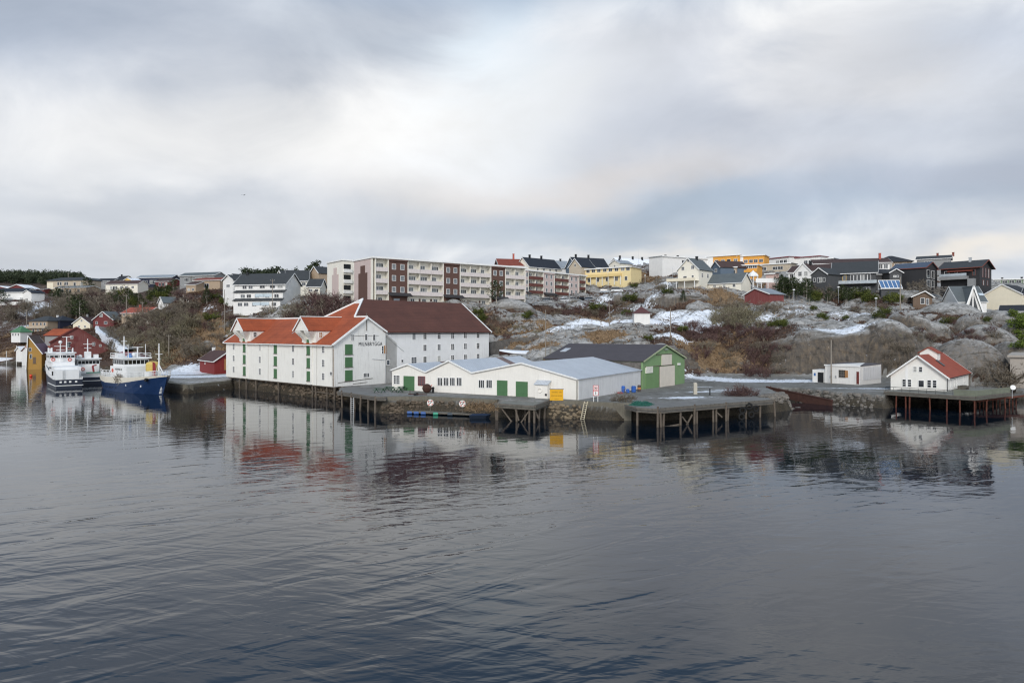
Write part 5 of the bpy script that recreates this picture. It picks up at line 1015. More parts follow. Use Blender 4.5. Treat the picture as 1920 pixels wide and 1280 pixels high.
def fr(px, z, dy=.3):   # a point below the front edge of the long timber quay
    a, b = (p3[2], p3[3]) if px < 1345 else (p3[3], p3[4]); d = b-a; d.z = 0; d.normalize(); a = Vector((a.x,a.y,0)); p = a+d*along(a,d,px); p.z = z; p.y += dy; return p
pier('timber_quay', 'long timber quay with concrete deck on old piles, tyres hanging at its right', p3, 2.42, (5,[1196,1233,1239,1246,1277,1302,1308,1338,1344,1361,1367,1400,1427,1451]), [(fr(1280,1.2),fr(1291,.0)),(fr(1299,1.4),fr(1287,-.2)),(fr(1345,1.4),fr(1355,.6)),(fr(1246,-.1,.6),fr(1277,.1,.6))], ASPH, top={1233:.55,1302:.5,1361:.45,1451:.35})
b = MB()
for k in range(26):
    a = p3[2+(k>=13)]; q = p3[3+(k>=13)]; u = (k % 13+.3)/13; c = a.lerp(q, u); d = (q-a).normalized(); b.beam(Vector((c.x,c.y-.02,2.66)), Vector((c.x,c.y-.02,2.66))+d*.75, .22, .16)
tag(b.build('kerb_timber', WOODP), 'notched timber kerb along the front of the long timber quay', 'kerb')
p2 = [onz(928,758,2.4),onz(1003,763,2.4),onz(1037,750.5,2.4),onz(955,748.2,2.4)]
def f2(px, z, dy=.3): a = Vector((p2[0].x,p2[0].y,0)); d = (p2[1]-p2[0]).normalized(); d.z = 0; p = a+d*along(a,d,px); p.z = z; p.y += dy; return p
P2T = pier('timber_pier', 'small square timber pier with crossed braces in front of the green doors', p2, 2.4, (3,[929,933,968,993,1002,1012,1022,1031]), [(f2(940,1.9),f2(961,-.2)),(f2(991,1.6),f2(976,-.2)),(f2(966,2.0),f2(973,.2)),(f2(1004,1.7,2),f2(1011,.5,2)),(f2(985,1.7,2.5),f2(985,-2,2.5))], DECK)
MB().beam((0,0,0),(p2[2].x-p2[1].x,p2[2].y-p2[1].y,0),.34,.3).build('edge_log', WOODP, P2T, (p2[1].x-p2[0].x, p2[1].y-p2[0].y, .15))
p1 = [onz(633,735.5,2.55),onz(704,745.5,2.55),onz(724,746,2.55),onz(738,735.5,2.55),MC+MN*9-MU*.4,MC+MN*1.5-MU*.4]
p1 = [Vector((p.x,p.y,2.55)) for p in p1]
pier('timber_wharf', 'dark timber wharf under the lettered gable, on leaning piles', p1, 2.55, (3,[641,659,663,677,690,704]), [(onz(690,752,1.2),onz(672,756,.4))], ASPH, top={641:.5,659:.35,704:.3,677:.2})
ld = thing('ladder', 'white ladder on the dark timber wharf below the lettered gable', 'ladder', onz(661.5,746,2.4)); 
q = MB().beam((-.22,-.35,-2.6),(-.22,-.35,.1),.08,.08).beam((.22,-.35,-2.6),(.22,-.35,.1),.08,.08)
for k in range(8): q.beam((-.22,-.35,-2.4+k*.32),(.22,-.35,-2.4+k*.32),.06,.06)
q.build('ladder_frame', STEELP, ld)
ld = thing('ladder', 'pale wooden ladder leaning on the concrete quay wall', 'ladder', onz(1098.5,752.5,2.6)); q = MB(); h = Vector((-.7,-.9,-2.8))
for s in (-.25,.25): q.beam((s,-.32,.05), Vector((s,-.32,0))+h, .1, .1)
for k in range(9): c = h*((k+.6)/9.3); q.beam((c.x-.25,c.y-.32,c.z),(c.x+.25,c.y-.32,c.z),.07,.07)
q.build('ladder_frame', mat('pale_wood','#c4b99f'), ld)
hd = [onz(1657,735,2.6),onz(1828,745.5,2.6),onz(1894,737.5,2.6),onz(1888,728,2.6),onz(1700,727,2.6)]
RUSTP = mat('rusty_pile','#63392c',.9,.35,1.5,stain=.4,scol='#241a16',bump=.3)
HDK = pier('house_deck', 'timber deck on thin rusty piles carrying the white red roofed house', hd, 2.6, (3,[1683,1700,1708,1745,1778,1802,1830,1853,1886]), [(onz(1828,754,1.2),onz(1819,748,2.2))], DECK, pm=RUSTP, pr=.13)
o0 = hd[0]; hd_ = [p-o0 for p in hd]
def rail(b, p, q, n, h=1., r=.03):
    for k in range(n+1): c = p.lerp(q, k/n); b.tube(c, c+Vector((0,0,h)), r, n=4)
    b.tube(p+Vector((0,0,h)), q+Vector((0,0,h)), r*1.3, n=4); b.tube(p+Vector((0,0,h*.5)), q+Vector((0,0,h*.5)), r, n=4)
u = .78; b = MB(); rail(b, hd_[0].lerp(hd_[1],.03)+Vector((0,.15,0)), hd_[0].lerp(hd_[1],u)+Vector((0,.15,0)), 8); b.build('railing', BLACKM, HDK)
b = MB()
for p, q in ((hd_[0].lerp(hd_[1],u), hd_[1]), (hd_[1], hd_[2])):
    for k in range(5): b.beam(p+Vector((0,-.05,.12+k*.23)), q+Vector((0,-.05,.12+k*.23)), .05, .2)
b.build('board_screen', mat('mossy_boards','#767a68',.9,.3,.8,'h',.2,.5), HDK)
b = MB(); rail(b, hd_[3]+Vector((-6,0,0)), hd_[3], 4); rail(b, hd_[2], hd_[3], 4); b.build('railing', WOODP, HDK)
gwy = thing('gangway', 'rusty landing stage with short posts right of the deck', 'gangway', onz(1832,752,1.3)); a = onz(1832,752,1.3); e = onz(1925,741,1.9)-a
b = MB().beam((0,0,0),e,.3,.28).beam((0,1.8,0),e+Vector((0,1.8,0)),.3,.28); b.build('beam', RUSTP, gwy); b = MB()
slabpoly(b, [Vector((0,0,.2)),e+Vector((0,0,.2)),e+Vector((0,1.8,.2)),Vector((0,1.8,.2))], .08).build('deck', WOODP, gwy)
for k in range(10): MB().tube((0,0,-3),(0,0,0),.1,n=6).build('pile', RUSTP, gwy, e*(k/9.)+Vector((0,.3+(k%3)*.5,0)))
sd = thing('satellite_dish', 'round white satellite dish at the end of the deck', 'dish', onz(1899,737,2.6)); q = MB()
q.lathe([(.02,0),(.22,.02),(.4,.09),(.43,.11)],16).build('dish', TRIM, sd, (0,0,1.), (R(75),0,R(-20))); MB().tube((0,.15,-.9),(0,.15,1.),.05).build('mast', STEELP, sd)
bt = thing('garden_bench', 'grey bench table set beside the white house on the deck', 'bench', onz(1806,729.5,2.62), R(35))
MB().box(-.8,.8,-.3,.3,.68,.74).build('tabletop', WOODP, bt); MB().box(-.8,.8,-.8,-.55,.4,.45).box(-.8,.8,.55,.8,.4,.45).build('seat', WOODP, bt); MB().box(-.7,-.6,-.7,.7,0,.68).box(.6,.7,-.7,.7,0,.68).build('leg', WOODP, bt)
sw_ = thing('slipway_side', 'long rusty steel slipway side sloping into the inlet', 'slipway', onz(1437,728,2.1)); a = onz(1437,728,2.1); e = onz(1560,757,.3)-a
MB().beam((0,0,-.4),e+Vector((0,0,-.1)),.35,1.5).beam((0,-.1,.4),e+Vector((0,-.1,.7)),.5,.16).build('plate', RUST, sw_)
for k in range(7): MB().tube((0,-.2,-1.6),(0,-.2,.7),.09,n=5).build('post', RUST, sw_, e*((k+.5)/7.5))

# ---- things on the quay ----------------------------------------------------------------
GRT = mat('green_table_paint','#3c5a44'); ORB = plain('lifebuoy_orange','#d0523a'); REDS = plain('sign_red','#c23a3a'); 
def picnic(px, py, rz, label):
    t = thing('picnic_table', label, 'picnic table', onz(px, py, 2.6), R(rz), 'green picnic tables outside the lettered gable')
    MB().box(-.95,.95,-.38,.38,.7,.76).build('tabletop', GRT, t)
    for s in (-1,1):
        MB().box(-.95,.95,s*.72-.13,s*.72+.13,.42,.47).build('bench', GRT, t); MB().beam((s*.7,-.75,0),(s*.7,.2,.7),.08,.1).beam((s*.7,.75,0),(s*.7,-.2,.7),.08,.1).build('leg', GRT, t)
    return t
picnic(712,735.5,-20,'green picnic table nearest the lettered gable'); picnic(731,732.5,-28,'green picnic table by the grid window'); picnic(745,735.5,-30,'green picnic table in the middle of the group'); picnic(753,732,60,'green picnic table next to the green shed door')
def lifebuoy(px, py, z, label, r=.42, back=True):
    t = thing('lifebuoy_station', label, 'lifebuoy', onz(px, py, z)); h = .95
    MB().torus((0,-.1,h),r,.12,'y',16,6).build('ring', plain('buoy_white','#e6e2da'), t)
    b = MB()
    for a in range(4): b.tube((r*math.cos(a*1.571+.6),-.1,h+r*math.sin(a*1.571+.6)),(r*math.cos(a*1.571+1.2),-.1,h+r*math.sin(a*1.571+1.2)),.125,n=6)
    b.build('band', ORB, t)
    if back: MB().lathe([(r+.02,-.03),(r+.02,.0)],16).build('backboard', TRIM, t, (0,-.02,h), (R(90),0,0)); MB().tube((0,.05,-.6),(0,.05,h+.3),.05).build('post', WOODP, t)
    MB().beam((-.16,-.12,h-.2),(.16,-.12,h+.2),.06,.06).build('rope_hook', BLACKM, t); return t
lifebuoy(807,766,1.2,'orange and white lifebuoy on a post, left one below the yard edge'); lifebuoy(867,768,1.2,'orange and white lifebuoy on a post, right one by the dry weeds'); lifebuoy(807,735,2.6,'lifebuoy on the wall beside the red framed window',r=.38)
by = thing('mooring_buoy', 'big round rusty mooring buoy on the yard', 'buoy', onz(800.5,736.5,2.6)); MB().ball((0,0,.82),.82,9).build('shell', RUST, by, smooth=True); MB().torus((.0,-.75,.35),.16,.04,'x',10,5).build('ring', RUST, by); MB().torus((0,0,.82),.83,.05,'z',20,4).build('seam', RUST, by)
tr = thing('boat_trailer', 'low rusty trailer frame lying by the mooring buoy', 'trailer', onz(778,741,2.6), R(-14)); MB().beam((-1.2,0,.2),(2.2,0,.2),.12,.14).beam((.2,-.5,.25),(.2,.5,.25),.1,.1).build('frame', RUST, tr); MB().tube((.2,-.55,.2),(.2,-.4,.2),.25,n=10).tube((.2,.4,.2),(.2,.55,.2),.25,n=10).build('wheel', BLACKM, tr); MB().tube((-.9,0,.2),(-.9,0,.9),.05).build('jockey_post', RUST, tr)
bl = thing('bollard', 'dark iron bollard right of the mooring buoy', 'bollard', onz(812,736.5,2.6)); MB().lathe([(.22,0),(.2,.8),(.3,.95),(.05,1.1)],10).build('post', BLACKM, bl)
pt = thing('pontoon', 'low floating pontoon with blue floats moored below the rubble wall', 'pontoon', onz(763,771.5,.35)); a = onz(763,771.5,.35); e = onz(905,777.5,.35)-a; n_ = Vector((.1,2.3,0))
slabpoly(MB(), [Vector((0,0,0)),e,e+n_,n_], .18).build('deck', DECK, pt); b = MB(); b.beam((0,-.05,.0),e+Vector((0,-.05,0)),.15,.22).build('edge_beam', WOODP, pt)
for k, (u, m_) in enumerate(((.04,'#355a94'),(.13,'#355a94'),(.225,'#355a94'),(.39,'#3f9a7c'),(.58,'#2f3b45'))):
    c = e*u; MB().tube((c.x-.4,c.y-.12,-.12),(c.x+.4,c.y-.12,-.12),.24,n=10).build('float', plain('float'+m_, m_), pt)
tb = thing('rowing_boat', 'small dark blue covered boat at the right end of the pontoon', 'rowing boat', onz(897,784,0), R(8)); b = MB()
b.add([(-1.4,-.5,.45),(1.2,-.5,.45),(2.,0,.6),(1.2,.5,.45),(-1.4,.5,.45),(-1.3,-.3,-.2),(1,-.3,-.2),(1.6,0,-.1),(1,.3,-.2),(-1.3,.3,-.2)], [(0,1,6,5),(1,2,7,6),(2,3,8,7),(3,4,9,8),(4,0,5,9),(5,6,7,8,9)]).build('hull', plain('boat_navy','#1e2836'), tb)
MB().add([(-1.4,-.5,.46),(1.2,-.5,.46),(2.,0,.61),(1.2,.5,.46),(-1.4,.5,.46),(-1.,0,.72),(1,0,.75)], [(0,1,6,5),(1,2,6),(2,3,6),(3,4,5,6),(4,0,5)]).build('cover', plain('cover_navy','#1d2a40'), tb)
sh = thing('pump_hut', 'tiny white hut with slanted pale roof in front of the widest shed', 'hut', onz(1003,746,2.6), srz)
MB().prism([(0,-.2),(1.35,-.2),(1.35,2.5),(0,2.1)],-1.4,0,'yz').build('wall', CREAMB, sh) if False else MB().box(0,2.3,0,1.2,-.2,2.15).build('wall', CREAMB, sh)
MB().slab([(-.15,-.2,2.25),(2.45,-.2,2.25),(2.45,1.4,3.05),(-.15,1.4,3.05)],.1).build('roof', BLUEROOF, sh); MB().prism([(0,2.15),(1.2,2.15),(1.2,2.8)],0.01,2.29,'yz').build('gable', CREAMB, sh)
MB().torus((.95,-.06,1.3),.36,.08,'y',16,6).build('lifebuoy_ring', plain('buoy_white','#e6e2da'), sh); MB().box(1.9,2.2,-.16,-.02,.5,.8).build('tap_box', BLACKM, sh)
ys = thing('warning_sign', 'large yellow sign board at the quay edge beside the tiny hut', 'sign', onz(1043.5,751,2.62), R(-3))
MB().box(-1.05,1.05,-.08,.0,.05,1.78).build('panel', mat('sign_yellow','#dba312',.55,.06,1.), ys); MB().beam((-1.15,-.04,1.82),(1.15,-.04,1.82),.12,.08).build('rim', WOODP, ys)
for x in (-.9,.9): MB().box(x-.05,x+.05,.01,.1,-.3,1.78).build('post', WOODP, ys)
b = MB()
for z_, sp in ((1.36,[(-.75,-.66),(-.6,-.5),(-.45,-.3),(-.26,-.14),(-.1,.02),(.06,.2),(.38,.5),(.56,.64),(.7,.86)]),(.8,[(-.85,-.72),(-.66,-.56),(-.5,-.36),(-.3,-.2),(-.12,.0),(.06,.1),(.2,.32),(.38,.5),(.56,.7),(.76,.86)]),(.3,[(-.3,-.1),(-.02,.1),(.16,.3)])):
    hh = .1 if z_ > .5 else .05
    for x0, x1 in sp: b.box(x0,x1,-.09,-.085,z_-hh,z_-hh+.04).box(x0,x0+.03,-.09,-.085,z_-hh+.04,z_+hh).box(x1-.03,x1,-.09,-.085,z_-hh+.04,z_+hh)
b.build('lettering', mat('faded_sign_letters','#8a6512'), ys)
rs = thing('prohibition_sign', 'red bordered white double sign on two white posts at the quay edge', 'sign', onz(1117,753,2.62)); MB().box(-.42,.42,-.06,0,.95,2.55).build('panel', REDS, rs)
MB().box(-.34,.34,-.075,-.06,1.82,2.47).box(-.34,.34,-.075,-.06,1.03,1.66).build('sign_face', TRIM, rs); b = MB().torus((0,-.08,2.14),.24,.035,'y',14,4).beam((-.17,-.085,2.31),(.17,-.085,1.97),.05,.02); b.build('ban_ring', REDS, rs); MB().box(-.06,.06,-.085,-.076,1.15,1.55).box(-.1,.12,-.085,-.076,2.05,2.2).build('pictogram', BLACKM, rs)
for x in (-.33,.33): MB().box(x-.04,x+.04,.01,.08,-.1,2.5).build('post', TRIM, rs)
def barrel(px, py, z, r, h, col, label, rz=None, hoop=None):
    t = thing('barrel', label, 'barrel', onz(px, py, z)); m_ = plain('barrel'+col, col)
    b = MB().lathe([(r*.9,0),(r,.06*h),(r,.3*h),(r*1.05,.33*h),(r,.36*h),(r,.66*h),(r*1.05,.69*h),(r,.72*h),(r,.95*h),(r*.85,h)],14); b.build('drum', m_, t, smooth=False); MB().lathe([(r*.7,0),(r*.7,.05),(.05,.06)],12).build('lid', m_, t, (0,0,h))
    if hoop: MB().lathe([(r*1.03,0),(r*1.03,.22*h)],14).build('band', plain('band'+hoop,hoop), t, (0,0,.38*h))
    if rz is not None: t.rotation_euler = rz
    return t
barrel(1168.5,735.5,2.3,.33,1.15,'#2f62b4','tall blue plastic barrel left in the row by the white wall'); barrel(1177,736.,2.3,.3,.62,'#2f62b4','short blue tub between the two tall blue barrels'); barrel(1188,735,2.3,.42,1.1,'#2a5aa6','widest blue barrel by the white shed wall'); barrel(1198.5,733,2.3,.34,1.1,'#5a4a42','brown drum with an orange band by the shed corner',hoop='#d08a4a')
barrel(1158,737.5,2.3,.3,.9,'#8d4444','dull red barrel lying by the white shed wall',rz=(R(90),0,R(70))); barrel(1311.5,701,2.6,.42,1.1,'#3a78c8','upper blue barrel lying at the foot of the cliff',rz=(R(75),0,R(40))); barrel(1315,705.5,2.3,.42,1.1,'#3a78c8','lower blue barrel lying at the foot of the cliff',rz=(R(80),0,R(25)))
cp = thing('concrete_post', 'pale square concrete post standing in the snow on the yard', 'post', onz(1303.5,738,2.3)); MB().box(-.3,.3,-.3,.3,-.2,1.85).prism([(-.3,1.85),(.3,1.85),(.15,2.02),(-.2,2.02)],-.3,.3,'xz').build('shaft', mat('pale_concrete','#b9b3a4',.85,.1,1.), cp)
cp = thing('bollard', 'thin black iron bollard on the yard by the heather mound', 'bollard', onz(1331,740,2.3)); MB().lathe([(.12,-.1),(.1,.9),(.17,1.),(.04,1.1)],8).build('post', BLACKM, cp)
nt_ = MB()
for k in range(900):
    a = random.uniform(0,6.28); q_ = random.random()**.5; c = onz(1202+22*q_*math.cos(a), 757+3.4*q_*math.sin(a), 2.5); h = .65*(1-q_*q_)*(.6+.4*math.sin(a*3+q_*5)); p = Vector((c.x,c.y,2.42+h*random.random()))
    nt_.beam(p, p+Vector((random.uniform(-.5,.5),random.uniform(-.4,.4),random.uniform(-.12,.12))),.035,.035)
tag(nt_.build('fishing_net', mat('teal_net','#2f6a5c',.9,.4,3.)), 'heap of teal fishing net on the timber quay', 'fishing net')
for k, (px, py) in enumerate(((1391,768),(1403,760.5),(1389,780),(1407,776),(1416,765))):
    p = fr(px, zpy(py, fr(px,0).y), -.35); tag(MB().torus((0,0,0),.42,.15,'y',14,7).build('tyre', mat('old_tyre_rubber','#1d1d1d',.9,.3,3.), None, p, (0,0,R(random.uniform(-20,20)))), ('upper left','upper middle','lower left','lower middle','right')[k]+' of the old tyres hanging on the timber quay', 'tyre', 'tyres hanging on the timber quay')
# covered boat on stands behind the sheds
cb = thing('covered_boat', 'long laid up wooden boat under a white cover on trestles', 'boat', atp(984,664,166), R(2)); L_ = 12.2; n = 14; b = MB(); c_ = MB()
def bs(u): return 1.25*math.sin(math.pi*min(1,max(0,u*.96+.02)))**.6, .35+.9*(2*u-1)**2*(1 if u > .5 else .8)
vs = []; fs = []; cv = []; cf = []
for i in range(n+1):
    u = i/n; hb, sh_ = bs(u); x = (u-.5)*L_; vs += [(x,-hb,sh_),(x,-hb*.75,-.35),(x*.94,0,-.75),(x,hb*.75,-.35),(x,hb,sh_)]; cv += [(x,-hb-.04,sh_-.25),(x,-hb-.03,sh_+.03),(x,0,sh_+.55*math.sin(math.pi*u)**.5),(x,hb+.03,sh_+.03),(x,hb+.04,sh_-.25)]
for i in range(n):
    for k in range(4): fs.append((i*5+k,i*5+k+1,i*5+k+6,i*5+k+5)); 
b.add(vs, fs).build('hull', mat('tarred_hull','#3d2620'), cb, smooth=True); c_.add(cv, fs).build('cover', mat('white_tarpaulin','#d9dde2',.6,.06,.8), cb, smooth=True)
for x in (-4,-1.2,1.2,4): MB().beam((x,-.9,-2.),(x,.1,-.5),.12,.12).beam((x,.9,-2.),(x,-.1,-.5),.12,.12).beam((x,-1,-1.9),(x,1,-1.9),.1,.1).build('trestle', WOODP, cb)
b = MB(); L = [atp(918,643,172), atp(960,636,178), atp(1020,630.5,181), atp(1075,624.5,183), atp(1128,618,185)]
for p, q_ in zip(L[:-1], L[1:]): b.beam(p+Vector((0,0,-1.4)), q_+Vector((0,0,-1.4)), .5, 3.2)
tag(b.build('path_wall', STONE), 'low stone parapet of the path climbing behind the covered boat', 'wall')
# poles and lamps
def pole(px, Y, pt, label, r=.13, m=WOODPOLE, arm=True, cat='utility pole', name='utility_pole', dz=-.6, pb=None):
    base = on(px, Y) if pb is None else atp(px, pb, Y); t = thing(name, label, cat, base); h = zpy(pt, Y)-base.z
    MB().tube((0,0,dz),(0,0,h),r,r*.75,7).build('pole', m, t)
    if arm: MB().beam((-.7,0,h-.5),(.7,0,h-.5),.1,.1).build('crossarm', m, t); [MB().lathe([(.05,0),(.07,.12),(.03,.2)],6).build('insulator', STEELP, t, (x,0,h-.42)) for x in (-.6,.6)]
    return t
pole(421,224,543,'grey timber pole on the crest left of the stepped terrace house',arm=False); pole(511,221,523,'tall timber pole in front of the stepped terrace house'); pole(316.5,222,627,'timber pole beside the blue ship at the snowy quay',r=.16)
pole(1143,184,570,'grey timber pole left of the kiosk',arm=False); pole(1257,170,578,'grey timber pole on the snow patch right of the kiosk',arm=False); pole(1023,156,581,'thin pole by the right end of the covered boat',r=.1,arm=False); pole(1031.5,155,636,'short thin pole by the right end of the covered boat',r=.1,arm=False)
pole(1558.5,148.5,637,'tall bare pole in front of the flat roofed hut',r=.17,arm=False,dz=-1); pole(1688,181,519,'tall timber pole beside the glass conservatory',r=.17,arm=False)
pole(237,300,553,'pale timber pole among the bare trees left of the terracotta roof',r=.2); pole(267,296,566,'pale timber pole beside the terracotta roof',r=.2); pole(129,352,572,'timber pole above the cream house',r=.2); pole(50,330,580,'timber pole left of the olive roofed house',r=.2); pole(128,500,512,'timber pole far up the left hillside',r=.22)
def lamp(px, Y, pt, label, w=.35):
    t = pole(px, Y, pt, label, .08, STEELP, False, 'street lamp', 'street_lamp'); h = zpy(pt, Y)-t.location.z
    MB().lathe([(.08,-.05),(w,.0),(w,.22),(.1,.32)],10).build('lamp_head', TRIM, t, (0,0,h)); return t
lamp(1488.5,203,544,'street lamp on the rock in front of the pines'); lamp(1572,216,539,'street lamp below the charcoal house balcony'); lamp(1642.5,187,560,'street lamp left of the tall timber pole'); lamp(1209.5,262,517,'street lamp in front of the heath covered knoll'); lamp(1261.5,262,503,'slim street lamp left of the tall gabled house'); lamp(1068,250,533,'street lamp in front of the farther apartment block'); lamp(1140,255,510,'street lamp right of the farther apartment block')
tag(MB().tube((0,0,-1),(0,0,zpy(463,335)-zpy(495,335)),.07,.04,5).build('radio_mast', STEELP, None, atp(1197,497,335)), 'thin radio mast on top of the knoll', 'mast')
# cars
def car(px, Y, col, label, rz=10, van=False, pb=None):
    base = on(px, Y) if pb is None else atp(px, pb, Y); base.z += .02
    t = thing('parked_car', label, 'car', base, R(rz), 'cars parked by the apartment blocks'); m_ = plain('car_paint'+col, col, .3); L = 4.3; w = .88
    h1 = .95; h2 = 1.5 if not van else 1.95; b = MB()
    prof = [(-2.15,.35),(-2.1,.75),(-1.95,.95),(-1.2,1.0),(.9,1.0),(1.7,.9),(2.1,.7),(2.15,.35)]
    vs = [(x,-w,z_) for x,z_ in prof]+[(x,w,z_) for x,z_ in prof]; n = len(prof); b.add(vs, [tuple(range(n)), tuple(range(2*n-1,n-1,-1))]+[(k,n+k,n+(k+1)%n,(k+1)%n) for k in range(n)]); b.build('body', m_, t)
    c = MB(); x0, x1, x2, x3 = (-2.0,-1.6,.2,1.0) if not van else (-2.05,-1.95,.6,1.3)
    c.add([(x0,-w*.95,.98),(x1,-w*.8,h2-.06),(x2,-w*.8,h2-.06),(x3,-w*.95,.98),(x0,w*.95,.98),(x1,w*.8,h2-.06),(x2,w*.8,h2-.06),(x3,w*.95,.98)], [(0,1,2,3),(7,6,5,4),(0,4,5,1),(2,6,7,3),(1,5,6,2),(0,3,7,4)]).build('car_window', mat('dark_glass','#1c2024'), t)
    MB().box(x1-.03,x2+.03,-w*.82,w*.82,h2-.06,h2).build('roof', m_, t)
    for x in (-1.35,1.35):
        for s in (-1,1): o = MB().tube((0,-.1,0),(0,.1,0),.33,n=12).build('wheel', plain('tyre_black','#151515',.8), t, (x,s*.82,.33)); MB().tube((0,-.115,0),(0,.115,0),.18,n=10).build('rim', STEELP, o)
    return t
for a in [(1040,252,'#6d2424','dark red car parked left of the white car',20,False,567),(1058.5,250,'#d8d9da','white car parked in front of the farther apartment block',15,False,566.5),(1076,256,'#2a2c2f','dark grey car parked right of the white car',25,False,564.5),(1091,260,'#1f2023','black car parked at the right end of the row',25,False,563.5),(1107,258,'#8c9096','silver car parked beside the retaining wall',30,False,564),(1028,254,'#7e868f','grey blue car parked left of the red car',20,False,565.5)]: car(*a[:5], van=a[5], pb=a[6]+1)
car(1157,250,'#dadbdb','white van below the yellow row house',-5,True,548); car(1135,252,'#9aa0a6','silver car below the yellow row house',-5,False,550)
# bird and floats
bd = MB().add([(-.28,0,0),(0,.09,.06),(.32,0,.02),(0,-.09,.06),(0,0,-.08)], [(0,1,4),(1,2,4),(2,3,4),(3,0,4),(0,3,2,1)]).add([(-.1,.05,.02),(.14,.05,.02),(.1,.5,.22),(-.06,.98,.1),(-.1,.5,.2)],[(0,1,2,4),(4,2,3)]).add([(-.1,-.05,.02),(.14,-.05,.02),(.1,-.5,.22),(-.06,-.98,.1),(-.1,-.5,.2)],[(4,2,1,0),(3,2,4)])
tag(bd.build('seagull', plain('gull_grey','#4a4c50'), None, atp(457,366,200), (0,R(10),R(70))), 'lone seagull gliding high above the harbour', 'bird')
for px, py, lb in ((58,706,'orange mooring buoy floating left of the white ships'),(155.5,719,'orange fender buoy floating between the white ships')):
    c = onz(px, py, .0); r_ = .42; t = thing('mooring_buoy', lb, 'buoy', (c.x, c.y, 0)); MB().ball((0,0,.3),r_,7).build('float', plain('buoy_orange','#dd4a28'), t, smooth=True); MB().tube((0,0,.65),(0,0,.95),.06).build('eye', BLACKM, t)

# ---- ships --------------------------------------------------------------------------------
SHW = mat('ship_white','#e6e6e4',.45,.05,.6,stain=.12,scol='#8f8478'); SHC = mat('ship_bulwark_cream','#ddd6c6',.5,.06,.6,stain=.2,scol='#94745a'); SHB = mat('ship_blue','#1a3257',.4,.1,.5,stain=.15,scol='#4a5a78'); SHN = mat('ship_navy','#1a2233',.4,.1,.5,stain=.1,scol='#4a4f58'); SDK = mat('ship_deck_green','#4f6258'); YEL = plain('crane_yellow','#cdb260'); REDC = plain('crane_red','#8c2a2c'); GW = mat('wheelhouse_glass','#16191d',.08)
def hull(t, st, rake, mh, mb, nband=None):
    lv = (-1.6,-.5,0.); rows = []; band = []; n = len(st); xm = st[-1][0]
    for (x, hd_, hw_, zb, zs_) in st:
        r_ = []
        for f, z_ in ((.55,-1.6),(.85,-.5),(1.,0.),(None,zb*.5),(None,zb)):
            k = 0 if f else z_/zs_; h = hw_*f if f else hw_+(hd_-hw_)*k**.9
            xx = x-rake*max(0,(x/xm-.72)/.28)*(1-max(0,z_)/zs_) if x > xm*.72 else x
            r_.append((xx, h, z_))
        rows.append(r_); band.append(((r_[-1][0], r_[-1][1], zb), (x, hd_, zs_), (x, hd_-.12 if hd_ > .2 else hd_*.3, zs_), (x, max(.01,hd_-.14), zb+.25)))
    def skin(rows, m, nm):
        b = MB(); k = len(rows[0])
        for s in (-1,1):
            vs = [(x,s*h,z_) for r_ in rows for (x,h,z_) in r_]; fs = [(i*k+j,(i+1)*k+j,(i+1)*k+j+1,i*k+j+1) for i in range(n-1) for j in range(k-1)]; b.add(vs, fs)
        r0 = rows[0]; b.add([(x,-h,z_) for x,h,z_ in r0]+[(x,h,z_) for x,h,z_ in r0], [(j,j+1,k+j+1,k+j) for j in range(k-1)])
        return b.build(nm, m, t, smooth=False)
    skin(rows, mh, 'hull'); skin(band, mb, 'bulwark')
    dv = MB(); 
    for i in range(n-1):
        a, c = band[i][3], band[i+1][3]; dv.add([(a[0],-a[1],a[2]),(c[0],-c[1],c[2]),(c[0],c[1],c[2]),(a[0],a[1],a[2])], [(0,1,2,3)])
    dv.build('deck', SDK, t); return rows
def rails(b, pts, h=.95, step=1.2):
    for p, q in zip(pts[:-1], pts[1:]):
        p, q = Vector(p), Vector(q); n = max(1, int((q-p).length/step)); rail(b, p, q, n, h, .045)
def mast(t, x, y, z0, z1, arms, name='mast'):
    b = MB().tube((x,y,z0),(x,y,z1),.2,.09,7)
    for za, w_ in arms: b.beam((x,y-w_,za),(x,y+w_,za),.12,.12).beam((x-w_*.5,y,za-.3),(x+w_*.5,y,za-.3),.1,.1)
    for k in range(int((z1-z0)/.8)): b.box(x-.28,x+.28,y-.05,y+.05,z0+.4+k*.8,z0+.5+k*.8)
    return b.build(name, SHW, t)
def bandwin(t, x0, x1, y0, y1, z0, z1, n=6):
    MB().box(x0-.03,x1+.03,y0-.03,y1+.03,z0,z1).build('wheelhouse_window', GW, t); b = MB()
    for k in range(n+1):
        yy = y0+(y1-y0)*k/n; b.box(x1+.02,x1+.06,yy-.05,yy+.05,z0,z1).box(x0-.06,x0-.02,yy-.05,yy+.05,z0,z1)
        xx = x0+(x1-x0)*k/n; b.box(xx-.05,xx+.05,y0-.06,y0-.02,z0,z1).box(xx-.05,xx+.05,y1+.02,y1+.06,z0,z1)
    b.build('window_post', SHW, t)
def ringb(t, p, ax): MB().torus(p,.34,.09,ax,14,6).build('lifebuoy', ORB, t)
s0 = Vector((-94.9,165.4,0)); dv_ = Vector((-74.5,147.9,0))-s0; BS = thing('fishing_ship', 'blue hulled fishing ship with white wheelhouse and tall foremast at the snowy quay', 'ship', s0, math.atan2(dv_.y, dv_.x))
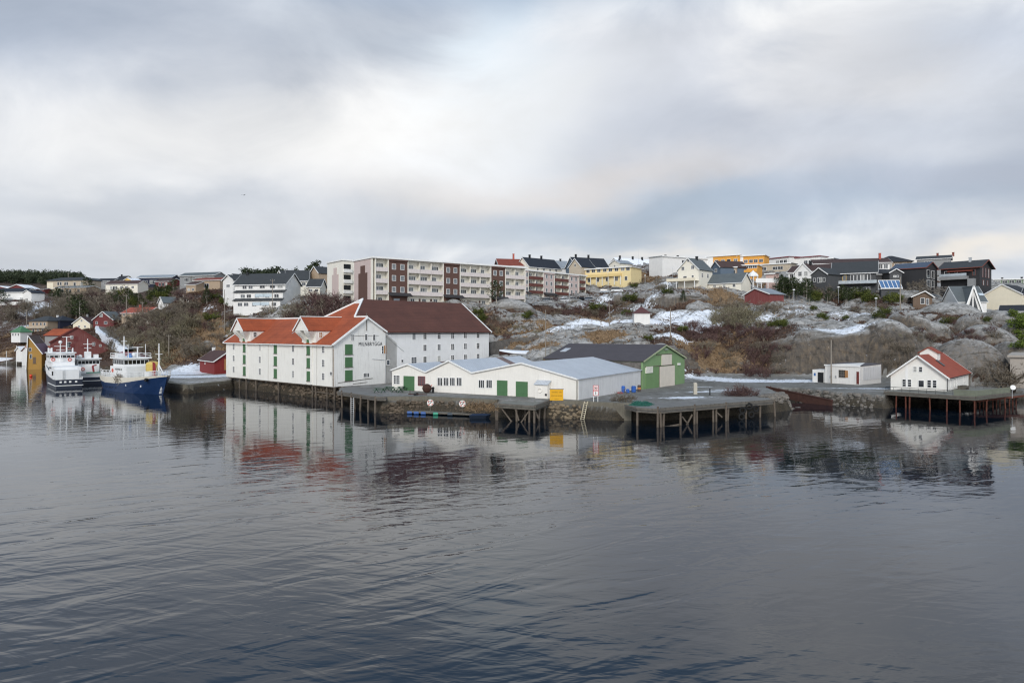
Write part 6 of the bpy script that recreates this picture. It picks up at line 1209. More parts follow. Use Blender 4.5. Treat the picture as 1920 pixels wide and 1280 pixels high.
hull(BS, [(-3.6,2.,1.3,2.0,3.2),(-1.2,2.7,2.0,1.95,3.15),(1,3.1,2.6,1.85,3.1),(4,3.5,3.2,1.75,3.1),(10,3.7,3.5,1.85,3.2),(15,3.7,3.4,2.15,3.3),(19,3.55,2.9,2.6,3.5),(22.5,3.1,1.9,3.05,3.75),(25.5,2.3,.95,3.45,3.95),(27.6,1.25,.35,3.75,4.1),(29.4,.06,.02,3.95,4.2)], 2.4, SHB, SHC)
MB().box(8,17.5,-2.9,2.9,2.0,5.6).build('deckhouse', SHW, BS); MB().box(9,15.2,-2.6,2.6,5.6,7.3).build('wheelhouse', SHW, BS); bandwin(BS, 9,15.2,-2.6,2.6,6.1,7.0); MB().box(8.4,15.9,-3.1,3.1,7.3,7.6).build('wheelhouse_roof', SHW, BS)
b = MB(); rails(b, [(6.4,-3,7.6),(13.4,-3,7.6),(13.4,3,7.6)]); rails(b, [(16,-3.5,3.4),(19.5,-3.4,3.55),(22.5,-3.,3.75),(25.5,-2.2,3.95),(27.6,-1.2,4.1),(29.,-.1,4.2),(27.6,1.2,4.1),(25.5,2.2,3.95),(22.5,3.,3.75)],1.05,.9); rails(b, [(0,-2.6,3.1),(4,-3.4,3.1),(8,-3.6,3.15)],1.,1.2); b.build('railing', SHW, BS)
mast(BS, 25,0,3.2,10.9,((8.6,.7),(7.6,.35))); MB().beam((25,0,7),(22.8,0,3.6),.1,.1).beam((25.1,0,6.2),(27,.2,4.2),.16,.16).build('stay', SHW, BS)
mast(BS, 7.6,-.6,7.6,12.4,((10.2,.9),(11.2,.6))); mast(BS, 13.8,.8,7.6,10.,((9.9,1.2),),'radar_mast'); MB().ball((10.8,1.2,8.1),.5,7).build('radar_dome', SHW, BS, smooth=True); MB().lathe([(.55,0),(.55,.5),(.35,.5),(.35,.9),(.4,.95)],12,(12.6,-.4,7.6)).build('blue_cowl', plain('cowl_blue','#2f74b8'), BS); MB().box(9.2,10.8,-2.4,-.9,7.6,8.5).box(9.3,10.1,1.4,2.4,7.6,8.6).build('roof_locker', SHW, BS)
for y in (-1.8,1.9): MB().tube((15.4,y,7.5),(15.4,y,10.6),.07,n=5).build('whip_aerial', SHW, BS)
MB().lathe([(1.35,0),(1.45,.4),(1.45,1.6),(1.2,2.0),(.5,2.25)],14).build('net_drum', YEL, BS, (18.4,1.4,4.6)); MB().beam((20.6,.9,3.3),(19.6,1.1,6.4),.55,.5).beam((19.6,1.1,6.4),(18.8,1.1,6.6),.45,.4).build('crane_arm', REDC, BS); MB().beam((18,2.6,3),(18,2.6,5),.3,.3).box(16.9,19.9,.2,2.6,3.3,4.6).build('crane_base', SHW, BS)
b = MB()
for k in range(260): c = Vector((random.gauss(12.3,1.1), -3.45+random.uniform(-.35,.3), random.gauss(2.9,.45))); b.beam(c, c+Vector((random.uniform(-.7,.7),random.uniform(-.2,.2),random.uniform(-.5,.4))),.08,.08)
b.build('fender_net', mat('grey_net','#8c857a',.9,.4,3.), BS)
ringb(BS, (9.6,-2.98,4.6), 'y'); tm = text_mesh('AQUAFISK SR', .58, .01); tm.materials.append(BLACKM); o = put('lettering', tm, BS, (12.9,-2.93,4.95), (R(90),0,0))
for x in (5,6.2,7.6,8.2,9.3,11.2): MB().lathe([(.14,0),(.14,.06)],10).build('porthole', BLACKM, BS, (x,-3.66 if x < 9 else -3.7,.9), (R(90),0,0))
for x in (16.5,22.2): MB().box(x-.08,x+.08,-3.58 if x < 20 else -2.75,-3.4 if x < 20 else -2.55,1.5,1.9).build('hull_fitting', SHW, BS)
b = MB()
for k in range(5): b.box(26.55+.12*k,26.75+.12*k,-.62+.03*k,-.2,.25+k*.3,.42+k*.3)
b.build('draught_mark', TRIM, BS); MB().beam((24.8,-2.7,3.3),(25.2,-2.5,3.1),.7,.6).build('anchor', BLACKM, BS)
MB().box(0,7,-2.6,2.6,2.0,3.0).box(2.,6,-1.6,1.6,3,4.4).build('aft_housing', SHW, BS); b = MB()
for k in range(7): b.beam((.3+k,-2.9,3),(.3+k,-2.9,4.6 if k % 2 else 4.),.12,.12).beam((.3+k,-2.9,4.),(1.2+k,-2.4,3.4),.08,.08)
b.beam((1,-2.9,4.5),(7,-2.9,4.5),.1,.1).build('aft_gear', SHW, BS)
for o in BS.children:
    if o.name.split('.')[0] in ('deckhouse','wheelhouse','wheelhouse_window','window_post','wheelhouse_roof','radar_mast','radar_dome','blue_cowl','roof_locker','whip_aerial','lettering','lifebuoy'): o.location.x -= 2.2
c0 = onz(104,729,0); fw = Vector((-.64,.77,0)); sd_ = Vector((.77,.64,0)); cc = c0+sd_*2.75; WS = thing('well_boat', 'white ship with navy hull and big white stern block, outermost of the moored ships', 'ship', (cc.x,cc.y,0), math.atan2(fw.y,fw.x))
st = [(0,2.75,2.6,2.1,2.75),(4,2.8,2.75,2.0,2.75),(12,2.8,2.75,2.3,3.6),(18,2.8,2.6,2.8,4.6),(23,2.5,1.9,3.2,5.),(26.5,1.5,.7,3.5,5.3),(29,.06,.02,3.8,5.5)]
hull(WS, st, 2.2, SHN, SHW); MB().box(-.03,2.6,-2.0,2.72,2.1,4.4).box(2.6,12,-2.76,2.7,2.2,5.0).build('stern_block', SHW, WS); MB().box(9,24,-2.3,2.3,4.4,5.9).build('deckhouse', SHW, WS); MB().box(12,19,-2.7,2.6,5.9,8.0).build('wheelhouse', SHW, WS); bandwin(WS, 12,19,-2.7,2.6,6.9,7.5); MB().box(11.6,19.5,-3.,2.9,8.,8.2).build('wheelhouse_roof', SHW, WS)
b = MB(); b.box(-.06,.02,-2.8,2.8,.62,.78); 
for s in (-1,1): b.box(0,14,s*2.8-.05,s*2.8+.05,.62,.78)
b.build('white_stripe', TRIM, WS); b = MB()
for y in (-1.6,-.4,.6,1.5): b.box(-.06,.0,y,y+.45,1.35,1.75)
b.build('stern_plate', TRIM, WS); b = MB().beam((-.1,.9,2.2),(-.1,.9,4.3),.05,.05).beam((-.1,1.3,2.2),(-.1,1.3,4.3),.05,.05)
for k in range(7): b.beam((-.1,.9,2.3+k*.3),(-.1,1.3,2.3+k*.3),.05,.05)
b.build('ladder', STEELP, WS); mast(WS, 11.,.5,5,10.9,((9.8,1.3),(8.9,.9),(7.9,1.)),'radar_mast'); MB().ball((11,.5,10.8),.42,7).build('radar_dome', SHW, WS, smooth=True); mast(WS, 14,-1.2,8,12.2,((12.1,1.),),'signal_mast')
for x, y in ((18.5,2.2),(18.2,1.5),(13,2.4),(12.4,-2.3)): MB().tube((x,y,8.),(x,y,9.3),.16,n=6).build('vent_post', SHW, WS)
for k in range(2): MB().box(4.4+k*.9,4.9+k*.9,2.72,2.85,2.9,3.9).build('side_window', GW, WS); MB().box(8+k*2,8.3+k*2,2.74,2.86,4.4,4.8).build('porthole', GW, WS)
ringb(WS,(11.9,1.9,6.5),'x'); ringb(WS,(11.9,-1.6,6.4),'x')
c0 = at(171.5,176,0); MS = thing('trawler', 'smaller white and navy trawler moored between the two larger ships', 'ship', c0, math.atan2(fw.y,fw.x))
hull(MS, [(0,2.5,2.3,1.9,2.9),(4,2.6,2.5,1.8,2.9),(10,2.6,2.5,2.1,3.1),(15,2.2,1.6,2.6,3.6),(19,.9,.3,3.,4.),(20.5,.05,.02,3.2,4.2)],1.6,SHN,SHW); MB().box(3.5,10,-2.3,2.3,2,4.6).build('deckhouse', SHW, MS); MB().box(4,9,-2.4,2.4,4.6,6.3).build('wheelhouse', SHW, MS); bandwin(MS,4,9,-2.4,2.4,5.1,5.9); MB().box(3.2,9.5,-2.8,2.8,6.3,6.55).build('wheelhouse_roof', SHW, MS)
mast(MS,5.,.1,6.5,11.6,((10.2,1.),(9.2,.8),(8.2,.6)),'radar_mast'); MB().box(4.4,5.8,-.6,.8,6.5,8.2).build('funnel', SHW, MS); MB().ball((5.5,1.7,7.1),.42,7).build('radar_dome', SHW, MS, smooth=True); MB().box(4,5.6,-2.2,-1.2,6.5,7.5).box(5.8,7,1.2,2.4,6.5,7.3).build('roof_locker', SHW, MS)
MB().beam((2,-.9,2.4),(2.2,-.6,4.6),.4,.35).beam((2.2,-.6,4.6),(1.,-1.2,4.9),.25,.25).build('crane_arm', REDC, MS); b = MB()
rails(b, [(.2,-2.3,2.9),(3,-2.4,2.9)]); rails(b, [(.2,2.3,2.9),(3,2.4,2.9)]); b.build('railing', SHW, MS); ringb(MS,(3.4,1.4,3.8),'x'); MB().box(-.06,.0,-2.3,2.3,.9,1.05).build('white_stripe', TRIM, MS); MB().box(-.05,1.4,-2.,1.,2.9,3.1).build('stern_gantry', mat('work_gear_green','#4f8a78'), MS)
# small craft at the far left
wb = thing('work_boat', 'dark flat work boat with tyre fenders and white covered stern at the left edge', 'boat', onz(22,681.5,0), R(4)); b = MB().prism([(-7,-.3),(6,-.3),(7.5,1.2),(-7,1.0)],-1.8,1.8,'xz'); b.build('hull', mat('dark_work_hull','#2a2826'), wb)
for k in range(6): MB().torus((-1+k*1.3,-1.9,.7),.36,.13,'y',12,6).build('tyre_fender', mat('old_tyre_rubber','#1d1d1d'), wb)
MB().prism([(-7,1.02),(2,1.02),(1.5,2.2),(-6,2.6)],-1.5,1.5,'xz').build('cover', mat('white_tarpaulin','#d9dde2'), wb)
for px, y_, h in ((12,284,662),(31,284,652)): pole(px, 284, h-4, 'white flagpole on the left shore, '+('left one' if px < 20 else 'right one'), .12, TRIM, False, 'flagpole', 'flagpole')
# winding road on the left slope
rp = [ground(px, py, 225) for px, py in ((256,657),(240,646),(224,636),(210,626),(199,619),(197,613),(206,608),(216,606))]
b = MB(); L = []; 
for i in range(len(rp)-1):
    for k in range(8): L.append(rp[i].lerp(rp[i+1], k/8))
for s in range(3): L = [L[0]]+[(L[i-1]+L[i]*2+L[i+1])/4 for i in range(1,len(L)-1)]+[L[-1]]
L2 = [gz(p.x,p.y)+.5 for p in L]
for s in range(4): L2 = [L2[0]]+[(L2[i-1]+L2[i]*2+L2[i+1])/4 for i in range(1,len(L2)-1)]+[L2[-1]]
L2 = [max(v, gz(p.x,p.y)+.25) for v, p in zip(L2, L)]
vs = []
for i, p in enumerate(L):
    d = (L[min(i+1,len(L)-1)]-L[max(i-1,0)]); n = Vector((-d.y,d.x,0)).normalized(); zc = L2[i]
    vs += [(p.x+n.x*w_, p.y+n.y*w_, zc-dz_) for w_, dz_ in ((-4.6,3),(-3.8,.0),(-2.5,.04),(2.5,.04),(3.8,.0),(4.6,3))]
for i in range(len(L)-1):
    for k in range(5): b.add([vs[i*6+k],vs[i*6+k+1],vs[i*6+k+7],vs[i*6+k+6]], [(0,1,2,3)], 0 if k == 2 else 1)
SNM = mat('packed_snow','#dfe4ea',.9,.06,1.,snow=0); tag(b.build('road', [ASPH, SNM]), 'winding asphalt road with snowy verges on the left slope', 'road', kind='structure')
# ---- trees, bushes, ground plants ---------------------------------------------------------
def leafmat(name, cols, rough=.85):
    if name in _M: return _M[name]
    m = bpy.data.materials.new(name); m.use_nodes = True; nt = NT(m.node_tree); bs = m.node_tree.nodes['Principled BSDF']
    pos = nt.n('ShaderNodeTexCoord').outputs['Object']; geo = nt.n('ShaderNodeNewGeometry').outputs['Random Per Island']; oi = nt.n('ShaderNodeObjectInfo').outputs['Random']
    f = nt.math('ADD', nt.math('MULTIPLY', geo, .55), nt.math('ADD', nt.math('MULTIPLY', nt.noise(pos, .8, 3.), .4), nt.math('MULTIPLY', oi, .15)))
    nt.link(nt.ramp(f, [(.25+.5*i/(len(cols)-1), lin(c)) for i, c in enumerate(cols)]), bs.inputs['Base Color'])
    bs.inputs['Roughness'].default_value = rough; bs.inputs['Specular IOR Level'].default_value = .15; _M[name] = m; return m
TWIG = leafmat('bare_twigs', ['#4a4038','#6f6558','#8d8474']); TWIGR = leafmat('reddish_twigs', ['#38292a','#594442','#77605a']); TWIGY = leafmat('olive_twigs', ['#54503c','#7d7660','#989078']); BARK = leafmat('birch_bark', ['#6b6258','#9a9186','#b9b1a6'])
NEED = leafmat('pine_needles', ['#1d2619','#2f3a24','#46502f']); NEEDF = leafmat('far_pine_needles', ['#222b20','#333c2c','#4a513c']); JUN = leafmat('juniper_green', ['#2c3418','#4a5226','#666a35']); HEA = leafmat('heather_twigs', ['#2c211d','#4b3830','#6d5546']); DRY = leafmat('dry_grass_blades', ['#5f4c38','#846b4e','#a68c6c']); HEDG = leafmat('hedge_green', ['#39451c','#5a6a2c','#7a8840'])
def tri(b, p, q, w, mi=0):
    d = (q-p); a = d.cross(Vector((random.uniform(-1,1),random.uniform(-1,1),random.uniform(-1,1)))).normalized()*w; b.v += [tuple(p-a), tuple(p+a), tuple(q+a*.45), tuple(q-a*.45)]; n = len(b.v); b.f.append((n-4,n-3,n-2,n-1)); b.m.append(mi)
def bare(h, stems, spread, depth, twr, seed, up=.5, kid=3):
    """bare deciduous shrub or tree: (limbs, twigs) as two meshes"""
    random.seed(seed); L, Tw = MB(), MB()
    def grow(p, d, ln, r, k):
        q = p+d*ln; mid = p.lerp(q,.5)+Vector((random.uniform(-1,1),random.uniform(-1,1),random.uniform(-.5,.5)))*ln*.07
        if k >= depth-2 or r > .045: L.tube(p,mid,r,r*.85,4,cap=False); L.tube(mid,q,r*.85,r*.65,4,cap=False)
        else: tri(Tw,p,mid,max(r,twr)); tri(Tw,mid,q,max(r*.8,twr*.8))
        if k == 0: return
        for i in range(kid+(random.random() < .4)):
            e = (d+Vector((random.gauss(0,1),random.gauss(0,1),random.gauss(0,.7)+up*.3))*spread).normalized(); s = random.uniform(.45,1.) if i else 1.
            grow(p.lerp(q,s), e, ln*random.uniform(.58,.82), r*.62, k-1)
    for i in range(stems):
        a = 6.283*i/stems+random.random(); sp = .0 if stems == 1 else random.uniform(.2,.75)
        grow(Vector((math.cos(a)*.2*(stems>1),math.sin(a)*.2*(stems>1),-.3)), Vector((math.cos(a)*sp,math.sin(a)*sp,1)).normalized(), h*random.uniform(.26,.34), .03*h**.8*(1.6 if stems == 1 else .7), depth)
    return L, Tw
def crown_leaves(clumps, n, size, flat=.6):
    b = MB()
    for c, r in clumps:
        for k in range(n):
            d = Vector((random.gauss(0,1),random.gauss(0,1),random.gauss(0,1)*flat)); d = d.normalized()*r*random.random()**.4; d.z *= flat; p = c+d
            for j in range(2): tri(b, p, p+Vector((random.uniform(-1,1),random.uniform(-1,1),random.uniform(-.3,.9)))*size, size*.32)
    return b
def proto(name, label, cat, group, parts):
    t = thing(name, label, cat, (0,0,-200), 0, group)
    for nm, b, m in parts: o = b.build(nm, m, t, fix=False)
    return t
def place(pr, p, s=1., rz=None, label=None, group=None):
    if pr.name.startswith('bare_bush'): s *= 1.35
    c = copy_tree(pr); c.location = p; c.rotation_euler = (0,0,random.uniform(0,6.28) if rz is None else rz); c.scale = (s*random.uniform(.88,1.12), s*random.uniform(.88,1.12), s)
    if label: c['label'] = label
    if group: c['group'] = group
    return c
PR = {}
for i, (m_, sd) in enumerate(((TWIG,3),(TWIG,4),(TWIGR,5),(TWIGY,6))):
    L, Tw = bare(1., 7, .55, 4, .0055, sd, kid=3); PR['bush%d'%i] = proto('bare_bush','x','bush','x',[('crown',L.add(Tw.v, Tw.f),m_)])
for i, sd in enumerate((11,12,13)):
    L, Tw = bare(1., 1 if i else 2, .5, 5, .0035, sd, kid=3); PR['tree%d'%i] = proto('bare_tree','x','tree','x',[('trunk',L,BARK if i == 1 else TWIG),('crown',Tw,(TWIG,TWIGR,TWIG)[i])])
random.seed(21)
for i in range(3):    # pines of unit height
    tk = MB().tube((0,0,-.05),(.03*(i-1),.02,.5),.03,.018,6).tube((.03*(i-1),.02,.5),(0,0,.95),.018,.006,5); cl = []
    for k in range(15):
        z_ = .25+.7*k/14; rr = (.30*(1-abs(z_-.5)*1.15)+.04)*(1 if i else .85); a = k*2.4+random.random(); cl.append((Vector((math.cos(a)*rr*.75,math.sin(a)*rr*.75,z_)), rr*.75*random.uniform(.7,1.1)))
        tk.tube((0,0,z_*.9),cl[-1][0],.008,.003,4)
    PR['pine%d'%i] = proto('pine_tree','x','tree','x',[('trunk',tk,BARK),('crown',crown_leaves(cl,34,.05,.75),NEED)])
random.seed(31)
for i, m_ in enumerate((JUN, HEDG)):
    cl = [(Vector((random.uniform(-.42,.42),random.uniform(-.42,.42),random.uniform(.15,.55))), random.uniform(.18,.32)) for _ in range(13)]
    PR['jun%d'%i] = proto('evergreen_shrub','x','shrub','x',[('stem',MB().tube((0,0,-.2),(0,0,.4),.03,.02,5),BARK),('foliage',crown_leaves(cl,60,.07,.8),m_)])
spr = MB(); cl = []
for k in range(16): z_ = .08+.88*k/15; [cl.append((Vector((math.cos(a+k)*(.27*(1-z_)+.02),math.sin(a+k)*(.27*(1-z_)+.02),z_)), .13*(1-z_)+.03)) for a in (0,1.57,3.14,4.71)]
PR['spruce'] = proto('spruce_tree','x','tree','x',[('trunk',MB().tube((0,0,-.05),(0,0,.95),.025,.005,6),BARK),('crown',crown_leaves(cl,11,.045,.6),NEED)])
random.seed(5)
def scatter(kind, spec, label, group):
    for sp in spec:
        px, py, h = sp[:3]; p = ground(px, py, sp[3] if len(sp) > 3 else 140.); k = kind if isinstance(kind, str) else random.choice(kind); place(PR[k], (p.x,p.y,p.z-.1), h, None, label, group)
def cloud(kind, n, box, h, label, group, ymin=140.):
    for _ in range(n):
        px = random.uniform(box[0],box[2]); py = random.uniform(box[1],box[3]); scatter(kind, [(px,py,random.uniform(*h),ymin)], label, group)
B = ('bush0','bush1')
cloud(('bush0','bush1','bush3'), 60, (222,588,372,676), (4,7.5), 'bare grey brown bush in the thicket on the slope left of the red boathouse', 'bare bushes in the thicket left of the red boathouse', 205)
cloud(('tree0','tree2','tree1'), 24, (215,566,345,640), (7,11), 'bare tree standing in the thicket right of the winding road', 'bare trees right of the winding road', 225)
cloud(('tree0','tree2'), 34, (0,585,135,606), (8,12), 'bare leafless tree in the wood below the white snow patches on the left hillside', 'bare trees on the left hillside', 300)
cloud(('tree0','tree1','bush0'), 34, (130,562,230,596), (8,13), 'bare brown tree between the beige house and the red gabled house', 'bare trees above the cream gabled house', 300)
cloud(('bush0','bush2'), 22, (0,570,165,600), (3,5), 'low bare bush among the snow patches on the left hillside', 'low bushes on the left hillside', 300)
cloud(('tree0','tree1','tree2'), 12, (165,560,330,582), (6,9), 'bare tree in front of the pines below the white house with the brown roof', 'bare trees below the pines', 300)
cloud(('pine0','pine1','pine2','jun0'), 34, (192,556,325,578), (4.5,7.5), 'dark green pine in the stand below the long white and navy houses', 'pines below the left skyline houses', 330)
cloud(('pine0','pine1'), 8, (95,558,150,566), (4,6.5), 'dark conifer below the long tan house', 'conifers below the long tan house', 330); scatter(('pine1','pine2'), [(2,575,9,300),(143,598,12,300),(150,602,10,300),(164,548,9,300)], 'dark pine standing alone between the left hillside houses', 'single pines on the left hillside')
cloud(('bush0','bush1','bush3','bush2'), 30, (350,590,440,668), (1.8,3.6), 'small bare bush on the steep grassy bank above the red boathouse', 'small bushes above the red boathouse', 200)
cloud(('bush2','bush0','tree1'), 26, (548,560,655,606), (4,7), 'dark reddish bare bush in front of the white apartment block end wall', 'reddish bushes below the apartment block', 185)
scatter('tree1', [(617,590,10.5,188),(600,592,8,190),(636,592,8,188)], 'tall pale barked bare tree in front of the apartment block', 'pale barked trees below the apartment block')
scatter('spruce', [(388,570,6.5,240)], 'small dark spruce on the crest left of the stepped terrace house', None); scatter('jun0', [(399,601,4,215),(424,571,3.5,235),(437,574,4,230),(405,560,3,250)], 'dark green juniper on the bank below the stepped terrace house', 'junipers below the stepped terrace house')
cloud(('bush0','bush3'), 16, (440,575,540,600), (1.5,3), 'low bare bush under the stepped terrace house', 'low bushes under the stepped terrace house', 215)
scatter(('tree0','tree2'), [(372,540,8,330),(402,540,8.5,330),(412,538,7,330),(325,536,7,380),(316,538,7,380)], 'bare tree on the skyline beside the long grey house', 'bare trees on the left skyline'); scatter(('pine0','pine2'), [(256,532,11,470),(264,531,12,470),(272,532,13,470),(280,532,12,470),(243,530,9,470)], 'pine behind the navy house on the left skyline', 'pines behind the navy house')
# central rocks
scatter('pine1', [(931,567,6.5,205)], 'bushy green pine against the brown stair bay of the apartment block', None)
scatter('jun0', [(896,592,3.2,185),(905,602,3.,185),(985,600,2.5,190),(992,595,2.6,190),(1122,583,4,200),(1180,567,4.5,215),(1175,590,2.5,200),(1252,552,3,215),(1188,540,3,240),(1215,638,2.2,150),(1280,622,2.4,170)], 'dark green juniper among the grey rocks in the middle of the hill', 'junipers on the middle rocks')
scatter('spruce', [(1281,568,3.6,205)], 'small dark spruce beside the snow patch below the tall gabled house', None)
cloud(('bush2','bush0'), 36, (1030,566,1180,592), (1.4,2.6), 'low reddish bush in the heath below the farther apartment block', 'low reddish bushes below the farther block', 185)
cloud(('bush2','bush0','bush3'), 16, (890,590,1010,640), (1.2,2.4), 'low bush between the grey rocks right of the maroon roof', 'low bushes right of the maroon roof', 170)
cloud(('bush3','bush0','bush3'), 16, (1345,578,1412,612), (4,6.5), 'tall olive bare bush right of the big snow patch', 'olive bushes right of the snow patch', 185)
cloud(('bush2',), 34, (1285,612,1450,640), (1.8,3.2), 'dark purple brown bush on the ledge above the cliff', 'dark bushes above the cliff', 165)
cloud(('bush0','bush2'), 26, (1300,650,1480,705), (1.5,4.), 'bare brush hanging on the cliff behind the yard', 'brush on the cliff behind the yard', 157)
scatter(('bush0','bush3'), [(1243,540,3,215),(1237,542,2.6,215),(1275,540,2.4,225)], 'reddish bare bush beside the heath covered knoll', 'bushes beside the knoll'); cloud(('bush0','bush2'), 14, (1175,512,1262,535), (1.5,2.5), 'low bush on the heath covered knoll', 'low bushes on the knoll', 280)
cloud(('tree0','tree2'), 7, (1418,578,1465,592), (3.5,5), 'thin bare tree between the red barn and the grey rock', 'thin trees right of the red barn', 195)
# right side
cloud(('pine0','pine1','pine2'), 13, (1462,553,1512,562), (4.5,7), 'dark bushy pine in front of the white gabled house', 'pines in front of the white gabled house', 205); cloud(('jun0','pine1'), 22, (1505,556,1640,570), (2.6,4.6), 'dark evergreen bush below the charcoal house', 'evergreens below the charcoal house', 205); cloud(('bush0','bush3'), 8, (1515,552,1560,560), (4,6), 'bare olive bush in front of the charcoal front gable', 'bare bushes below the charcoal gable', 205)
cloud(('bush2','bush0'), 18, (1600,562,1665,585), (1.5,2.6), 'reddish low bush below the glass conservatory', 'low bushes below the conservatory', 190); scatter('jun0', [(1671,567,4.4,195),(1678,568,4.,195)], 'rounded olive hedge bush under the glass conservatory', 'hedge bushes under the conservatory'); scatter(('tree0',), [(1722,545,6,198),(1730,545,5,198),(1716,546,5,198)], 'bare bush against the black timber house', 'bare bushes at the black house')
scatter('jun0', [(1526,582,2.,175),(1540,597,2.4,175),(1548,600,2.,175),(1585,600,1.8,175),(1657,593,3,170),(1648,597,2.6,170),(1775,608,2.6,170),(1786,606,2.4,170),(1462,612,3.2,165),(1452,614,2.6,165),(1470,613,2.4,165),(1850,605,2.2,170)], 'low green juniper in a hollow of the grey rock domes', 'junipers in the rock hollows')
scatter('jun1', [(1908,612,4,150),(1914,625,4.5,150),(1905,600,3.5,160),(1918,640,4,148),(1912,655,3.5,148)], 'bright green hedge bush at the right edge above the water', 'hedge bushes at the right edge')
cloud(('bush0','bush2'), 26, (1690,600,1880,640), (1.,2.2), 'bare bush in the cracks between the rock domes', 'bushes between the rock domes', 150); scatter(('bush0','bush0'), [(1880,722,5.5,130),(1872,722,5,130),(1888,722,6,130),(1893,722,5,130),(1862,722,4.5,130),(1850,722,3.5,130)], 'bare upright bush behind the deck screen', 'bushes behind the deck screen'); cloud(('bush0',), 10, (1660,640,1720,700), (1.5,2.5), 'bare bush at the foot of the left rock dome', 'bushes at the rock dome foot', 150)
def quayplant(kind, px, py, z_, h, label, group=None): p = onz(px, py, z_); place(PR[kind], p, h, None, label, group)
for px, py, h in ((1385,742,3.2),(1395,743,2.8),(1376,743,2.2),(1405,742,2.4)): quayplant('bush2', px, py, 2.2, h, 'reddish bare bush on the mound in the middle of the yard', 'bushes on the yard mound')
for px, py, h in ((1170,752,2.6),(1160,752,2.)): quayplant('bush0', px, py, 2.4, h, 'thin bare bush at the quay edge by the net heap', 'bushes by the net heap')
dw = MB()
for k in range(1500):
    c = onz(random.uniform(872,935), random.uniform(752,770), 2.4-1.6*random.random()); tri(dw, c, c+Vector((random.uniform(-.6,.6),random.uniform(-.8,.1),random.uniform(-.3,.8))), .02)
tag(dw.build('dry_weeds', DRY, fix=False), 'tangle of dry weeds on the rubble by the timber pier', 'weeds', kind='stuff')
# distant woods: one mass on each ridge
def wood(name, label, n, box, h, Y):
    b = MB()
    for _ in range(n):
        px = random.uniform(box[0],box[1]); y = random.uniform(*Y); p = on(px, y); hh = random.uniform(*h)
        b.tube(p, p+Vector((0,0,hh*.6)), .25, .15, 4)
        for k in range(11):
            c = p+Vector((random.gauss(0,1.3),random.gauss(0,1.3),hh*random.uniform(.12,.95))); r_ = random.uniform(1.2,2.3)
            for j in range(16):
                d = Vector((random.gauss(0,1),random.gauss(0,1),random.gauss(0,.8))).normalized()*r_*random.random()**.4; tri(b, c+d, c+d+Vector((random.uniform(-1,1),random.uniform(-1,1),random.uniform(-.2,.9)))*.9, .34)
    tag(b.build(name, NEEDF, fix=False), label, 'forest', kind='stuff')
wood('forest', 'dark pine wood along the far left ridge', 240, (-30,158), (5,10), (560,710)); wood('forest', 'dark pine wood on the ridge behind the white gabled pair', 130, (455,600), (6,9.5), (380,460))
scatter(('pine0','pine1'), [(586,538,11,330),(580,540,9,330),(593,538,12,330)], 'taller dark pine beside the white apartment block', 'taller pines beside the apartment block'); scatter('spruce', [(614,530,20,300)], 'spruce top rising behind the white apartment block roof', None)
cloud(('tree0','tree2'), 16, (140,535,178,545), (7,11), 'bare tree trailing off the left ridge wood', 'bare trees at the end of the left ridge', 430)
# heather and dry grass
def tufts(name, m, W_, n, h, wd, label):
    w_ = (np.clip(W_, 0, 1.2)*np.clip(1.25-SNOW*1.6, 0, 1)*(Zg > 3.0)*(Yg < 330)*(PXg > -20)*(PXg < 1940)); pr = (w_**2*np.gradient(Yg, axis=0)*np.gradient(Xg, axis=1)).ravel(); pr /= pr.sum()
    ii = rng.choice(pr.size, n, p=pr); X, Y, Z = Xg.ravel()[ii]+rng.normal(0,.3,n), Yg.ravel()[ii]+rng.normal(0,.3,n), Zg.ravel()[ii]; k = 5
    bx = np.repeat(X,k)+rng.normal(0,.28,n*k); by = np.repeat(Y,k)+rng.normal(0,.28,n*k); bz = np.repeat(Z,k)-.1; hh = h*rng.uniform(.5,1.3,n*k); lx, ly = rng.normal(0,.5,n*k)*hh, rng.normal(0,.5,n*k)*hh; a = rng.uniform(0,6.28,n*k); wx, wy = np.cos(a)*wd, np.sin(a)*wd
    V = np.stack([np.stack([bx-wx,by-wy,bz],-1),np.stack([bx+wx,by+wy,bz],-1),np.stack([bx+lx+wx*.5,by+ly+wy*.5,bz+hh],-1),np.stack([bx+lx-wx*.5,by+ly-wy*.5,bz+hh],-1)],1).reshape(-1,3)
    me = bpy.data.meshes.new(name); q = len(V)//4; me.vertices.add(len(V)); me.vertices.foreach_set('co', V.astype(np.float32).ravel()); me.loops.add(q*4); me.loops.foreach_set('vertex_index', np.arange(q*4,dtype=np.int32)); me.polygons.add(q); me.polygons.foreach_set('loop_start', np.arange(0,q*4,4,dtype=np.int32)); me.update(calc_edges=True); me.materials.append(m)
    tag(put(name, me), label, name.replace('_',' '), kind='stuff')
tufts('heather', HEA, HEATH*(1-BROWN*.5), 30000, .5, .09, 'brown heather and low twigs covering the hillside'); tufts('dry_grass', DRY, GRASS, 16000, .5, .05, 'tawny dry grass in patches over the hillside')
for t in PR.values():
    for c in list(t.children): bpy.data.objects.remove(c)
    bpy.data.objects.remove(t)
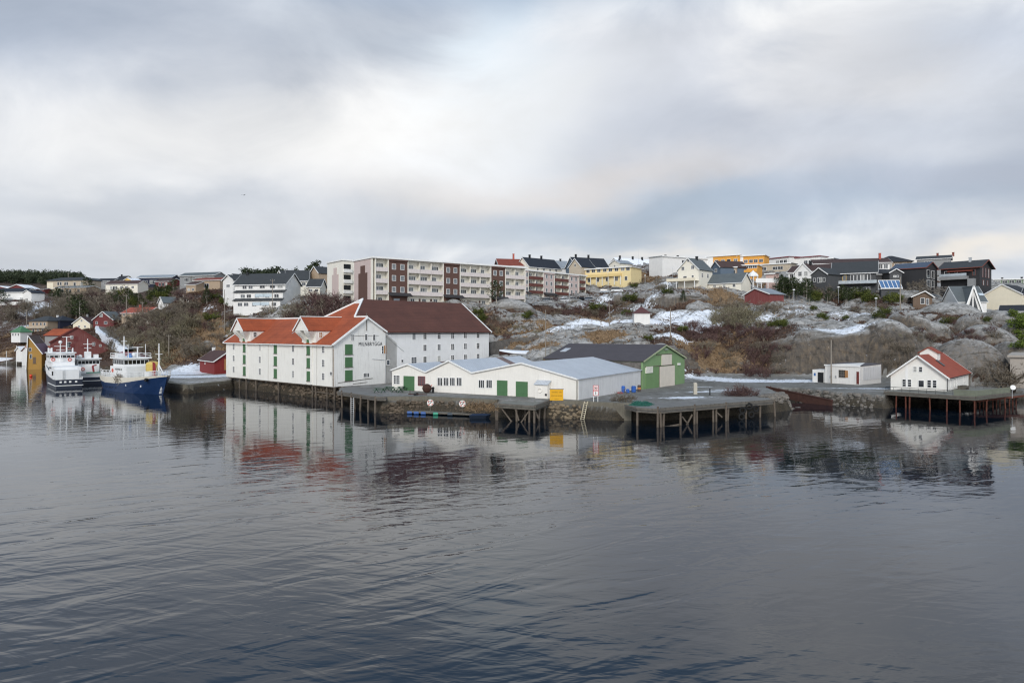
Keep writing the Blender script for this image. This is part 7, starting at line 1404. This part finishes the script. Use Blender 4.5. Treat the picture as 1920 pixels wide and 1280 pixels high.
# ---- sky, sun, camera ------------------------------------------------------------------------
SUN_EL, SUN_AZ = 32., 190.      # degrees; azimuth clockwise from +Y: behind the camera, to the left
w_ = bpy.data.worlds.new('World'); SC.world = w_; w_.use_nodes = True; nt = NT(w_.node_tree); bg = w_.node_tree.nodes['Background']
sky = nt.n('ShaderNodeTexSky', sky_type='NISHITA'); sky.sun_disc = False; sky.sun_elevation = R(SUN_EL); sky.sun_rotation = R(SUN_AZ); sky.air_density = 1.; sky.dust_density = 2.
d = nt.n('ShaderNodeTexCoord').outputs['Generated']; sp = nt.n('ShaderNodeSeparateXYZ'); nt.link(d, sp.inputs[0]); dx, dy, dz = sp.outputs
# clouds lie on a flat layer overhead, so they crowd together towards the horizon
zc = nt.math('ADD', nt.math('MAXIMUM', dz, 0.), .16); cp = nt.n('ShaderNodeCombineXYZ'); nt.link(nt.math('DIVIDE', dx, zc), cp.inputs[0]); nt.link(nt.math('DIVIDE', dy, zc), cp.inputs[1]); lay = cp.outputs[0]
n1 = nt.noise(nt.mapping(lay, (.75, 1.15, 1), (0,0,R(12)), (3.1,.7,0)), 1., 6., .5, .35); n2 = nt.noise(nt.mapping(lay, (1.8, 2.6, 1), (0,0,R(8))), 1., 7., .58, .4); n3 = nt.noise(nt.mapping(d, (1,1,2.2)), 3.2, 5., .5)
n4 = nt.noise(nt.mapping(d, (1, 1, 1.7), (R(6), R(-9), 0), (2,1,0)), 4.2, 7., .56, .5); n5 = nt.noise(nt.mapping(d, (1, 1, 2.4), (0, R(-10), 0)), 1.9, 5., .5, .4)
az = nt.math('ARCTAN2', dx, dy); el = nt.math('ARCSINE', dz)
azw = nt.math('ADD', az, nt.math('MULTIPLY', nt.math('SUBTRACT', n4, .5), .40)); elw = nt.math('ADD', el, nt.math('MULTIPLY', nt.math('SUBTRACT', n3, .5), .15))
def bank(px, py, rx, ry, tilt=0.):
    a0 = math.atan((px-CX)/FPX); e0 = math.atan((HY-py)/math.hypot(FPX, px-CX)); rx /= FPX; ry /= FPX
    u = nt.math('SUBTRACT', azw, a0); v = nt.math('SUBTRACT', elw, e0)
    if tilt: v = nt.math('SUBTRACT', v, nt.math('MULTIPLY', u, tilt))
    q = nt.math('ADD', nt.math('POWER', nt.math('ABSOLUTE', nt.math('DIVIDE', u, rx)), 2.), nt.math('POWER', nt.math('ABSOLUTE', nt.math('DIVIDE', v, ry)), 2.))
    return nt.math('EXPONENT', nt.math('MULTIPLY', q, -1.))
col = nt.ramp(nt.math('ADD', nt.math('MULTIPLY', n1, .45), nt.math('MULTIPLY', n4, .55)), [(.34, lin('#a9b6c6')), (.45, lin('#c4cbd6')), (.54, lin('#d9dde3')), (.65, lin('#f2f3f3'))])
for px, py, rx, ry, c, s, tl in SKYBANKS if 'SKYBANKS' in globals() else [
    (150,55,330,85,'#a0aec3',.9,0), (560,90,420,70,'#b3bbc8',.85,0), (800,60,200,45,'#b6bfcb',.7,0), (330,290,420,130,'#dfe1e5',.8,0), (760,330,420,60,'#e6e5e4',.7,0), (830,205,320,80,'#f9f8f6',.9,.08), (960,110,130,100,'#e9f1f7',.9,.3), (1000,45,130,55,'#d6e2ec',.7,.2), (640,260,380,60,'#efeeec',.8,.1), (1010,240,150,90,'#f3f5f6',.85,.2),
    (1380,235,330,85,'#bcc2ce',.85,0), (1260,120,180,70,'#d9dce3',.7,0), (1560,90,130,90,'#e6e5e5',.6,.3), (1830,210,220,60,'#bdc4d0',.75,0), (1880,60,180,50,'#c2cad8',.7,0), (1700,150,150,40,'#dcdcde',.7,0),
    (1150,345,330,38,'#d6d1cf',.8,.05), (900,390,200,40,'#d6d2cf',.6,0), (1480,385,420,42,'#a9b9cb',.95,.04), (1150,425,330,34,'#adbac9',.9,.05), (1800,330,260,45,'#b3bac8',.85,0), (1000,460,300,25,'#bcc5cf',.7,0), (300,385,360,30,'#bec4cd',.75,0), (150,470,330,35,'#c7cbd2',.7,0), (550,440,260,30,'#c9ccd2',.5,0),
    (1720,478,330,15,'#ebe5dd',.95,0), (1250,470,200,10,'#e6e2dd',.7,0)]:
    col = nt.mix(nt.math('MULTIPLY', bank(px, py, rx, ry, tl), s), col, lin(c))
shade = nt.math('ADD', .56, nt.math('ADD', nt.math('MULTIPLY', n5, .42), nt.math('MULTIPLY', n4, .42))); gz_ = nt.n('ShaderNodeCombineColor')
for k in range(3): nt.link(shade, gz_.inputs[k])
col = nt.mix(1., col, gz_.outputs[0], 'MULTIPLY')
# sky brightened overhead and behind the camera, out of view, to fill the facades
lift = nt.math('ADD', nt.math('MULTIPLY', nt.step(dz, .42, .95), LIFT_TOP if 'LIFT_TOP' in globals() else .7), nt.math('MULTIPLY', nt.step(nt.math('MULTIPLY', dy, -1.), -.1, .8), LIFT_BACK if 'LIFT_BACK' in globals() else 1.3))
lf = nt.math('MULTIPLY', nt.math('ADD', 1., lift), 8.7); vm = nt.n('ShaderNodeVectorMath', operation='SCALE'); nt.link(col, vm.inputs[0]); nt.link(lf, vm.inputs['Scale'])
col_hi = nt.step(el, R(23), R(28.5))
vm2 = nt.mix(nt.math('MULTIPLY', col_hi, .85), vm.outputs[0], (1.5, 2.6, 4.2, 1))  # upper sky darkened and blued to deepen the water reflecting it
blue = nt.math('MULTIPLY', bank(990,-140,230,120), .35)
final = nt.mix(nt.math('ADD', .04, blue), vm2, sky.outputs[0])
nt.link(final, bg.inputs['Color']); bg.inputs['Strength'].default_value = .1
sl = bpy.data.lights.new('sun', 'SUN'); sl.energy = 1.5; sl.angle = R(18); sl.color = (1., .955, .9); so = bpy.data.objects.new('sun', sl); COL.objects.link(so)
a, e = R(SUN_AZ), R(SUN_EL); dr = Vector((math.sin(a)*math.cos(e), math.cos(a)*math.cos(e), math.sin(e))); so.rotation_euler = dr.to_track_quat('Z', 'Y').to_euler(); so.location = dr*200
cam = bpy.data.cameras.new('camera'); cam.sensor_width = 36.; cam.lens = 36*FPX/1920; cam.shift_y = -(640-HY)/1920; cam.clip_end = 4000; cam.clip_start = .5
co = bpy.data.objects.new('camera', cam); COL.objects.link(co); co.location = (0,0,EYE); co.rotation_euler = (R(90),0,0); SC.camera = co
SC.view_settings.view_transform = 'Standard'; SC.view_settings.look = 'None'; SC.view_settings.exposure = .32; SC.view_settings.gamma = 1.; SC.view_settings.use_curve_mapping = False
SC.render.engine = 'CYCLES'; SC.cycles.max_bounces = 6; SC.cycles.diffuse_bounces = 3; SC.cycles.glossy_bounces = 3; SC.cycles.use_denoising = True; SC.cycles.use_adaptive_sampling = False; SC.cycles.pixel_filter_type = 'BLACKMAN_HARRIS'; SC.cycles.filter_width = 1.25; SC.cycles.sample_clamp_indirect = 6.
